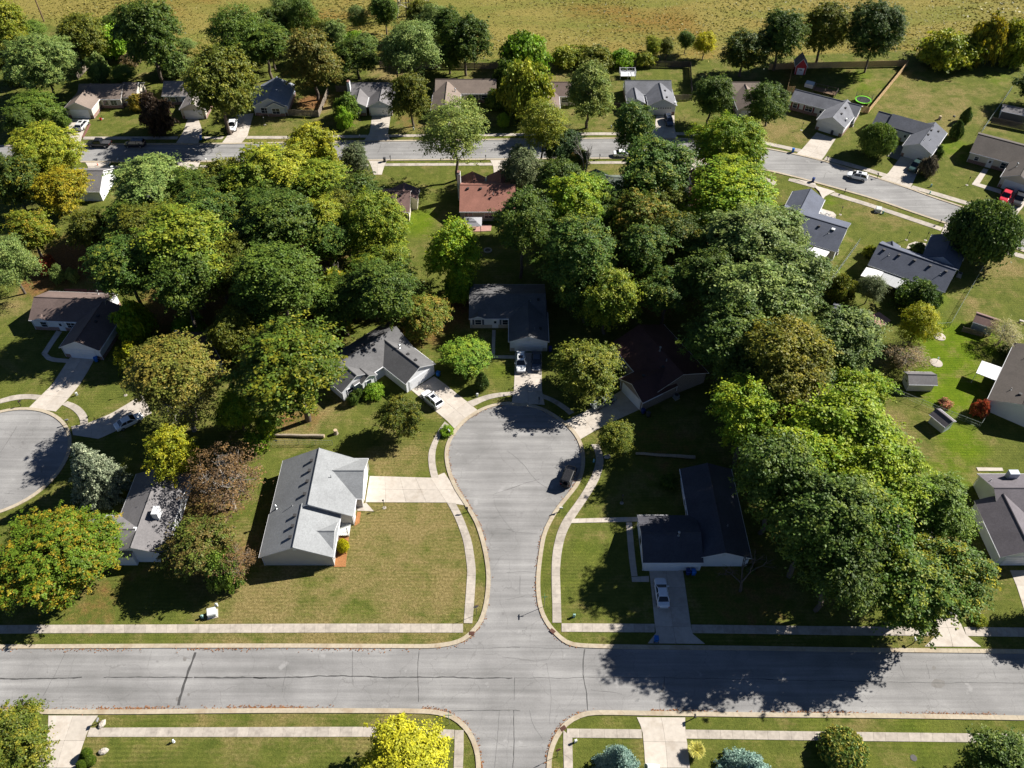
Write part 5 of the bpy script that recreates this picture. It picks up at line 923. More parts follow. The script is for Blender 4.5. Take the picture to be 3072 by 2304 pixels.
def slabs(name,piece,left,right,L,top,mat,cols=1,bed='joint',gap=.02,jit=.006,limit=290):
    ln=(length(left)+length(right))/2; n=max(1,round(ln/L)); A=resample(left,n*3+1); B=resample(right,n*3+1)
    root=MB()
    for i in range(0,len(A)-1):
        root.poly([(*A[i],top-.03),(*A[i+1],top-.03),(*B[i+1],top-.03),(*B[i],top-.03)][::-1])
    r=root.build(name,bed); cnt=0
    for i in range(n):
        for c in range(cols):
            if cnt>=limit: break
            f0,f1=c/cols,(c+1)/cols; ring=[]
            g=gap/max(.3,ln/n)
            idx=[i*3,i*3+1,i*3+2,i*3+3]; Aq=[A[k]+(B[k]-A[k])*f0 for k in idx]; Bq=[A[k]+(B[k]-A[k])*f1 for k in idx]
            for Q in (Aq,Bq):
                Q[0]=Q[0]+(Q[1]-Q[0])*g*1.5; Q[3]=Q[3]+(Q[2]-Q[3])*g*1.5
            wv=np.linalg.norm(Bq[1]-Aq[1]); gw=(gap*.5/max(wv,.2)) if cols>1 else 0
            Aq2=[a+(b-a)*gw for a,b in zip(Aq,Bq)]; Bq2=[b+(a-b)*gw for a,b in zip(Aq,Bq)]
            ring=Aq2+Bq2[::-1]; z=top+random.uniform(-jit,jit)
            ar=sum(ring[k][0]*ring[(k+1)%8][1]-ring[(k+1)%8][0]*ring[k][1] for k in range(8))
            if ar<0: ring=ring[::-1]
            b=MB(); b.hull([(x,y,-.02) for x,y in ring],[(x,y,z) for x,y in ring]); b.build(piece,mat,r); cnt+=1
    return tag(r,kind='structure')
# ------------------------------------------------------------------ ground sheet
def build_ground():
    xs=np.unique(np.r_[-3000,-1500,-700,-400,-260,np.arange(-190,190.1,1.6),260,400,700,1500,3000]); ys=np.unique(np.r_[-2500,-1200,-500,-200,-60,-20,np.arange(8,300,1.6),340,400,500,700,1200,2200,4000])
    X,Y=np.meshgrid(xs,ys); nx,ny=len(xs),len(ys); V=np.c_[X.ravel(),Y.ravel(),np.zeros(X.size)]
    i=np.arange(nx-1); j=np.arange(ny-1); I,J=np.meshgrid(i,j); a=(J*nx+I).ravel(); F=np.c_[a,a+1,a+nx+1,a+nx]
    me=npmesh('ground',V,F,[MATS['ground']])
    def chan(n,base=0.):
        w=np.full(len(V),base)
        for x,y,r,am in DATA['blobs'].get(n,()):
            d=np.hypot(V[:,0]-x,(V[:,1]-y)*.85)/r; k=np.clip(1.35-d,0,1); k=k*k*(3-2*k); w=w*(1-k)+am*k
        return w
    mp=np.array(DATA['meadow']); yb=np.interp(V[:,0],mp[:,0],mp[:,1]); mead=np.clip((V[:,1]-yb)/4+.5,0,1)
    for n,w in (('dry',chan('dry',.2)),('vivid',chan('vivid',.05)),('litter',chan('litter',0)),('meadow',mead)):
        at=me.attributes.new(n,'FLOAT','POINT'); at.data.foreach_set('value',w.astype(np.float32))
    tag(link(bpy.data.objects.new('ground',me)),kind='structure')
build_ground()
# ------------------------------------------------------------------ streets
RM=DATA['road_main']; sm={k:smooth_line(v) for k,v in RM.items()}
ring=[]
for k in ('northL','leftup','rightdn','northR','southR','legR','legL','southL'): ring+=sm[k]
main=flat('street',ring,.012,'asphalt'); tag(main,kind='structure')
FR=DATA['road_far']; fn=smooth_line(FR['n']); fs=smooth_line(FR['s'])
far=flat('street',fn+fs[::-1],.012,'asphalt'); tag(far,kind='structure')
cx,cy,cr=DATA['court_left']
arc=[(cx+cr*math.cos(a),cy+cr*math.sin(a)) for a in np.linspace(R(-112),R(212),72)]
court=flat('court',arc+[(cx-12,52.6),(cx-4,52.6)],.012,'asphalt'); tag(court,kind='structure')
def curb(line,side,w=.62,L=3.,lim=290):
    A=smooth_line(line,1); A=[tuple(p) for p in resample(A,max(8,int(length(A)/.8)))]; B=offset(A,side*w)
    return slabs('curb','curb_segment',A,[tuple(p) for p in B],L,.115,'curbc',jit=.003,gap=.02,bed='curbc')
curb(RM['northL']+RM['leftup']+RM['rightdn'][:1],1)
curb(RM['rightdn']+RM['northR'],1)
curb(RM['southR']+RM['legR'],1)
curb(RM['legL']+RM['southL'],1)
curb(FR['n'],1,.55); curb(FR['s'],-1,.55); curb(arc,-1,.6)
for w,pts in DATA['cracks']:
    P=resample(smooth_line(pts,1),max(4,int(length(pts)/.5))); n=len(P)
    jl=np.cumsum(rng.normal(0,.035,n)); jl-=np.linspace(jl[0],jl[-1],n); P=np.array(offset(P,0)); t=np.gradient(P,axis=0); t/=np.linalg.norm(t,axis=1)[:,None]+1e-9; nn=np.c_[-t[:,1],t[:,0]]
    C=P+nn*jl[:,None]; ww=w*(.45+.55*rng.random(n))*.5
    b=MB()
    for i in range(n-1):
        b.poly([(*(C[i]-nn[i]*ww[i]),.018),(*(C[i+1]-nn[i+1]*ww[i+1]),.018),(*(C[i+1]+nn[i+1]*ww[i+1]),.018),(*(C[i]+nn[i]*ww[i]),.018)])
    par=far if P[:,1].mean()>150 else (court if P[:,0].mean()<-70 and P[:,1].mean()>65 else main)
    b.build('tar_seam','tar',par)
for p in DATA['patches']: flat('tar_patch',p,.016,'conc_dark',court if p[0][0]<-70 and p[0][1]>65 else main)
for name,a,b,L in DATA['sidewalks']:
    slabs(name,'slab',smooth_line(a,1),smooth_line(b,1),L,.06,'conc_old' if name=='sidewalk' else 'conc')
for label,a,b,cols,L in DATA['driveways']:
    d=slabs('driveway','slab',a,b,L,.05,'conc',cols=cols,gap=.025); d['label']=label
# leaf litter and grass tufts in the gutters
def gutter_litter():
    V=[];F=[];T=[]
    for ln,dn,of in ((RM['southL'],2.2,-.25),(RM['legL'],3.,-.2),(RM['northL'],.8,-.3),(RM['leftup'],.7,-.2),(RM['southR'],1.2,-.2),(RM['legR'],1.2,-.2),(RM['rightdn'],.6,-.2)):
        A=smooth_line(ln); n=int(length(A)*22*dn); P=resample(A,max(n,4)); O=offset(P,-of)
        for i in range(0,len(P)):
            if abs(P[i,0])>75 or P[i,1]<30: continue
            if math.sin(P[i,0]*.35+P[i,1]*.3)+rng.normal(0,.7)<0: continue
            c=P[i]+(O[i]-P[i])*rng.normal(0,.9)*.9; z=.13 if False else .03; s=rng.uniform(.05,.14); a=rng.uniform(0,6.28); k=len(V)
            for q in range(4): V.append((c[0]+s*math.cos(a+q*1.57)*(1 if q%2 else .6),c[1]+s*math.sin(a+q*1.57)*(1 if q%2 else .6),z+rng.uniform(0,.09)))
            F.append((k,k+1,k+2,k+3))
    me=npmesh('gutter_litter',np.array(V),np.array(F),[MATS['leaflitter']]); tag(link(bpy.data.objects.new('gutter_litter',me)),'dry leaves and weeds gathered in the gutters','leaf litter',kind='stuff')
gutter_litter()

# ------------------------------------------------------------------ houses
OH=.32; TK=.16
class Wing:
    def __init__(s,w):
        s.A=np.array(w['A']); s.B=np.array(w['B']); s.hw=w['hw']; s.ze=w['ze']; s.zr=w['zr']; s.L=w['L']; s.eA=w['eA']; s.eB=w['eB']
        s.d=(s.B-s.A)/np.linalg.norm(s.B-s.A); s.n=np.array((-s.d[1],s.d[0])); s.p=(s.zr-s.ze)/s.hw
    def P(s,u,v,z): q=s.A+s.d*u+s.n*v; return (q[0],q[1],z)      # u metres from A, v metres left
    def top(s,v): return s.zr-abs(v)*s.p
def roof_mesh(w,b,u0,u1):
    h=w.hw; prof=[(-h,w.ze),(0,w.zr),(h,w.ze)]
    for k in range(2):
        (v0,z0),(v1,z1)=prof[k],prof[k+1]
        T=[w.P(u0,v0,z0),w.P(u1,v0,z0),w.P(u1,v1,z1),w.P(u0,v1,z1)]; B=[(x,y,z-TK) for x,y,z in T]
        b.poly(T,0); b.poly(B[::-1],1); b.poly([T[1],T[0],B[0],B[1]],1) if k==0 else b.poly([T[3],T[2],B[2],B[3]],1)
        b.poly([T[0],T[3],B[3],B[0]],1); b.poly([T[2],T[1],B[1],B[2]],1)
def wall_mesh(w,b,brick):
    i=OH; u0=i if w.eA else .1; u1=w.L-(i if w.eB else .1); v=w.hw-i; zt=w.top(v)-TK-.02
    prof=[(-v,0),(v,0),(v,zt),(0,w.zr-TK-.02),(-v,zt)]
    n=len(b.v); b.v+=[w.P(u0,a,z) for a,z in prof]+[w.P(u1,a,z) for a,z in prof]
    b.f+=[[n+k for k in range(5)][::-1] if False else [n+k for k in range(5)],[n+5+k for k in range(5)][::-1]]; b.m+=[0,0]
    for a in range(5): c=(a+1)%5; b.f.append([n+a,n+5+a,n+5+c,n+c]); b.m.append(0)
def wall_frame(w,side):
    i=OH
    if side in 'LR':
        s=1 if side=='L' else -1; return lambda t,off,z: w.P(t*w.L,s*(w.hw-i+off),z), w.d
    if side=='A': return lambda t,off,z: w.P(i-off,t*w.hw,z), w.n
    return lambda t,off,z: w.P(w.L-i+off,t*w.hw,z), w.n
def panel(b,f,tan,t,off,wd,z0,z1,th,mi=0,dt=0.):
    c=np.array(f(t,off,0)); o=np.array(f(t,off+th,0)); tn=np.array((tan[0],tan[1],0.)); c=c+tn*dt; o=o+tn*dt
    q=[c-tn*wd/2,c+tn*wd/2,o+tn*wd/2,o-tn*wd/2]
    ar=sum(q[k][0]*q[(k+1)%4][1]-q[(k+1)%4][0]*q[k][1] for k in range(4))
    if ar<0: q=q[::-1]
    b.hull([(x,y,z0) for x,y,_ in q],[(x,y,z1) for x,y,_ in q],mi)
def build_house(h,name='house'):
    W_=[Wing(w) for w in h['wings']]; m=(W_[0].A+W_[0].B)/2; org=(float(m[0]),float(m[1]),0)
    root=tag(empty(name,org),h['label'],'house',None); roofs=[]
    for k,w in enumerate(W_):
        b=MB(); wall_mesh(w,b,h['brick']); wl=b.build('wall','wall_'+h['wall'],root,org)
        if h['brick']:
            bm='brick_stone' if h['brick']=='stone' else 'brick_red'; b=MB()
            i=OH; v=w.hw-i+.03; u0=(i-.03) if w.eA else .2; u1=w.L-((i-.03) if w.eB else .2)
            q=[w.P(u0,-v,0)[:2],w.P(u1,-v,0)[:2],w.P(u1,v,0)[:2],w.P(u0,v,0)[:2]]; b.hull([(x,y,-.02) for x,y in q],[(x,y,.85) for x,y in q]); b.build('brick_base',bm,root,org)
        b=MB(); roof_mesh(w,b,0 if w.eA else 0,w.L); rf=b.build('roof',['roof_'+h['roof'],'trim_white'],root,org); roofs.append(rf)
        b=MB()
        b.tube([w.P(0,0,w.zr+.02),w.P(w.L,0,w.zr+.02)],.09,4); b.build('ridge_cap','roof_'+h['roof'],rf,org)
        for sd in (-1,1):
            b=MB(); v=sd*(w.hw+.05); e0=.0; e1=w.L if w.eB else w.L-min(w.hw,w.L*.5)
            if not w.eA: e0=min(w.hw,w.L*.5)
            b.tube([w.P(e0,v,w.ze-.09),w.P(e1,v,w.ze-.09)],.065,5); b.build('gutter','trim_white',rf,org)
            if w.eA:
                b=MB(); b.tube([w.P(OH-.07,sd*(w.hw-OH+.05),w.ze-.1),w.P(OH-.07,sd*(w.hw-OH+.05),.1)],.05,5); b.build('downspout','trim_white',root,org)
    for (k,side,t,wd,z0,z1,kind) in h['ops']:
        w=W_[k]; f,tan=wall_frame(w,side)
        if kind.startswith('window'):
            b=MB(); panel(b,f,tan,t,-.02,wd+.2,z0-.1,z1+.1,.1); win=b.build('window','trim_white',root,org)
            npn=2 if wd>1.5 else 1
            for q in range(npn):
                dt=(q-(npn-1)/2)*wd/npn
                for zz in ((z0,(z0+z1)/2-.03),((z0+z1)/2+.03,z1)):
                    b=MB(); panel(b,f,tan,t,.06,wd/npn-.08,zz[0],zz[1],.03,0,dt); b.build('pane','pane',win,org)
            if kind!='window':
                for sg in (-1,1):
                    b=MB(); panel(b,f,tan,t,-.01,.38,z0-.08,z1+.08,.08,0,sg*(wd/2+.33)); b.build('shutter','shutter_red' if kind=='window_red' else 'shutter_dark',win,org)
        elif kind=='door':
            b=MB(); panel(b,f,tan,t,-.02,wd+.24,z0-.04,z1+.12,.09); dr=b.build('door','trim_white',root,org)
            b=MB(); panel(b,f,tan,t,.05,wd,z0,z1,.05); b.build('door_leaf','door_white',dr,org)
            b=MB(); panel(b,f,tan,t,.1,wd*.5,z0+1.2,z1-.2,.01); b.build('pane','pane',dr,org)
        else:
            b=MB(); panel(b,f,tan,t,-.02,wd+.3,z0-.03,z1+.15,.07); gd=b.build('garage_door','trim_white',root,org)
            nr=4; hh=(z1-z0)/nr
            for q in range(nr):
                b=MB(); panel(b,f,tan,t,.04,wd,z0+q*hh+.015,z0+(q+1)*hh-.015,.04); b.build('panel','door_white',gd,org)
            if kind=='garage_win':
                for q in range(8):
                    b=MB(); panel(b,f,tan,t,.06,.36,z1-.42,z1-.14,.03,0,(q-3.5)*wd/8); b.build('pane','pane',gd,org)
    for e in h['extras']:
        kind,k=e[0],e[1]; w=W_[k]; rf=roofs[k]
        if kind in ('box_vent','pipe_vent','flue','skylight','dish','chase','chase_out','chimney_end'):
            u=e[2]*w.L; v=e[3]*w.hw; x,y,z=w.P(u,v,w.top(min(abs(v),w.hw)))
        b=MB(); rz=math.atan2(w.d[1],w.d[0])
        if kind=='box_vent': b.box((x,y,z+.08),(.4,.4,.22),rz); b.box((x,y,z+.22),(.5,.5,.06),rz); b.build('roof_vent','vent_dark',rf,org)
        elif kind=='pipe_vent': b.lathe([(.14,-.15),(.13,.05),(.06,.08),(.06,.5)],(x,y,z),8); b.build('vent_pipe','metal_gray',rf,org)
        elif kind=='flue': b.lathe([(.2,-.2),(.18,.05),(.11,.1),(.11,.8),(.2,.82),(.2,.95),(.05,1.05)],(x,y,z),10); b.build('flue','flue_metal',rf,org)
        elif kind=='skylight': b.box((x,y,z+.06),(.7,.7,.2),rz); b.build('skylight','pvc_white',rf,org)
        elif kind=='dish':
            b.tube([(x,y,z-.2),(x,y,z+.35)],.03,5); b.lathe([(.03,0),(.22,.04),(.36,.14),(.37,.15),(.2,.02),(.02,-.02)],(x,y,z+.4),14); b.build('satellite_dish','box_white',rf,org)
        elif kind in('chase','chase_out','chimney_end'):
            tall=1.6 if kind=='chase' else (2.2 if kind=='chimney_end' else 1.)
            if kind=='chase': b.box((x,y,z+tall/2-.4),(1.5,.9,tall+.4),rz); b.build('chimney','wall_white' if h['wall']!='greenwhite' else 'wall_bluegray',root,org)
            else:
                b.box((x-.35,y,(w.zr+1.2)/2),(.75,1.3,w.zr+1.2),rz); ch=b.build('chimney','wall_white',root,org); b=MB(); b.box((x-.35,y,w.zr+1.35),(.6,1.0,.3),rz); b.build('chimney_cap','brick_red',ch,org)
        elif kind=='gable_vent':
            f,tan=wall_frame(w,e[2]); panel(b,f,tan,0,-.02,.5,w.zr-1.25,w.zr-.75,.06); b.build('gable_vent','box_white',root,org)
        elif kind=='gablet':
            u=e[2]*w.L; hwd=1.55; rise=.62; v0=-(w.hw+.04); z0=w.ze-.02; vb=-(w.hw-rise/w.p)
            for sg in (-1,1):
                T=[w.P(u,v0,z0+rise),w.P(u+sg*hwd,v0,z0),w.P(u,vb,z0+rise)]
                b.poly(T,0); b.poly([(a,c,d-.1) for a,c,d in T][::-1],1); b.poly([T[0],T[1],(T[1][0],T[1][1],T[1][2]-.12),(T[0][0],T[0][1],T[0][2]-.12)],1)
            b.poly([w.P(u-hwd,v0+.08,z0-.1),w.P(u+hwd,v0+.08,z0-.1),w.P(u,v0+.08,z0+rise-.1)],1)
            b.build('gablet',['roof_'+h['roof'],'trim_white'],rf,org)
        elif kind=='step_ridge':
            u=e[2]*w.L; T=[w.P(u,-w.hw,w.ze+.3),w.P(w.L,-w.hw,w.ze+.3),w.P(w.L,0,w.zr+.3),w.P(u,0,w.zr+.3)]; b.hull([(a,c,d-.34) for a,c,d in T],T); b.build('upper_roof','roof_'+h['roof'],rf,org)
        elif kind=='porch':
            x,y,_=w.P(-.8,-w.hw*.62,0); b.box((x,y,.35),(3.4,2.2,.12)); pd=b.build('porch_deck','box_white',root,org)
            for q in range(12):
                b=MB(); b.box((x-1.6+q*.29,y-1.05,.85),(.05,.05,.9)); b.build('baluster','trim_white',pd,org)
            b=MB(); b.box((x,y-1.05,1.32),(3.4,.09,.08)); b.build('rail','trim_white',pd,org)
            for q in (-1.6,1.6): b=MB(); b.box((x+q,y-1.05,1.35),(.14,.14,2.5)); b.build('post','trim_white',pd,org)
    return root
for h in DATA['houses']: build_house(h)
for s in DATA['sheds']:
    r=build_house(dict(label=s['label'],wall=s['wall'],roof=s['roof'],wings=[s['w']],ops=[(0,'A',0,min(1.6,s['w']['hw']*1.1),.05,1.75,'door')],extras=[],brick=False),'garden_shed'); r['category']='shed'
for label,mat,z,pts in DATA['patios']:
    ar=sum(pts[i][0]*pts[(i+1)%len(pts)][1]-pts[(i+1)%len(pts)][0]*pts[i][1] for i in range(len(pts)))
    if ar<0: pts=pts[::-1]
    nm='mulch_bed' if mat=='mulch' else ('path' if 'path' in label or 'walkway' in label else 'patio'); b=MB(); n=len(pts)
    top=flat('tmp',[(x,y) for x,y in pts],z,mat); me=top.data; bpy.data.objects.remove(top)
    for i in range(n): j=(i+1)%n; b.poly([(*pts[i],-.02),(*pts[j],-.02),(*pts[j],z),(*pts[i],z)])
    k=len(b.v); b.v+=[tuple(v.co) for v in me.vertices]; b.f+=[[k+i for i in p.vertices] for p in me.polygons]; b.m+=[0]*len(me.polygons)
    tag(b.build(nm,mat),label,'patio' if nm=='patio' else nm.replace('_',' '),kind='structure')
for label,mat,z,pts in DATA['awnings']:
    ar=sum(pts[i][0]*pts[(i+1)%4][1]-pts[(i+1)%4][0]*pts[i][1] for i in range(4))
    if ar<0: pts=pts[::-1]
    c=np.mean(pts,axis=0); org=(float(c[0]),float(c[1]),0); root=tag(empty('patio_roof',org),label,'patio roof')
    b=MB(); b.hull([(x,y,z-.14) for x,y in pts],[(x,y,z) for x,y in pts]); rp=b.build('roof_panel',mat,root,org)
    for q in range(1,6):
        t=q/6; b=MB(); a=np.array(pts[0])*(1-t)+np.array(pts[1])*t; d=np.array(pts[3])*(1-t)+np.array(pts[2])*t; b.tube([(*a,z+.005),(*d,z+.005)],.025,4); b.build('rib',mat,rp,org)
    for x,y in pts:
        x=x+(c[0]-x)*.06; y=y+(c[1]-y)*.06; b=MB(); b.tube([(x,y,0),(x,y,z-.1)],.05,6); b.build('post','trim_white',root,org)
# ------------------------------------------------------------------ fences
def fence(kind,hgt,pts,label):
    org=(pts[0][0],pts[0][1],0); root=tag(empty('wire_fence' if kind=='wire' else 'board_fence',org),label,'fence'); step=2.6 if kind=='wire' else 2.4
    for a,b_ in zip(pts[:-1],pts[1:]):
        a=np.array(a);c=np.array(b_); L=np.linalg.norm(c-a); n=max(1,round(L/step)); d=(c-a)/L; rz=math.atan2(d[1],d[0])
        for i in range(n+1):
            p=a+(c-a)*i/n; b=MB()
            if kind=='wire': b.tube([(*p,0),(*p,hgt+.05)],.035,5); b.build('post','wire_post',root,org)
            else: b.box((*p,hgt/2+.04),(.1,.1,hgt+.08),rz); b.build('post',kind,root,org)
            if i==n: break
            q=a+(c-a)*(i+1)/n; m=(p+q)/2; b=MB(); ln=np.linalg.norm(q-p)-.1
            if kind=='wire':
                b.tube([(*p,hgt),(*q,hgt)],.028,4)
                for z in (.05,hgt*.5): b.tube([(*p,z),(*q,z)],.008,3)
                k=int(ln/.16)
                for j in range(k):
                    t=j/k; e=p+(q-p)*t; g=p+(q-p)*min(1,t+.32/ln*2.4); g2=p+(q-p)*max(0,t-.32/ln*2.4); b.tube([(*e,.03),(*g,hgt)],.0055,3,cap=False); b.tube([(*e,.03),(*g2,hgt)],.0055,3,cap=False)
                b.build('mesh_panel','wire',root,org)
            else:
                k=max(2,int(ln/.15)); b=MB()
                for j in range(k):
                    e=p+(q-p)*((j+.5)/k); b.box((*e,hgt/2+random.uniform(-.02,.02)+.03),(ln/k-.015,.025,hgt-.06),rz)
                for z in (.4,hgt-.4):
                    nn=np.array((-d[1],d[0]))*.04; b.box((m[0]+nn[0],m[1]+nn[1],z),(ln,.04,.09),rz)
                b.build('panel',kind,root,org)
for f in DATA['fences']: fence(*f)
# ------------------------------------------------------------------ vehicles
def loft(b,st,mi=0):
    base=len(b.v)
    for x,w,zb,zm,zt in st:
        b.v+=[(x,-w*.86,zb),(x,-w,zb+.12),(x,-w*1.0,zm),(x,-w*.9,zt),(x,w*.9,zt),(x,w,zm),(x,w,zb+.12),(x,w*.86,zb)]
    n=8
    for i in range(len(st)-1):
        for k in range(n): k2=(k+1)%n; b.f.append([base+i*n+k,base+(i+1)*n+k,base+(i+1)*n+k2,base+i*n+k2]); b.m.append(mi)
    b.f.append([base+k for k in range(n)]); b.f.append([base+(len(st)-1)*n+k for k in range(n)][::-1]); b.m+=[mi,mi]
def cabin(b,x0,x1,t0,t1,zb,zt,wb,wt):
    b.hull([(x0,-wb,zb),(x1,-wb,zb),(x1,wb,zb),(x0,wb,zb)],[(t0,-wt,zt),(t1,-wt,zt),(t1,wt,zt),(t0,wt,zt)])
SPEC={
 'sedan':dict(L=4.85,st=[(-2.42,.72,.42,.6,.78),(-2.3,.86,.28,.75,.95),(-1.5,.91,.22,.85,1.0),(0,.91,.2,.85,.97),(1.15,.91,.22,.8,.93),(2.05,.86,.25,.66,.78),(2.42,.66,.38,.5,.6)],cab=(-1.75,1.1,-1.05,.3,.95,1.43,.82,.62),wh=(-1.42,1.42,.33)),
 'suv':dict(L=4.75,st=[(-2.36,.78,.45,.75,1.0),(-2.28,.9,.32,.9,1.12),(-1.4,.94,.28,.95,1.12),(0,.94,.26,.95,1.1),(1.1,.94,.28,.9,1.06),(2.0,.88,.32,.8,.92),(2.38,.7,.42,.6,.72)],cab=(-2.2,1.15,-1.85,.4,1.08,1.66,.86,.68),wh=(-1.4,1.42,.36)),
 'van':dict(L=5.1,st=[(-2.55,.82,.42,.75,1.0),(-2.48,.94,.3,.9,1.1),(-1.4,.98,.26,.95,1.12),(0,.98,.24,.95,1.1),(1.3,.98,.26,.9,1.04),(2.2,.9,.3,.75,.86),(2.55,.7,.42,.6,.68)],cab=(-2.45,1.7,-2.2,.75,1.08,1.74,.9,.72),wh=(-1.5,1.6,.35)),
 'pickup':dict(L=5.8,st=[(-2.9,.86,.55,.8,1.0),(-2.85,.98,.42,.9,1.08),(-1.2,.99,.38,.95,1.1),(0,.99,.36,.95,1.12),(1.2,.99,.38,.95,1.14),(2.5,.94,.42,.85,1.06),(2.9,.8,.55,.75,.92)],cab=(-.95,1.45,-.75,.75,1.1,1.86,.9,.74),wh=(-1.75,1.8,.4)),
 'jeep':dict(L=4.5,st=[(-2.0,.78,.6,.85,1.1),(-1.95,.84,.5,.9,1.15),(-1,.85,.48,.95,1.18),(0,.85,.46,.95,1.18),(.9,.85,.48,.95,1.16),(1.9,.78,.5,.9,1.08),(2.05,.72,.6,.8,1.0)],cab=(-1.95,.75,-1.9,.5,1.15,1.84,.8,.74),wh=(-1.25,1.35,.42))}
def make_car(kind,color,x,y,ang,label):
    S=SPEC[kind]; root=tag(empty('pickup_truck' if kind=='pickup' else ('minivan' if kind=='van' else 'car'),(x,y,.02),R(ang)),label,'truck' if kind=='pickup' else ('van' if kind=='van' else 'car'),'vehicles')
    pm='paint_'+color; b=MB(); loft(b,S['st']); body=b.build('body',pm,root,smooth=False)
    md=body.modifiers.new('bevel','BEVEL'); md.width=.05; md.segments=2; md.limit_method='ANGLE'
    c=S['cab']; b=MB(); cabin(b,*c); b.build('window_band','car_glass',root)
    zt=c[5]; b=MB(); ov=.05
    b.hull([(c[2]-ov,-c[7]-.03,zt-.01),(c[3]+ov,-c[7]-.03,zt-.01),(c[3]+ov,c[7]+.03,zt-.01),(c[2]-ov,c[7]+.03,zt-.01)],[(c[2]+.05,-c[7]+.06,zt+.06),(c[3]-.05,-c[7]+.06,zt+.06),(c[3]-.05,c[7]-.06,zt+.06),(c[2]+.05,c[7]-.06,zt+.06)]); rf=b.build('roof',pm,root)
    for sd in (-1,1):
        for (xb,xt) in ((c[0],c[2]),(c[1],c[3]),((c[0]+c[1])/2-.15,(c[2]+c[3])/2)):
            b=MB(); b.tube([(xb,sd*(c[6]+.005),c[4]-.02),(xt,sd*(c[7]+.015),zt)],.05,5); b.build('pillar',pm,root)
        b=MB(); b.box((c[1]-.35,sd*(c[6]+.18),c[4]+.12),(.12,.2,.16)); b.build('mirror',pm,root)
        xe=S['st'][-1][0]; b=MB(); b.box((xe-.2,sd*.58,S['st'][-1][3]+.1),(.3,.3,.14)); b.build('headlight','lamp_clear',root)
        xr=S['st'][0][0]; b=MB(); b.box((xr+.06,sd*.68,S['st'][0][3]+.1),(.12,.22,.2)); b.build('taillight','lamp_red',root)
        for wx in S['wh'][:2]:
            r=S['wh'][2]; yy=sd*(S['st'][3][1]-.1); b=MB(); b.tube([(wx,yy-.12,r),(wx,yy+.12,r)],r,16); wl=b.build('wheel','rubber',root)
            b=MB(); b.tube([(wx,yy+sd*.1,r),(wx,yy+sd*.14,r)],r*.62,12); b.build('rim','rim',wl)
    if kind=='pickup':
        b=MB(); b.box((-1.9,0,1.12),(1.8,1.6,.08)); 
        b.build('bed_cover','bin_gray',root)
        for q in range(3): b=MB(); b.box((-2.5+q*.6,0,1.17),(.03,1.58,.02)); b.build('cover_seam','rubber',root)
    if kind=='jeep':
        b=MB(); b.tube([(-2.1,0,1.0),(-2.32,0,1.0)],.4,16); b.build('spare_wheel','rubber',root)
        for q in range(7): b=MB(); b.box((-.7,-.54+q*.18,zt+.07),(2.0,.04,.03)); b.build('roof_rib','metal_dark',rf)
        for sd in (-1,1):
            for wx in S['wh'][:2]: b=MB(); b.box((wx,sd*.88,.92),(1.0,.22,.06)); b.build('fender','metal_dark',root)
    if kind in('suv','van'):
        for sd in (-1,1): b=MB(); b.tube([(c[2]+.2,sd*(c[7]-.08),zt+.1),(c[3]-.2,sd*(c[7]-.08),zt+.1)],.025,5); b.build('roof_rail','metal_gray',rf)
        if color!='silver' or True: b=MB(); b.box(((c[2]+c[3])/2+.35,0,zt+.062),(.8,.85,.012)); b.build('sunroof','car_glass',rf)
for c in DATA['cars']: make_car(*c)
# ------------------------------------------------------------------ small things
def P_mailbox(root,mt):
    b=MB(); b.box((0,0,.55),(.1,.1,1.1)); b.box((-.12,0,1.02),(.45,.08,.06)); b.build('post','plank_pole' if mt!='metal_dark' else mt,root)
    b=MB(); L=.52; prof=[(-.11,0),(.11,0),(.11,.16),(.07,.24),(-.07,.24),(-.11,.16)]
    b.hull([(-.42,y,1.06+z) for y,z in prof],[(-.42+L,y,1.06+z) for y,z in prof]); bx=b.build('box',mt,root)
    b=MB(); b.box((-.1,.13,1.3),(.04,.02,.22)); b.build('flag','sign_red',bx)
def P_lamp(root,_):
    b=MB(); b.tube([(0,0,0),(0,0,1.75)],[.045,.04],8); b.build('post','metal_dark',root)
    b=MB(); b.lathe([(.05,1.72),(.1,1.78),(.13,2.02),(.1,2.04)],n=6); b.build('lantern','pane',root); b=MB(); b.lathe([(.17,2.04),(.03,2.18),(.02,2.24)],n=6); b.build('cap','metal_dark',root)
    b=MB(); b.lathe([(.32,0),(.3,.03),(.05,.05)],n=10); b.build('mulch_ring','conc_old',root)
def P_bin(root,mt):
    b=MB(); b.hull([(-.22,-.24,.1),(.24,-.24,.1),(.24,.24,.1),(-.22,.24,.1)],[(-.33,-.3,1.0),(.33,-.3,1.0),(.33,.3,1.0),(-.33,.3,1.0)]); b.build('body',mt,root)
    b=MB(); b.hull([(-.38,-.32,1.0),(.37,-.32,1.0),(.37,.32,1.0),(-.38,.32,1.0)],[(-.34,-.28,1.1),(.3,-.26,1.08),(.3,.26,1.08),(-.34,.28,1.1)]); b.build('lid',mt,root)
    for sd in (-1,1): b=MB(); b.tube([(-.26,sd*.26,.13),(-.26,sd*.32,.13)],.13,10); b.build('wheel','rubber',root)
    b=MB(); b.tube([(-.42,-.26,1.0),(-.42,.26,1.0)],.025,5); b.build('handle','rubber',root)
def P_hydrant(root,mt):
    b=MB(); b.lathe([(.17,0),(.17,.06),(.11,.08),(.1,.5),(.14,.52),(.14,.57),(.1,.62),(.06,.72),(.03,.76)],n=10); b.build('barrel',mt,root)
    for sd in (-1,1): b=MB(); b.tube([(0,sd*.08,.42),(0,sd*.2,.42)],.055,8); b.build('nozzle',mt,root)
    b=MB(); b.tube([(.08,0,.42),(.19,0,.42)],.075,8); b.build('nozzle',mt,root)
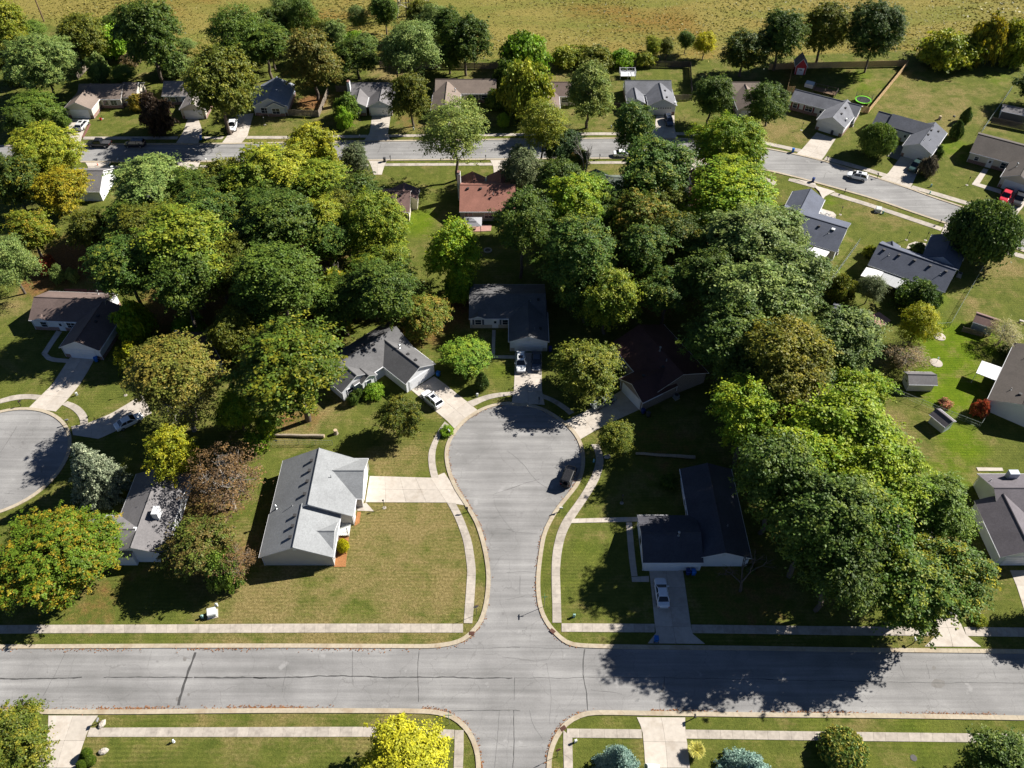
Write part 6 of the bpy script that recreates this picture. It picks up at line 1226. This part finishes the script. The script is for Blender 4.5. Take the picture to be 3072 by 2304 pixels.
def P_transformer(root,mt):
    b=MB(); b.box((0,0,.05),(1.5,1.4,.1)); b.build('pad','conc',root); b=MB(); b.hull([(-.6,-.55,.1),(.6,-.55,.1),(.6,.55,.1),(-.6,.55,.1)],[(-.58,-.5,.85),(.58,-.5,.85),(.58,.53,1.05),(-.58,.53,1.05)]); bx=b.build('cabinet',mt,root)
    b=MB(); b.box((0,-.57,.5),(1.0,.04,.6)); b.build('door',mt,bx); b=MB(); b.box((.3,-.6,.5),(.06,.04,.14)); b.build('handle','metal_dark',bx)
def P_pedestal(root,mt):
    b=MB(); b.hull([(-.17,-.13,0),(.17,-.13,0),(.17,.13,0),(-.17,.13,0)],[(-.15,-.11,.62),(.15,-.11,.62),(.15,.11,.62),(-.15,.11,.62)]); b.build('body',mt,root); b=MB(); b.hull([(-.2,-.16,.62),(.2,-.16,.62),(.2,.16,.62),(-.2,.16,.62)],[(-.12,-.08,.74),(.12,-.08,.74),(.12,.08,.74),(-.12,.08,.74)]); b.build('cap',mt,root)
def P_stone(root,_):
    b=MB(); n=9; prof=[(.42,-.05),(.55,.1),(.5,.28),(.32,.42),(.1,.47)]; b.lathe(prof,n=n); b.v=[(x*random.uniform(.8,1.2)*1.1,y*random.uniform(.75,1.1)*.85,z*random.uniform(.85,1.1)) for x,y,z in b.v]; b.build('rock','stone',root)
def P_stump(root,_):
    b=MB(); b.lathe([(.42,0),(.36,.1),(.33,.95)],n=14); b.build('trunk_piece','log_wood',root); b=MB(); b.lathe([(.32,.952),(.31,.965)],n=14); b.build('cut_face','log_end',root)
def P_cone(root,_):
    b=MB(); b.box((0,0,.02),(.38,.38,.04)); b.lathe([(.14,.04),(.03,.72)],n=10); b.build('cone_body','cone_orange',root)
def P_stop(root,mt):
    b=MB(); b.box((0,0,1.15),(.05,.05,2.3)); b.build('post','sign_back',root); r=.4; pts=[(r*math.cos(R(22.5+45*k)),2.3+r*math.sin(R(22.5+45*k))) for k in range(8)]
    b=MB(); b.hull([(y,-.05,z) for y,z in pts],[(y,-.035,z) for y,z in pts]); b.build('sign_plate','sign_red',root); b=MB(); b.hull([(y*.99,-.034,2.3+(z-2.3)*.99) for y,z in pts],[(y*.99,-.03,2.3+(z-2.3)*.99) for y,z in pts]); b.build('sign_back','sign_back',root)
    cu=bpy.data.curves.new('lettering','FONT'); cu.body='STOP'; cu.size=.26; cu.align_x='CENTER'; cu.align_y='CENTER'; cu.extrude=.002; cu.materials.append(MATS['trim_white'])
    o=link(bpy.data.objects.new('lettering',bpy.data.meshes.new_from_object(bpy.data.objects.new('t',cu))),root); o.location=(0,-.053,2.3); o.rotation_euler=(R(90),0,0)
def P_street(root,_):
    b=MB(); b.tube([(0,0,0),(0,0,2.7)],.035,6); b.build('post','sign_back',root); b=MB(); b.box((0,0,2.78),(.85,.03,.16)); b.build('name_plate','sign_green',root); b=MB(); b.box((0,0,2.96),(.03,.85,.16)); b.build('name_plate','sign_green',root)
def P_ac(root,_):
    b=MB(); b.box((0,0,.04),(1,1,.08)); b.build('pad','conc_old',root); b=MB(); b.box((0,0,.5),(.8,.8,.8)); bx=b.build('casing','metal_gray',root); b=MB(); b.lathe([(.34,.9),(.34,.93),(.28,.93)],n=16); b.build('fan_grille','trim_dark',bx)
    for q in range(6):
        b=MB(); b.box((0,-.405,.22+q*.11),(.72,.02,.04)); b.build('louver','metal_gray',bx)
def P_ring(root,_):
    for q in range(14):
        a=q/14*6.283; b=MB(); b.box((.75*math.cos(a),.75*math.sin(a),.12),(.3,.2,.25),a+1.57); b.build('ring_stone','stone',root)
    b=MB(); b.lathe([(.7,0),(.66,.05)],n=14); b.build('ash_bed','joint',root)
def P_planter(root,_):
    b=MB(); b.lathe([(1.15,0),(1.1,.08),(.2,.12)],n=20); b.build('gravel_ring','conc',root); b=MB(); b.tube([(0,0,.1),(0,0,1.3)],.025,5); b.build('stake','metal_dark',root)
    for q in range(5): a=q*1.257; b=MB(); b.box((.16*math.cos(a),.16*math.sin(a),1.32),(.22,.1,.05),a); b.build('vane','hydrant_teal' if q%2 else 'pink',root)
def P_manhole(root,_):
    b=MB(); b.lathe([(.42,0),(.42,.03),(.36,.035)],n=18); b.build('cover','iron',root)
def P_grill(root,_):
    b=MB(); b.lathe([(.05,.6),(.28,.68),(.33,.85),(.28,1.0),(.06,1.08)],n=12); b.build('kettle','metal_dark',root)
    for q in range(3): a=q*2.094; b=MB(); b.tube([(.2*math.cos(a),.2*math.sin(a),.68),(.34*math.cos(a),.34*math.sin(a),0)],.02,5); b.build('leg','metal_gray',root)
def P_gazebo(root,_):
    w,d=1.85,1.6
    for sx in (-1,1):
        for sy in (-1,1): b=MB(); b.box((sx*w*.92,sy*d*.92,1.1),(.12,.12,2.2)); b.build('post','metal_dark',root)
    def hip(b,w,d,z0,z1,k): 
        T=[(-w,-d,z0),(w,-d,z0),(w,d,z0),(-w,d,z0)]; U=[(-w*k,-d*k,z1),(w*k,-d*k,z1),(w*k,d*k,z1),(-w*k,d*k,z1)]
        for i in range(4): j=(i+1)%4; b.poly([T[i],T[j],U[j],U[i]])
        b.poly(U)
    b=MB(); hip(b,w+.1,d+.1,2.2,2.75,.4); b.build('canopy','canvas',root); b=MB(); hip(b,w*.48,d*.48,2.82,3.1,.2); b.build('top_canopy','canvas',root)
    b=MB(); b.box((0,.2,.4),(1.3,.8,.06)); tb=b.build('table','plank_pole',root)
    for sx in (-1,1): b=MB(); b.box((sx*.5,.2,.2),(.06,.6,.4)); b.build('leg','metal_dark',tb)
def P_tramp(root,small):
    r=2.1 if not small else 1.7; b=MB(); b.lathe([(r*.86,.78),(r*.86,.8)],n=28); b.build('bed','metal_dark',root)
    b=MB(); n=32
    for i in range(n):
        a0,a1=i/n*6.283,(i+1)/n*6.283; b.poly([(q*math.cos(a),q*math.sin(a),z) for q,a,z in ((r*.86,a0,.83),(r*1.02,a0,.83),(r*1.02,a1,.83),(r*.86,a1,.83))]); b.poly([(r*1.02*math.cos(a),r*1.02*math.sin(a),z) for a,z in ((a0,.72),(a1,.72),(a1,.83),(a0,.83))])
    b.build('rim_pad','lime_rim' if not small else 'trim_white',root)
    for q in range(8):
        a=q/8*6.283; b=MB(); b.tube([(r*1.0*math.cos(a),r*1.0*math.sin(a),0),(r*1.03*math.cos(a),r*1.03*math.sin(a),1.2),(r*1.05*math.cos(a),r*1.05*math.sin(a),2.5)],.03,5); b.build('net_pole','metal_dark',root)
    b=MB()
    for i in range(64):
        a=i/64*6.283; b.tube([(r*math.cos(a),r*math.sin(a),.85),(r*1.03*math.cos(a),r*1.03*math.sin(a),2.45)],.008,3,cap=False)
    for k in range(9):
        z=.95+k*.18; b.tube([(r*1.01*math.cos(i/24*6.283),r*1.01*math.sin(i/24*6.283),z) for i in range(25)],.008,3,cap=False)
    b.build('net','net',root)
def P_bench(root,_):
    b=MB(); b.box((0,0,.42),(1.4,.45,.12)); b.build('seat','stone',root)
    for sx in (-1,1): b=MB(); b.box((sx*.5,0,.18),(.18,.36,.36)); b.build('leg','stone',root)
def P_pylon(root,_):
    Hh=34; s=4.6
    def cor(z): k=s*(1-z/Hh*.78); return [(k,k,z),(-k,k,z),(-k,-k,z),(k,-k,z)]
    for i in range(4):
        b=MB(); b.tube([cor(0)[i],cor(Hh)[i]],[.16,.1],4); b.build('leg','lattice',root)
    zs=[0,4.5,8.5,12,15.5,19,22.5,26,30,34]
    for z0,z1 in zip(zs[:-1],zs[1:]):
        A,B=cor(z0),cor(z1)
        for i in range(4):
            j=(i+1)%4
            for p,q in ((A[i],B[j]),(A[j],B[i]),(B[i],B[j])): b=MB(); b.tube([p,q],.07,4); b.build('brace','lattice',root)
    for z in (22,28,33):
        for sd in (-1,1): b=MB(); b.tube([(0,0,z),(sd*7,0,z+.8)],.12,4); b.tube([(0,0,z+1.6),(sd*7,0,z+.8)],.1,4); b.build('cross_arm','lattice',root)
def P_pole(root,_):
    b=MB(); b.tube([(0,0,0),(0,0,14)],[.22,.14],8); b.build('pole_shaft','plank_pole',root); b=MB(); b.box((0,0,13),(2.2,.12,.14)); b.build('cross_arm','plank_pole',root)
def P_hoop(root,_):
    b=MB(); b.tube([(0,0,.2),(1.2,.4,.25),(2.6,.9,.5)],.06,6); b.build('pole_shaft','metal_dark',root); b=MB(); b.box((2.9,1.0,.6),(.08,1.1,.75),.3); b.build('backboard','metal_gray',root); b=MB(); b.box((-.2,0,.15),(.6,.9,.3)); b.build('base','metal_dark',root)
def P_deck(root,mt):
    w,d=(4.2,3.0) if mt=='trim_white' else (6,2.2); zt=1.0 if mt=='trim_white' else .5
    for q in range(int(d/.3)): b=MB(); b.box((0,-d/2+.15+q*.3,zt),(w,.27,.06)); b.build('plank','plank_pole' if mt!='trim_white' else mt,root)
    for sx in (-1,0,1):
        for sy in (-1,1): b=MB(); b.box((sx*w/2,sy*d/2,(zt+1.1)/2),(.12,.12,zt+1.1)); b.build('post',mt,root)
    for sy,sx in ((1,0),(0,1),(0,-1)):
        for z in (zt+.15,zt+1.0):
            b=MB(); b.box((sx*w/2,sy*d/2,z),((w if sy else .06),(.06 if sy else d),.08)); b.build('rail',mt,root)
        n=10
        for q in range(n):
            t=-1+2*(q+.5)/n; b=MB(); b.box(((t*w/2 if sy else sx*w/2),(sy*d/2 if sy else t*d/2),zt+.57),(.04,.04,.85)); b.build('baluster',mt,root)
def P_tub(root,_):
    b=MB(); b.box((0,0,.45),(2.2,2.1,.9)); b.build('shell','tub',root); b=MB(); b.box((0,0,.93),(2.25,2.15,.1)); b.build('cover','box_white',root)
def P_flag(root,_):
    b=MB(); b.tube([(0,0,0),(-.2,.6,2.2)],.02,5); b.build('pole_shaft','box_white',root)
    for q in range(5): b=MB(); b.box((-.22,.3,2.0-q*.14),(.03,.9,.14)); b.build('stripe','flag_red' if q%2==0 else 'trim_white',root)
def P_bucket(root,_): b=MB(); b.lathe([(.22,0),(.3,.6),(.28,.6),(.2,.05)],n=12); b.build('pail','bucket_red',root)
def P_rock(root,_):
    for q in range(26):
        b=MB(); b.lathe([(.1,-.02),(.2,.08),(.12,.2)],n=6); x,y=random.gauss(0,.8),random.gauss(0,.8); b.v=[(a*random.uniform(.7,1.3)+x,c*random.uniform(.7,1.3)+y,d+.05) for a,c,d in b.v]; b.build('rock','rock',root)
KIND={'mailbox_black':(P_mailbox,'metal_dark','mailbox','mailbox'),'mailbox_gray':(P_mailbox,'metal_gray','mailbox','mailbox'),'mailbox_white':(P_mailbox,'box_white','mailbox','mailbox'),'yard_lamp':(P_lamp,0,'yard_lamp','lamp post'),
 'bin_blue':(P_bin,'bin_blue','wheeled_bin','bin'),'bin_navy':(P_bin,'bin_navy','wheeled_bin','bin'),'bin_gray':(P_bin,'bin_gray','wheeled_bin','bin'),'hydrant_blue':(P_hydrant,'hydrant_blue','fire_hydrant','hydrant'),'hydrant_white':(P_hydrant,'hydrant_white','fire_hydrant','hydrant'),'hydrant_teal':(P_hydrant,'hydrant_teal','fire_hydrant','hydrant'),
 'transformer_white':(P_transformer,'box_white','transformer_box','utility box'),'pedestal_teal':(P_pedestal,'box_teal','cable_pedestal','utility box'),'pedestal_white':(P_pedestal,'box_white','cable_pedestal','utility box'),'stone':(P_stone,0,'boulder','boulder'),'stump':(P_stump,0,'tree_stump','stump'),'cone':(P_cone,0,'traffic_cone','cone'),'stop_sign':(P_stop,0,'stop_sign','sign'),'street_sign':(P_street,0,'street_sign','sign'),
 'ac_unit':(P_ac,0,'air_conditioner','air conditioner'),'fire_ring':(P_ring,0,'fire_ring','fire ring'),'planter_ring':(P_planter,0,'planter_ring','planter'),'manhole':(P_manhole,0,'manhole_cover','cover'),'rock_bed':(P_rock,0,'rock_garden','rocks'),'grill':(P_grill,0,'grill','grill'),'gazebo':(P_gazebo,0,'gazebo','gazebo'),'trampoline':(P_tramp,False,'trampoline','trampoline'),'trampoline_small':(P_tramp,True,'trampoline','trampoline'),
 'bench':(P_bench,0,'stone_bench','bench'),'pylon':(P_pylon,0,'lattice_tower','tower'),'wood_pole':(P_pole,0,'utility_pole','pole'),'hoop':(P_hoop,0,'basketball_hoop','hoop'),'deck_white':(P_deck,'trim_white','deck','deck'),'deck_dark':(P_deck,'wood_dark','deck','deck'),'hot_tub':(P_tub,0,'hot_tub','hot tub'),'flag':(P_flag,0,'flag','flag'),'red_bin':(P_bucket,0,'bucket','bucket')}
for p in DATA['props']:
    k,x,y,rz,label=p[:5]
    if k=='log':
        r=tag(empty('log',(x,y,.02),R(rz)),label,'log'); L=p[5]/2; b=MB(); b.tube([(-L+2*L*i/8,random.uniform(-.05,.05),.3) for i in range(9)],[.22+.012*i for i in range(9)],10); b.build('trunk_piece','log_wood',r)
        for sd in (-1,1): b=MB(); b.tube([(sd*(L+.001),0,.3),(sd*(L+.02),0,.3)],.2 if sd<0 else .29,10); b.build('cut_face','log_end',r)
    elif k=='drain':
        r=tag(empty('storm_drain',(x,y,.1),R(rz)),label,'drain'); b=MB(); b.box((0,0,.02),(.75,.55,.06)); b.build('frame','iron_brown',r)
        for q in range(5): b=MB(); b.box((-.26+q*.13,0,.06),(.05,.46,.03)); b.build('bar','iron_brown',r)
    else:
        f,arg,nm,cat=KIND[k]; r=tag(empty(nm,(x,y,.0),R(rz)),label,cat); f(r,arg)
# ------------------------------------------------------------------ trees
def unit(v): return v/(np.linalg.norm(v,axis=-1,keepdims=True)+1e-9)
def leaves(C,O,g,per,sig,size,flatn=.62,up=.55,jit=.62):
    """C clump centres, O outward directions -> leaf quads"""
    n=len(C)*per; c=np.repeat(C,per,0); o=np.repeat(O,per,0)
    off=g.normal(0,1,(n,3)); off/= (1+.25*np.linalg.norm(off,axis=1,keepdims=True)); off*=np.repeat(sig,per)[:,None]
    oh=o*np.array([1,1,.15]); oh=unit(oh); fn=unit(o*.45+np.array([0,0,.75])); along=(off*fn).sum(1,keepdims=True); off-=fn*along*flatn; a2=(off*oh).sum(1,keepdims=True); off+=oh*a2*.75; off[:,2]-=np.abs(a2[:,0])*.18
    p=c+off; nr=unit(o*.55+np.array([0,0,up])+unit(g.normal(0,1,(n,3)))*jit); t=unit(np.cross(nr,unit(g.normal(0,1,(n,3))))); b=np.cross(nr,t)
    s=size*g.uniform(.65,1.25,(n,1)); t=t*s; b=b*s*.62
    V=np.stack([p-t,p-b+nr*s*.12,p+t,p+b+nr*s*.12],1).reshape(-1,3); F=np.arange(n*4).reshape(-1,4)
    ct=g.random(len(C)); ca=g.random(len(C)); a=np.repeat(ct,per)*.7+g.random(n)*.3; br=np.repeat(ca,per)*.5+g.random(n)*.5
    T=np.repeat(np.c_[a,br,g.random(n),np.ones(n)],4,0)
    return V,F,T
def tubes_np(segs,k=5):
    V=[];F=[]
    for p0,p1,r0,r1 in segs:
        p0=np.array(p0,float);p1=np.array(p1,float); d=unit(p1-p0); a=unit(np.cross(d,[.31,.87,.2])); b=np.cross(d,a); n=len(V)
        for p,r in ((p0,r0),(p1,r1)):
            for q in range(k): th=q/k*6.283; V.append(p+(a*math.cos(th)+b*math.sin(th))*r)
        for q in range(k): q2=(q+1)%k; F.append((n+q,n+q2,n+k+q2,n+k+q))
    return np.array(V),np.array(F)
def limbs(start,end,r0,r1,g,n=4,sag=.08):
    p=np.array(start,float); e=np.array(end,float); L=np.linalg.norm(e-p); pts=[p+(e-p)*t+np.array([0,0,math.sin(t*3.14)*L*sag])+ (g.normal(0,.03,3)*L if 0<t<1 else 0) for t in np.linspace(0,1,n+1)]
    rr=np.linspace(r0,r1,n+1); return [(pts[i],pts[i+1],rr[i],rr[i+1]) for i in range(n)]
PROTO={}
def proto(kind,var):
    key=(kind,var)
    if key in PROTO: return PROTO[key]
    g=np.random.default_rng(hash((len(kind),ord(kind[0]),ord(kind[-1]),var))%100000)
    R0=5.; H0=11.; segs=[]; leaf=None
    if kind in('maple','oval','feather','cone','sparse','tmaple','tfeather','bmaple'):
        big=kind[0]=='b'; kind='maple' if big else kind; tall=kind[0]=='t'; kind=kind[1:] if tall else kind; H0=17. if tall else H0; sh=.34 if tall else .42; R0=8.2 if big else R0; H0=15. if big else H0; cv=H0*sh; zc=H0-cv; nl={'maple':15,'oval':16,'feather':18,'cone':16,'sparse':12}[kind]*(2 if big else 1)
        cent=[];rad=[]
        for i in range(nl):
            th=i*2.39996+g.uniform(-.4,.4); u=(i+.5)/nl*1.8-.9; u=np.clip(u+g.uniform(-.1,.1),-.85,.8); q=math.sqrt(max(0,1-u*u))
            rr=g.uniform(.42,.8); 
            if kind=='cone': q=q*.5+(1-u)*.28
            cent.append((rr*q*math.cos(th),rr*q*math.sin(th),u*.66)); rad.append(g.uniform(.22,.46)*(.75 if big else 1.)*(1.0 if kind!='feather' else .85))
        cent.append((0,0,.45 if kind!='cone' else .62)); rad.append(.42 if kind!='cone' else .28); cent.append((0,0,0.)); rad.append(.5)
        cent=np.array(cent);rad=np.array(rad)
        C=[];O=[]
        N0=1750 if not big else 4300
        w=rad**2/ (rad**2).sum()
        for ci,(c,r) in enumerate(zip(cent,rad)):
            m=int(N0*w[ci])+4; d=unit(g.normal(0,1,(m,3))); d[:,2]=np.where(d[:,2]<-.55,-d[:,2]*.5,d[:,2]); d=unit(d); wob=1+.22*np.sin(d[:,0:1]*4.3+ci)*np.cos(d[:,1:2]*3.7+2*ci)+.14*np.sin(d[:,2:3]*9+ci*1.7); p=c+d*r*wob*g.uniform(.8,1.12,(m,1))
            dist=np.linalg.norm(p[:,None]-cent[None],axis=2)/rad[None]; dist[:,ci]=9; keep=(dist.min(1)>.82)|(g.random(m)<.06)
            C.append(p[keep]); O.append(unit(d[keep]+p[keep]*.6))
        C=np.concatenate(C);O=np.concatenate(O); C=C/np.percentile(np.linalg.norm(C,axis=1),98)
        if kind=='sparse': k=g.random(len(C))<.42; C=C[k];O=O[k]
        if kind=='feather': k=g.random(len(C))<.85; C=C[k];O=O[k]
        Cm=C*np.array([R0,R0,cv])+np.array([0,0,zc])
        per={'maple':27,'oval':27,'feather':22,'cone':27,'sparse':11}[kind]; sz={'maple':.165,'oval':.165,'feather':.135,'cone':.16,'sparse':.12}[kind]
        sp=g.random(len(C))<.16; Cm[sp]+=O[sp]*g.uniform(.3,1.3,(sp.sum(),1))*np.array([1,1,.6])
        leaf=leaves(Cm,O,g,per,np.clip(g.lognormal(-1.22,.42,len(C)),.12,.75)*(1 if kind!='feather' else 1.15),sz)
        # trunk and limbs
        tk=.26 if kind!='feather' else .2; fork=zc-cv*.55
        segs+=limbs((0,0,-.1),(g.normal(0,.15),g.normal(0,.15),fork),tk*1.25,tk*.8,g,4,0); f0=segs[-1][1]
        segs+=limbs(f0,(0,0,zc+cv*.55),tk*.7,.05,g,5,0)
        for c,r in zip(cent[:-2],rad):
            e=c*np.array([R0,R0,cv])*.8+np.array([0,0,zc]); t=g.uniform(0,.45); s0=f0+(np.array([0,0,zc+cv*.5])-f0)*t*(.3+.7*max(0,c[2]+.4))
            ls=limbs(s0,e,tk*.42,.05,g,4,.06); segs+=ls
            for q in range(5 if kind!='sparse' else 9):
                b0=ls[g.integers(1,4)][1]; dv=unit(g.normal(0,1,3)+unit(e-s0)*1.1+np.array([0,0,.3])); segs+=limbs(b0,b0+dv*g.uniform(.9,2.2),.05,.012,g,2,.05)
                if kind=='sparse':
                    b1=b0+dv*1.2
                    for z in range(3): segs+=limbs(b1,b1+unit(g.normal(0,1,3)+dv)*g.uniform(.6,1.3),.025,.008,g,1,0)
    elif kind in('shrub','ball','ball2','ballshrub','arbor'):
        H0=5.; cv=2.45; zc=2.55; m={'shrub':420,'ball':900,'ball2':850,'ballshrub':700,'arbor':700}[kind]; d=unit(g.normal(0,1,(m,3))); low=-.75 if kind!='ball' else -.8; d[:,2]=np.where(d[:,2]<low,-d[:,2],d[:,2])
        f=1+.16*np.sin(d[:,0]*5+var)*np.cos(d[:,1]*4)+(.12 if kind in('shrub','ball2') else .03)*g.normal(0,1,m)
        if kind in('shrub',): f*=1+.15*np.sin(7*d[:,2]+3*d[:,0])
        if kind in('ballshrub','ball'): f=1+.03*g.normal(0,1,m)
        C=d*f[:,None]*.9
        if kind=='arbor': k=.25+.75*np.clip((1-C[:,2])/1.5,0,1); C[:,0]*=k; C[:,1]*=k
        if kind in('ball','ball2'): cv=2.1; zc=2.9
        Cm=C*np.array([R0,R0,cv])+np.array([0,0,zc]); per={'shrub':26,'ball':26,'ball2':26,'ballshrub':22,'arbor':22}[kind]
        leaf=leaves(Cm,unit(d),g,per,g.uniform(.35,.7,m),{'shrub':.3,'ball':.19,'ball2':.22,'ballshrub':.34,'arbor':.3}[kind],up=.3)
        inner=unit(g.normal(0,1,(160,3)))*g.uniform(.3,.72,(160,1)); V2,F2,T2=leaves(inner*np.array([R0,R0,cv])+np.array([0,0,zc]),unit(inner),g,20,np.full(160,.9),.42)
        leaf=(np.concatenate([leaf[0],V2]),np.concatenate([leaf[1],F2+len(leaf[0])]),np.concatenate([leaf[2],T2]))
        segs+=limbs((0,0,-.1),(0,0,zc),.16,.1,g,3,0)
        for q in range(9): a=q*.7; segs+=limbs((0,0,.5 if kind!='ball' else 1.0),(R0*.55*math.cos(a),R0*.55*math.sin(a),zc+g.uniform(-.4,1.)),.08,.02,g,3,.05)
    elif kind=='spruce':
        H0=10.; C=[];O=[]
        segs+=limbs((0,0,-.1),(0,0,H0),.24,.02,g,6,0)
        z=.5; lev=0
        while z<H0-.2:
            rr=R0*(1-z/H0)**.8; nb=max(5,int(16*(1-z/H0))+4)
            for q in range(nb):
                a=q/nb*6.283+lev*.5+g.uniform(-.15,.15); L=rr*g.uniform(.8,1.08); e=np.array([L*math.cos(a),L*math.sin(a),z-.12*L+g.uniform(-.1,.1)]); segs+=limbs((0,0,z),e,.04,.01,g,2,-.03)
                for t in np.linspace(.3,1,max(2,int(L/.42))):
                    pt=np.array([0,0,z])*(1-t)+e*t
                    for sd in (-1,0,1):
                        s=np.array([-math.sin(a),math.cos(a),0])*sd*(1.05-t*.8)*.55; C.append(pt+s); O.append((math.cos(a)*.8,math.sin(a)*.8,.55))
            z+=.52*(1-.3*z/H0); lev+=1
        C=np.array(C);O=unit(np.array(O)); leaf=leaves(C,O,g,9,np.full(len(C),.26),.17,up=.5,jit=.9)
    elif kind=='grass':
        H0=5.; n=2600; a=g.uniform(0,6.283,n); L=g.uniform(.6,1,n); b0=np.c_[np.cos(a),np.sin(a)]*g.uniform(0,1.6,(n,1)); V=[];F=[];T=[]
        for i in range(n):
            d=np.array([math.cos(a[i]),math.sin(a[i])]); s=np.array([-d[1],d[0]])*.12; sp=g.uniform(.0,1.)**.7; pts=[(b0[i],0.),(b0[i]+d*1.3*L[i]*sp,3.9*L[i]),(b0[i]+d*3.6*L[i]*sp,(5.-1.4*sp)*L[i])]; k=len(V)
            for (p,z),w in zip(pts,(1,1,.25)): V+=[(*(p-s*w),z),(*(p+s*w),z)]
            F+=[(k,k+1,k+3,k+2),(k+2,k+3,k+5,k+4)]; T+=[(g.random(),g.random(),0,1)]*6
        leaf=(np.array(V),np.array(F),np.array(T)); segs+=limbs((0,0,-.1),(0,0,.6),.5,.3,g,1,0)
    elif kind=='dead':
        def grow(p,d,L,r,dep):
            e=p+d*L; segs.extend(limbs(p,e,r,r*.62,g,3,.02))
            if dep>0:
                for q in range(3 if dep>1 else 4): grow(e if q<2 else p+d*L*g.uniform(.5,.9),unit(d+g.normal(0,.5,3)+np.array([0,0,.12])),L*g.uniform(.55,.78),r*.56,dep-1)
        grow(np.array([0,0,-.1]),unit(np.array([.05,.02,1.])),3.6,.24,4)
    V,F=tubes_np(segs); 
    if kind=='dead':
        ext=np.abs(V[:,:2]).max(); V[:,:2]*=R0/ext; V[:,2]*=H0/V[:,2].max()
    tm=npmesh('trunk',V,F,[MATS['bark']]); cm=npmesh('crown',leaf[0],leaf[1],[leafmat('green')],leaf[2]) if leaf is not None else None
    PROTO[key]=(tm,cm,R0,H0); return PROTO[key]
NV={'bmaple':2,'tmaple':5,'tfeather':2,'maple':5,'oval':3,'feather':2,'cone':1,'sparse':2,'shrub':3,'ball':1,'ball2':1,'ballshrub':1,'arbor':1,'spruce':1,'grass':1,'dead':2}
for i,(kind,pal,x,y,r,h,label) in enumerate(DATA['trees']):
    if kind=='maple' and r>7: kind='bmaple'
    tm,cm,R0,H0=proto(kind,i%NV[kind]); low=kind in('shrub','ballshrub','grass')
    root=tag(empty('shrub' if low and h<6 else 'tree',(x,y,0),(i*2.4)%6.283),label,'shrub' if low and h<6 else 'tree','trees and shrubs'); root.rotation_euler=(random.uniform(-.05,.05),random.uniform(-.05,.05),(i*2.4)%6.283); root.scale=(r/R0*random.uniform(.96,1.06),r/R0*random.uniform(.96,1.06),h/H0)
    t=bpy.data.objects.new('trunk',tm); link(t,root)
    if kind=='sparse' or (kind=='dead' and y>100): t.material_slots[0].link='OBJECT'; t.material_slots[0].material=MATS['bark_pale']
    if cm is not None:
        c=bpy.data.objects.new('crown',cm); link(c,root); c.material_slots[0].link='OBJECT'; c.material_slots[0].material=leafmat(pal)
# ------------------------------------------------------------------ meadow grass
def meadow():
    mp=np.array(DATA['meadow']); n=60000; x=rng.uniform(-190,190,n); y=rng.uniform(212,330,n); keep=y>np.interp(x,mp[:,0],mp[:,1])+rng.normal(0,1.5,n); x=x[keep];y=y[keep]; n=len(x)
    a=rng.uniform(0,6.283,n); s=rng.uniform(.15,.4,n)*(1+.6*np.sin(x*.09)*np.cos(y*.07)); hh=rng.uniform(.06,.24,n)*(1+.6*np.sin(x*.07+1)*np.cos(y*.11)); dx=np.cos(a)*s;dy=np.sin(a)*s; lean=rng.normal(0,.25,(n,2))
    z0=np.zeros(n); V=np.stack([np.c_[x-dx,y-dy,z0],np.c_[x+dx,y+dy,z0],np.c_[x+dx*.7+lean[:,0],y+dy*.7+lean[:,1],hh],np.c_[x-dx*.7+lean[:,0],y-dy*.7+lean[:,1],hh*.9]],1).reshape(-1,3)
    tone=rng.random(n)*.6+.4*(.5+.5*np.sin(x*.05+y*.03)); T=np.repeat(np.c_[tone,rng.random(n),z0,z0+1],4,0)
    PAL['meadow']=((.22,.195,.055),(.3,.245,.075),.5); me=npmesh('meadow_grass',V,np.arange(n*4).reshape(-1,4),[leafmat('meadow')],T); tag(link(bpy.data.objects.new('meadow_grass',me)),'tall golden meadow grass beyond the far row of houses','grass',kind='stuff')
meadow()
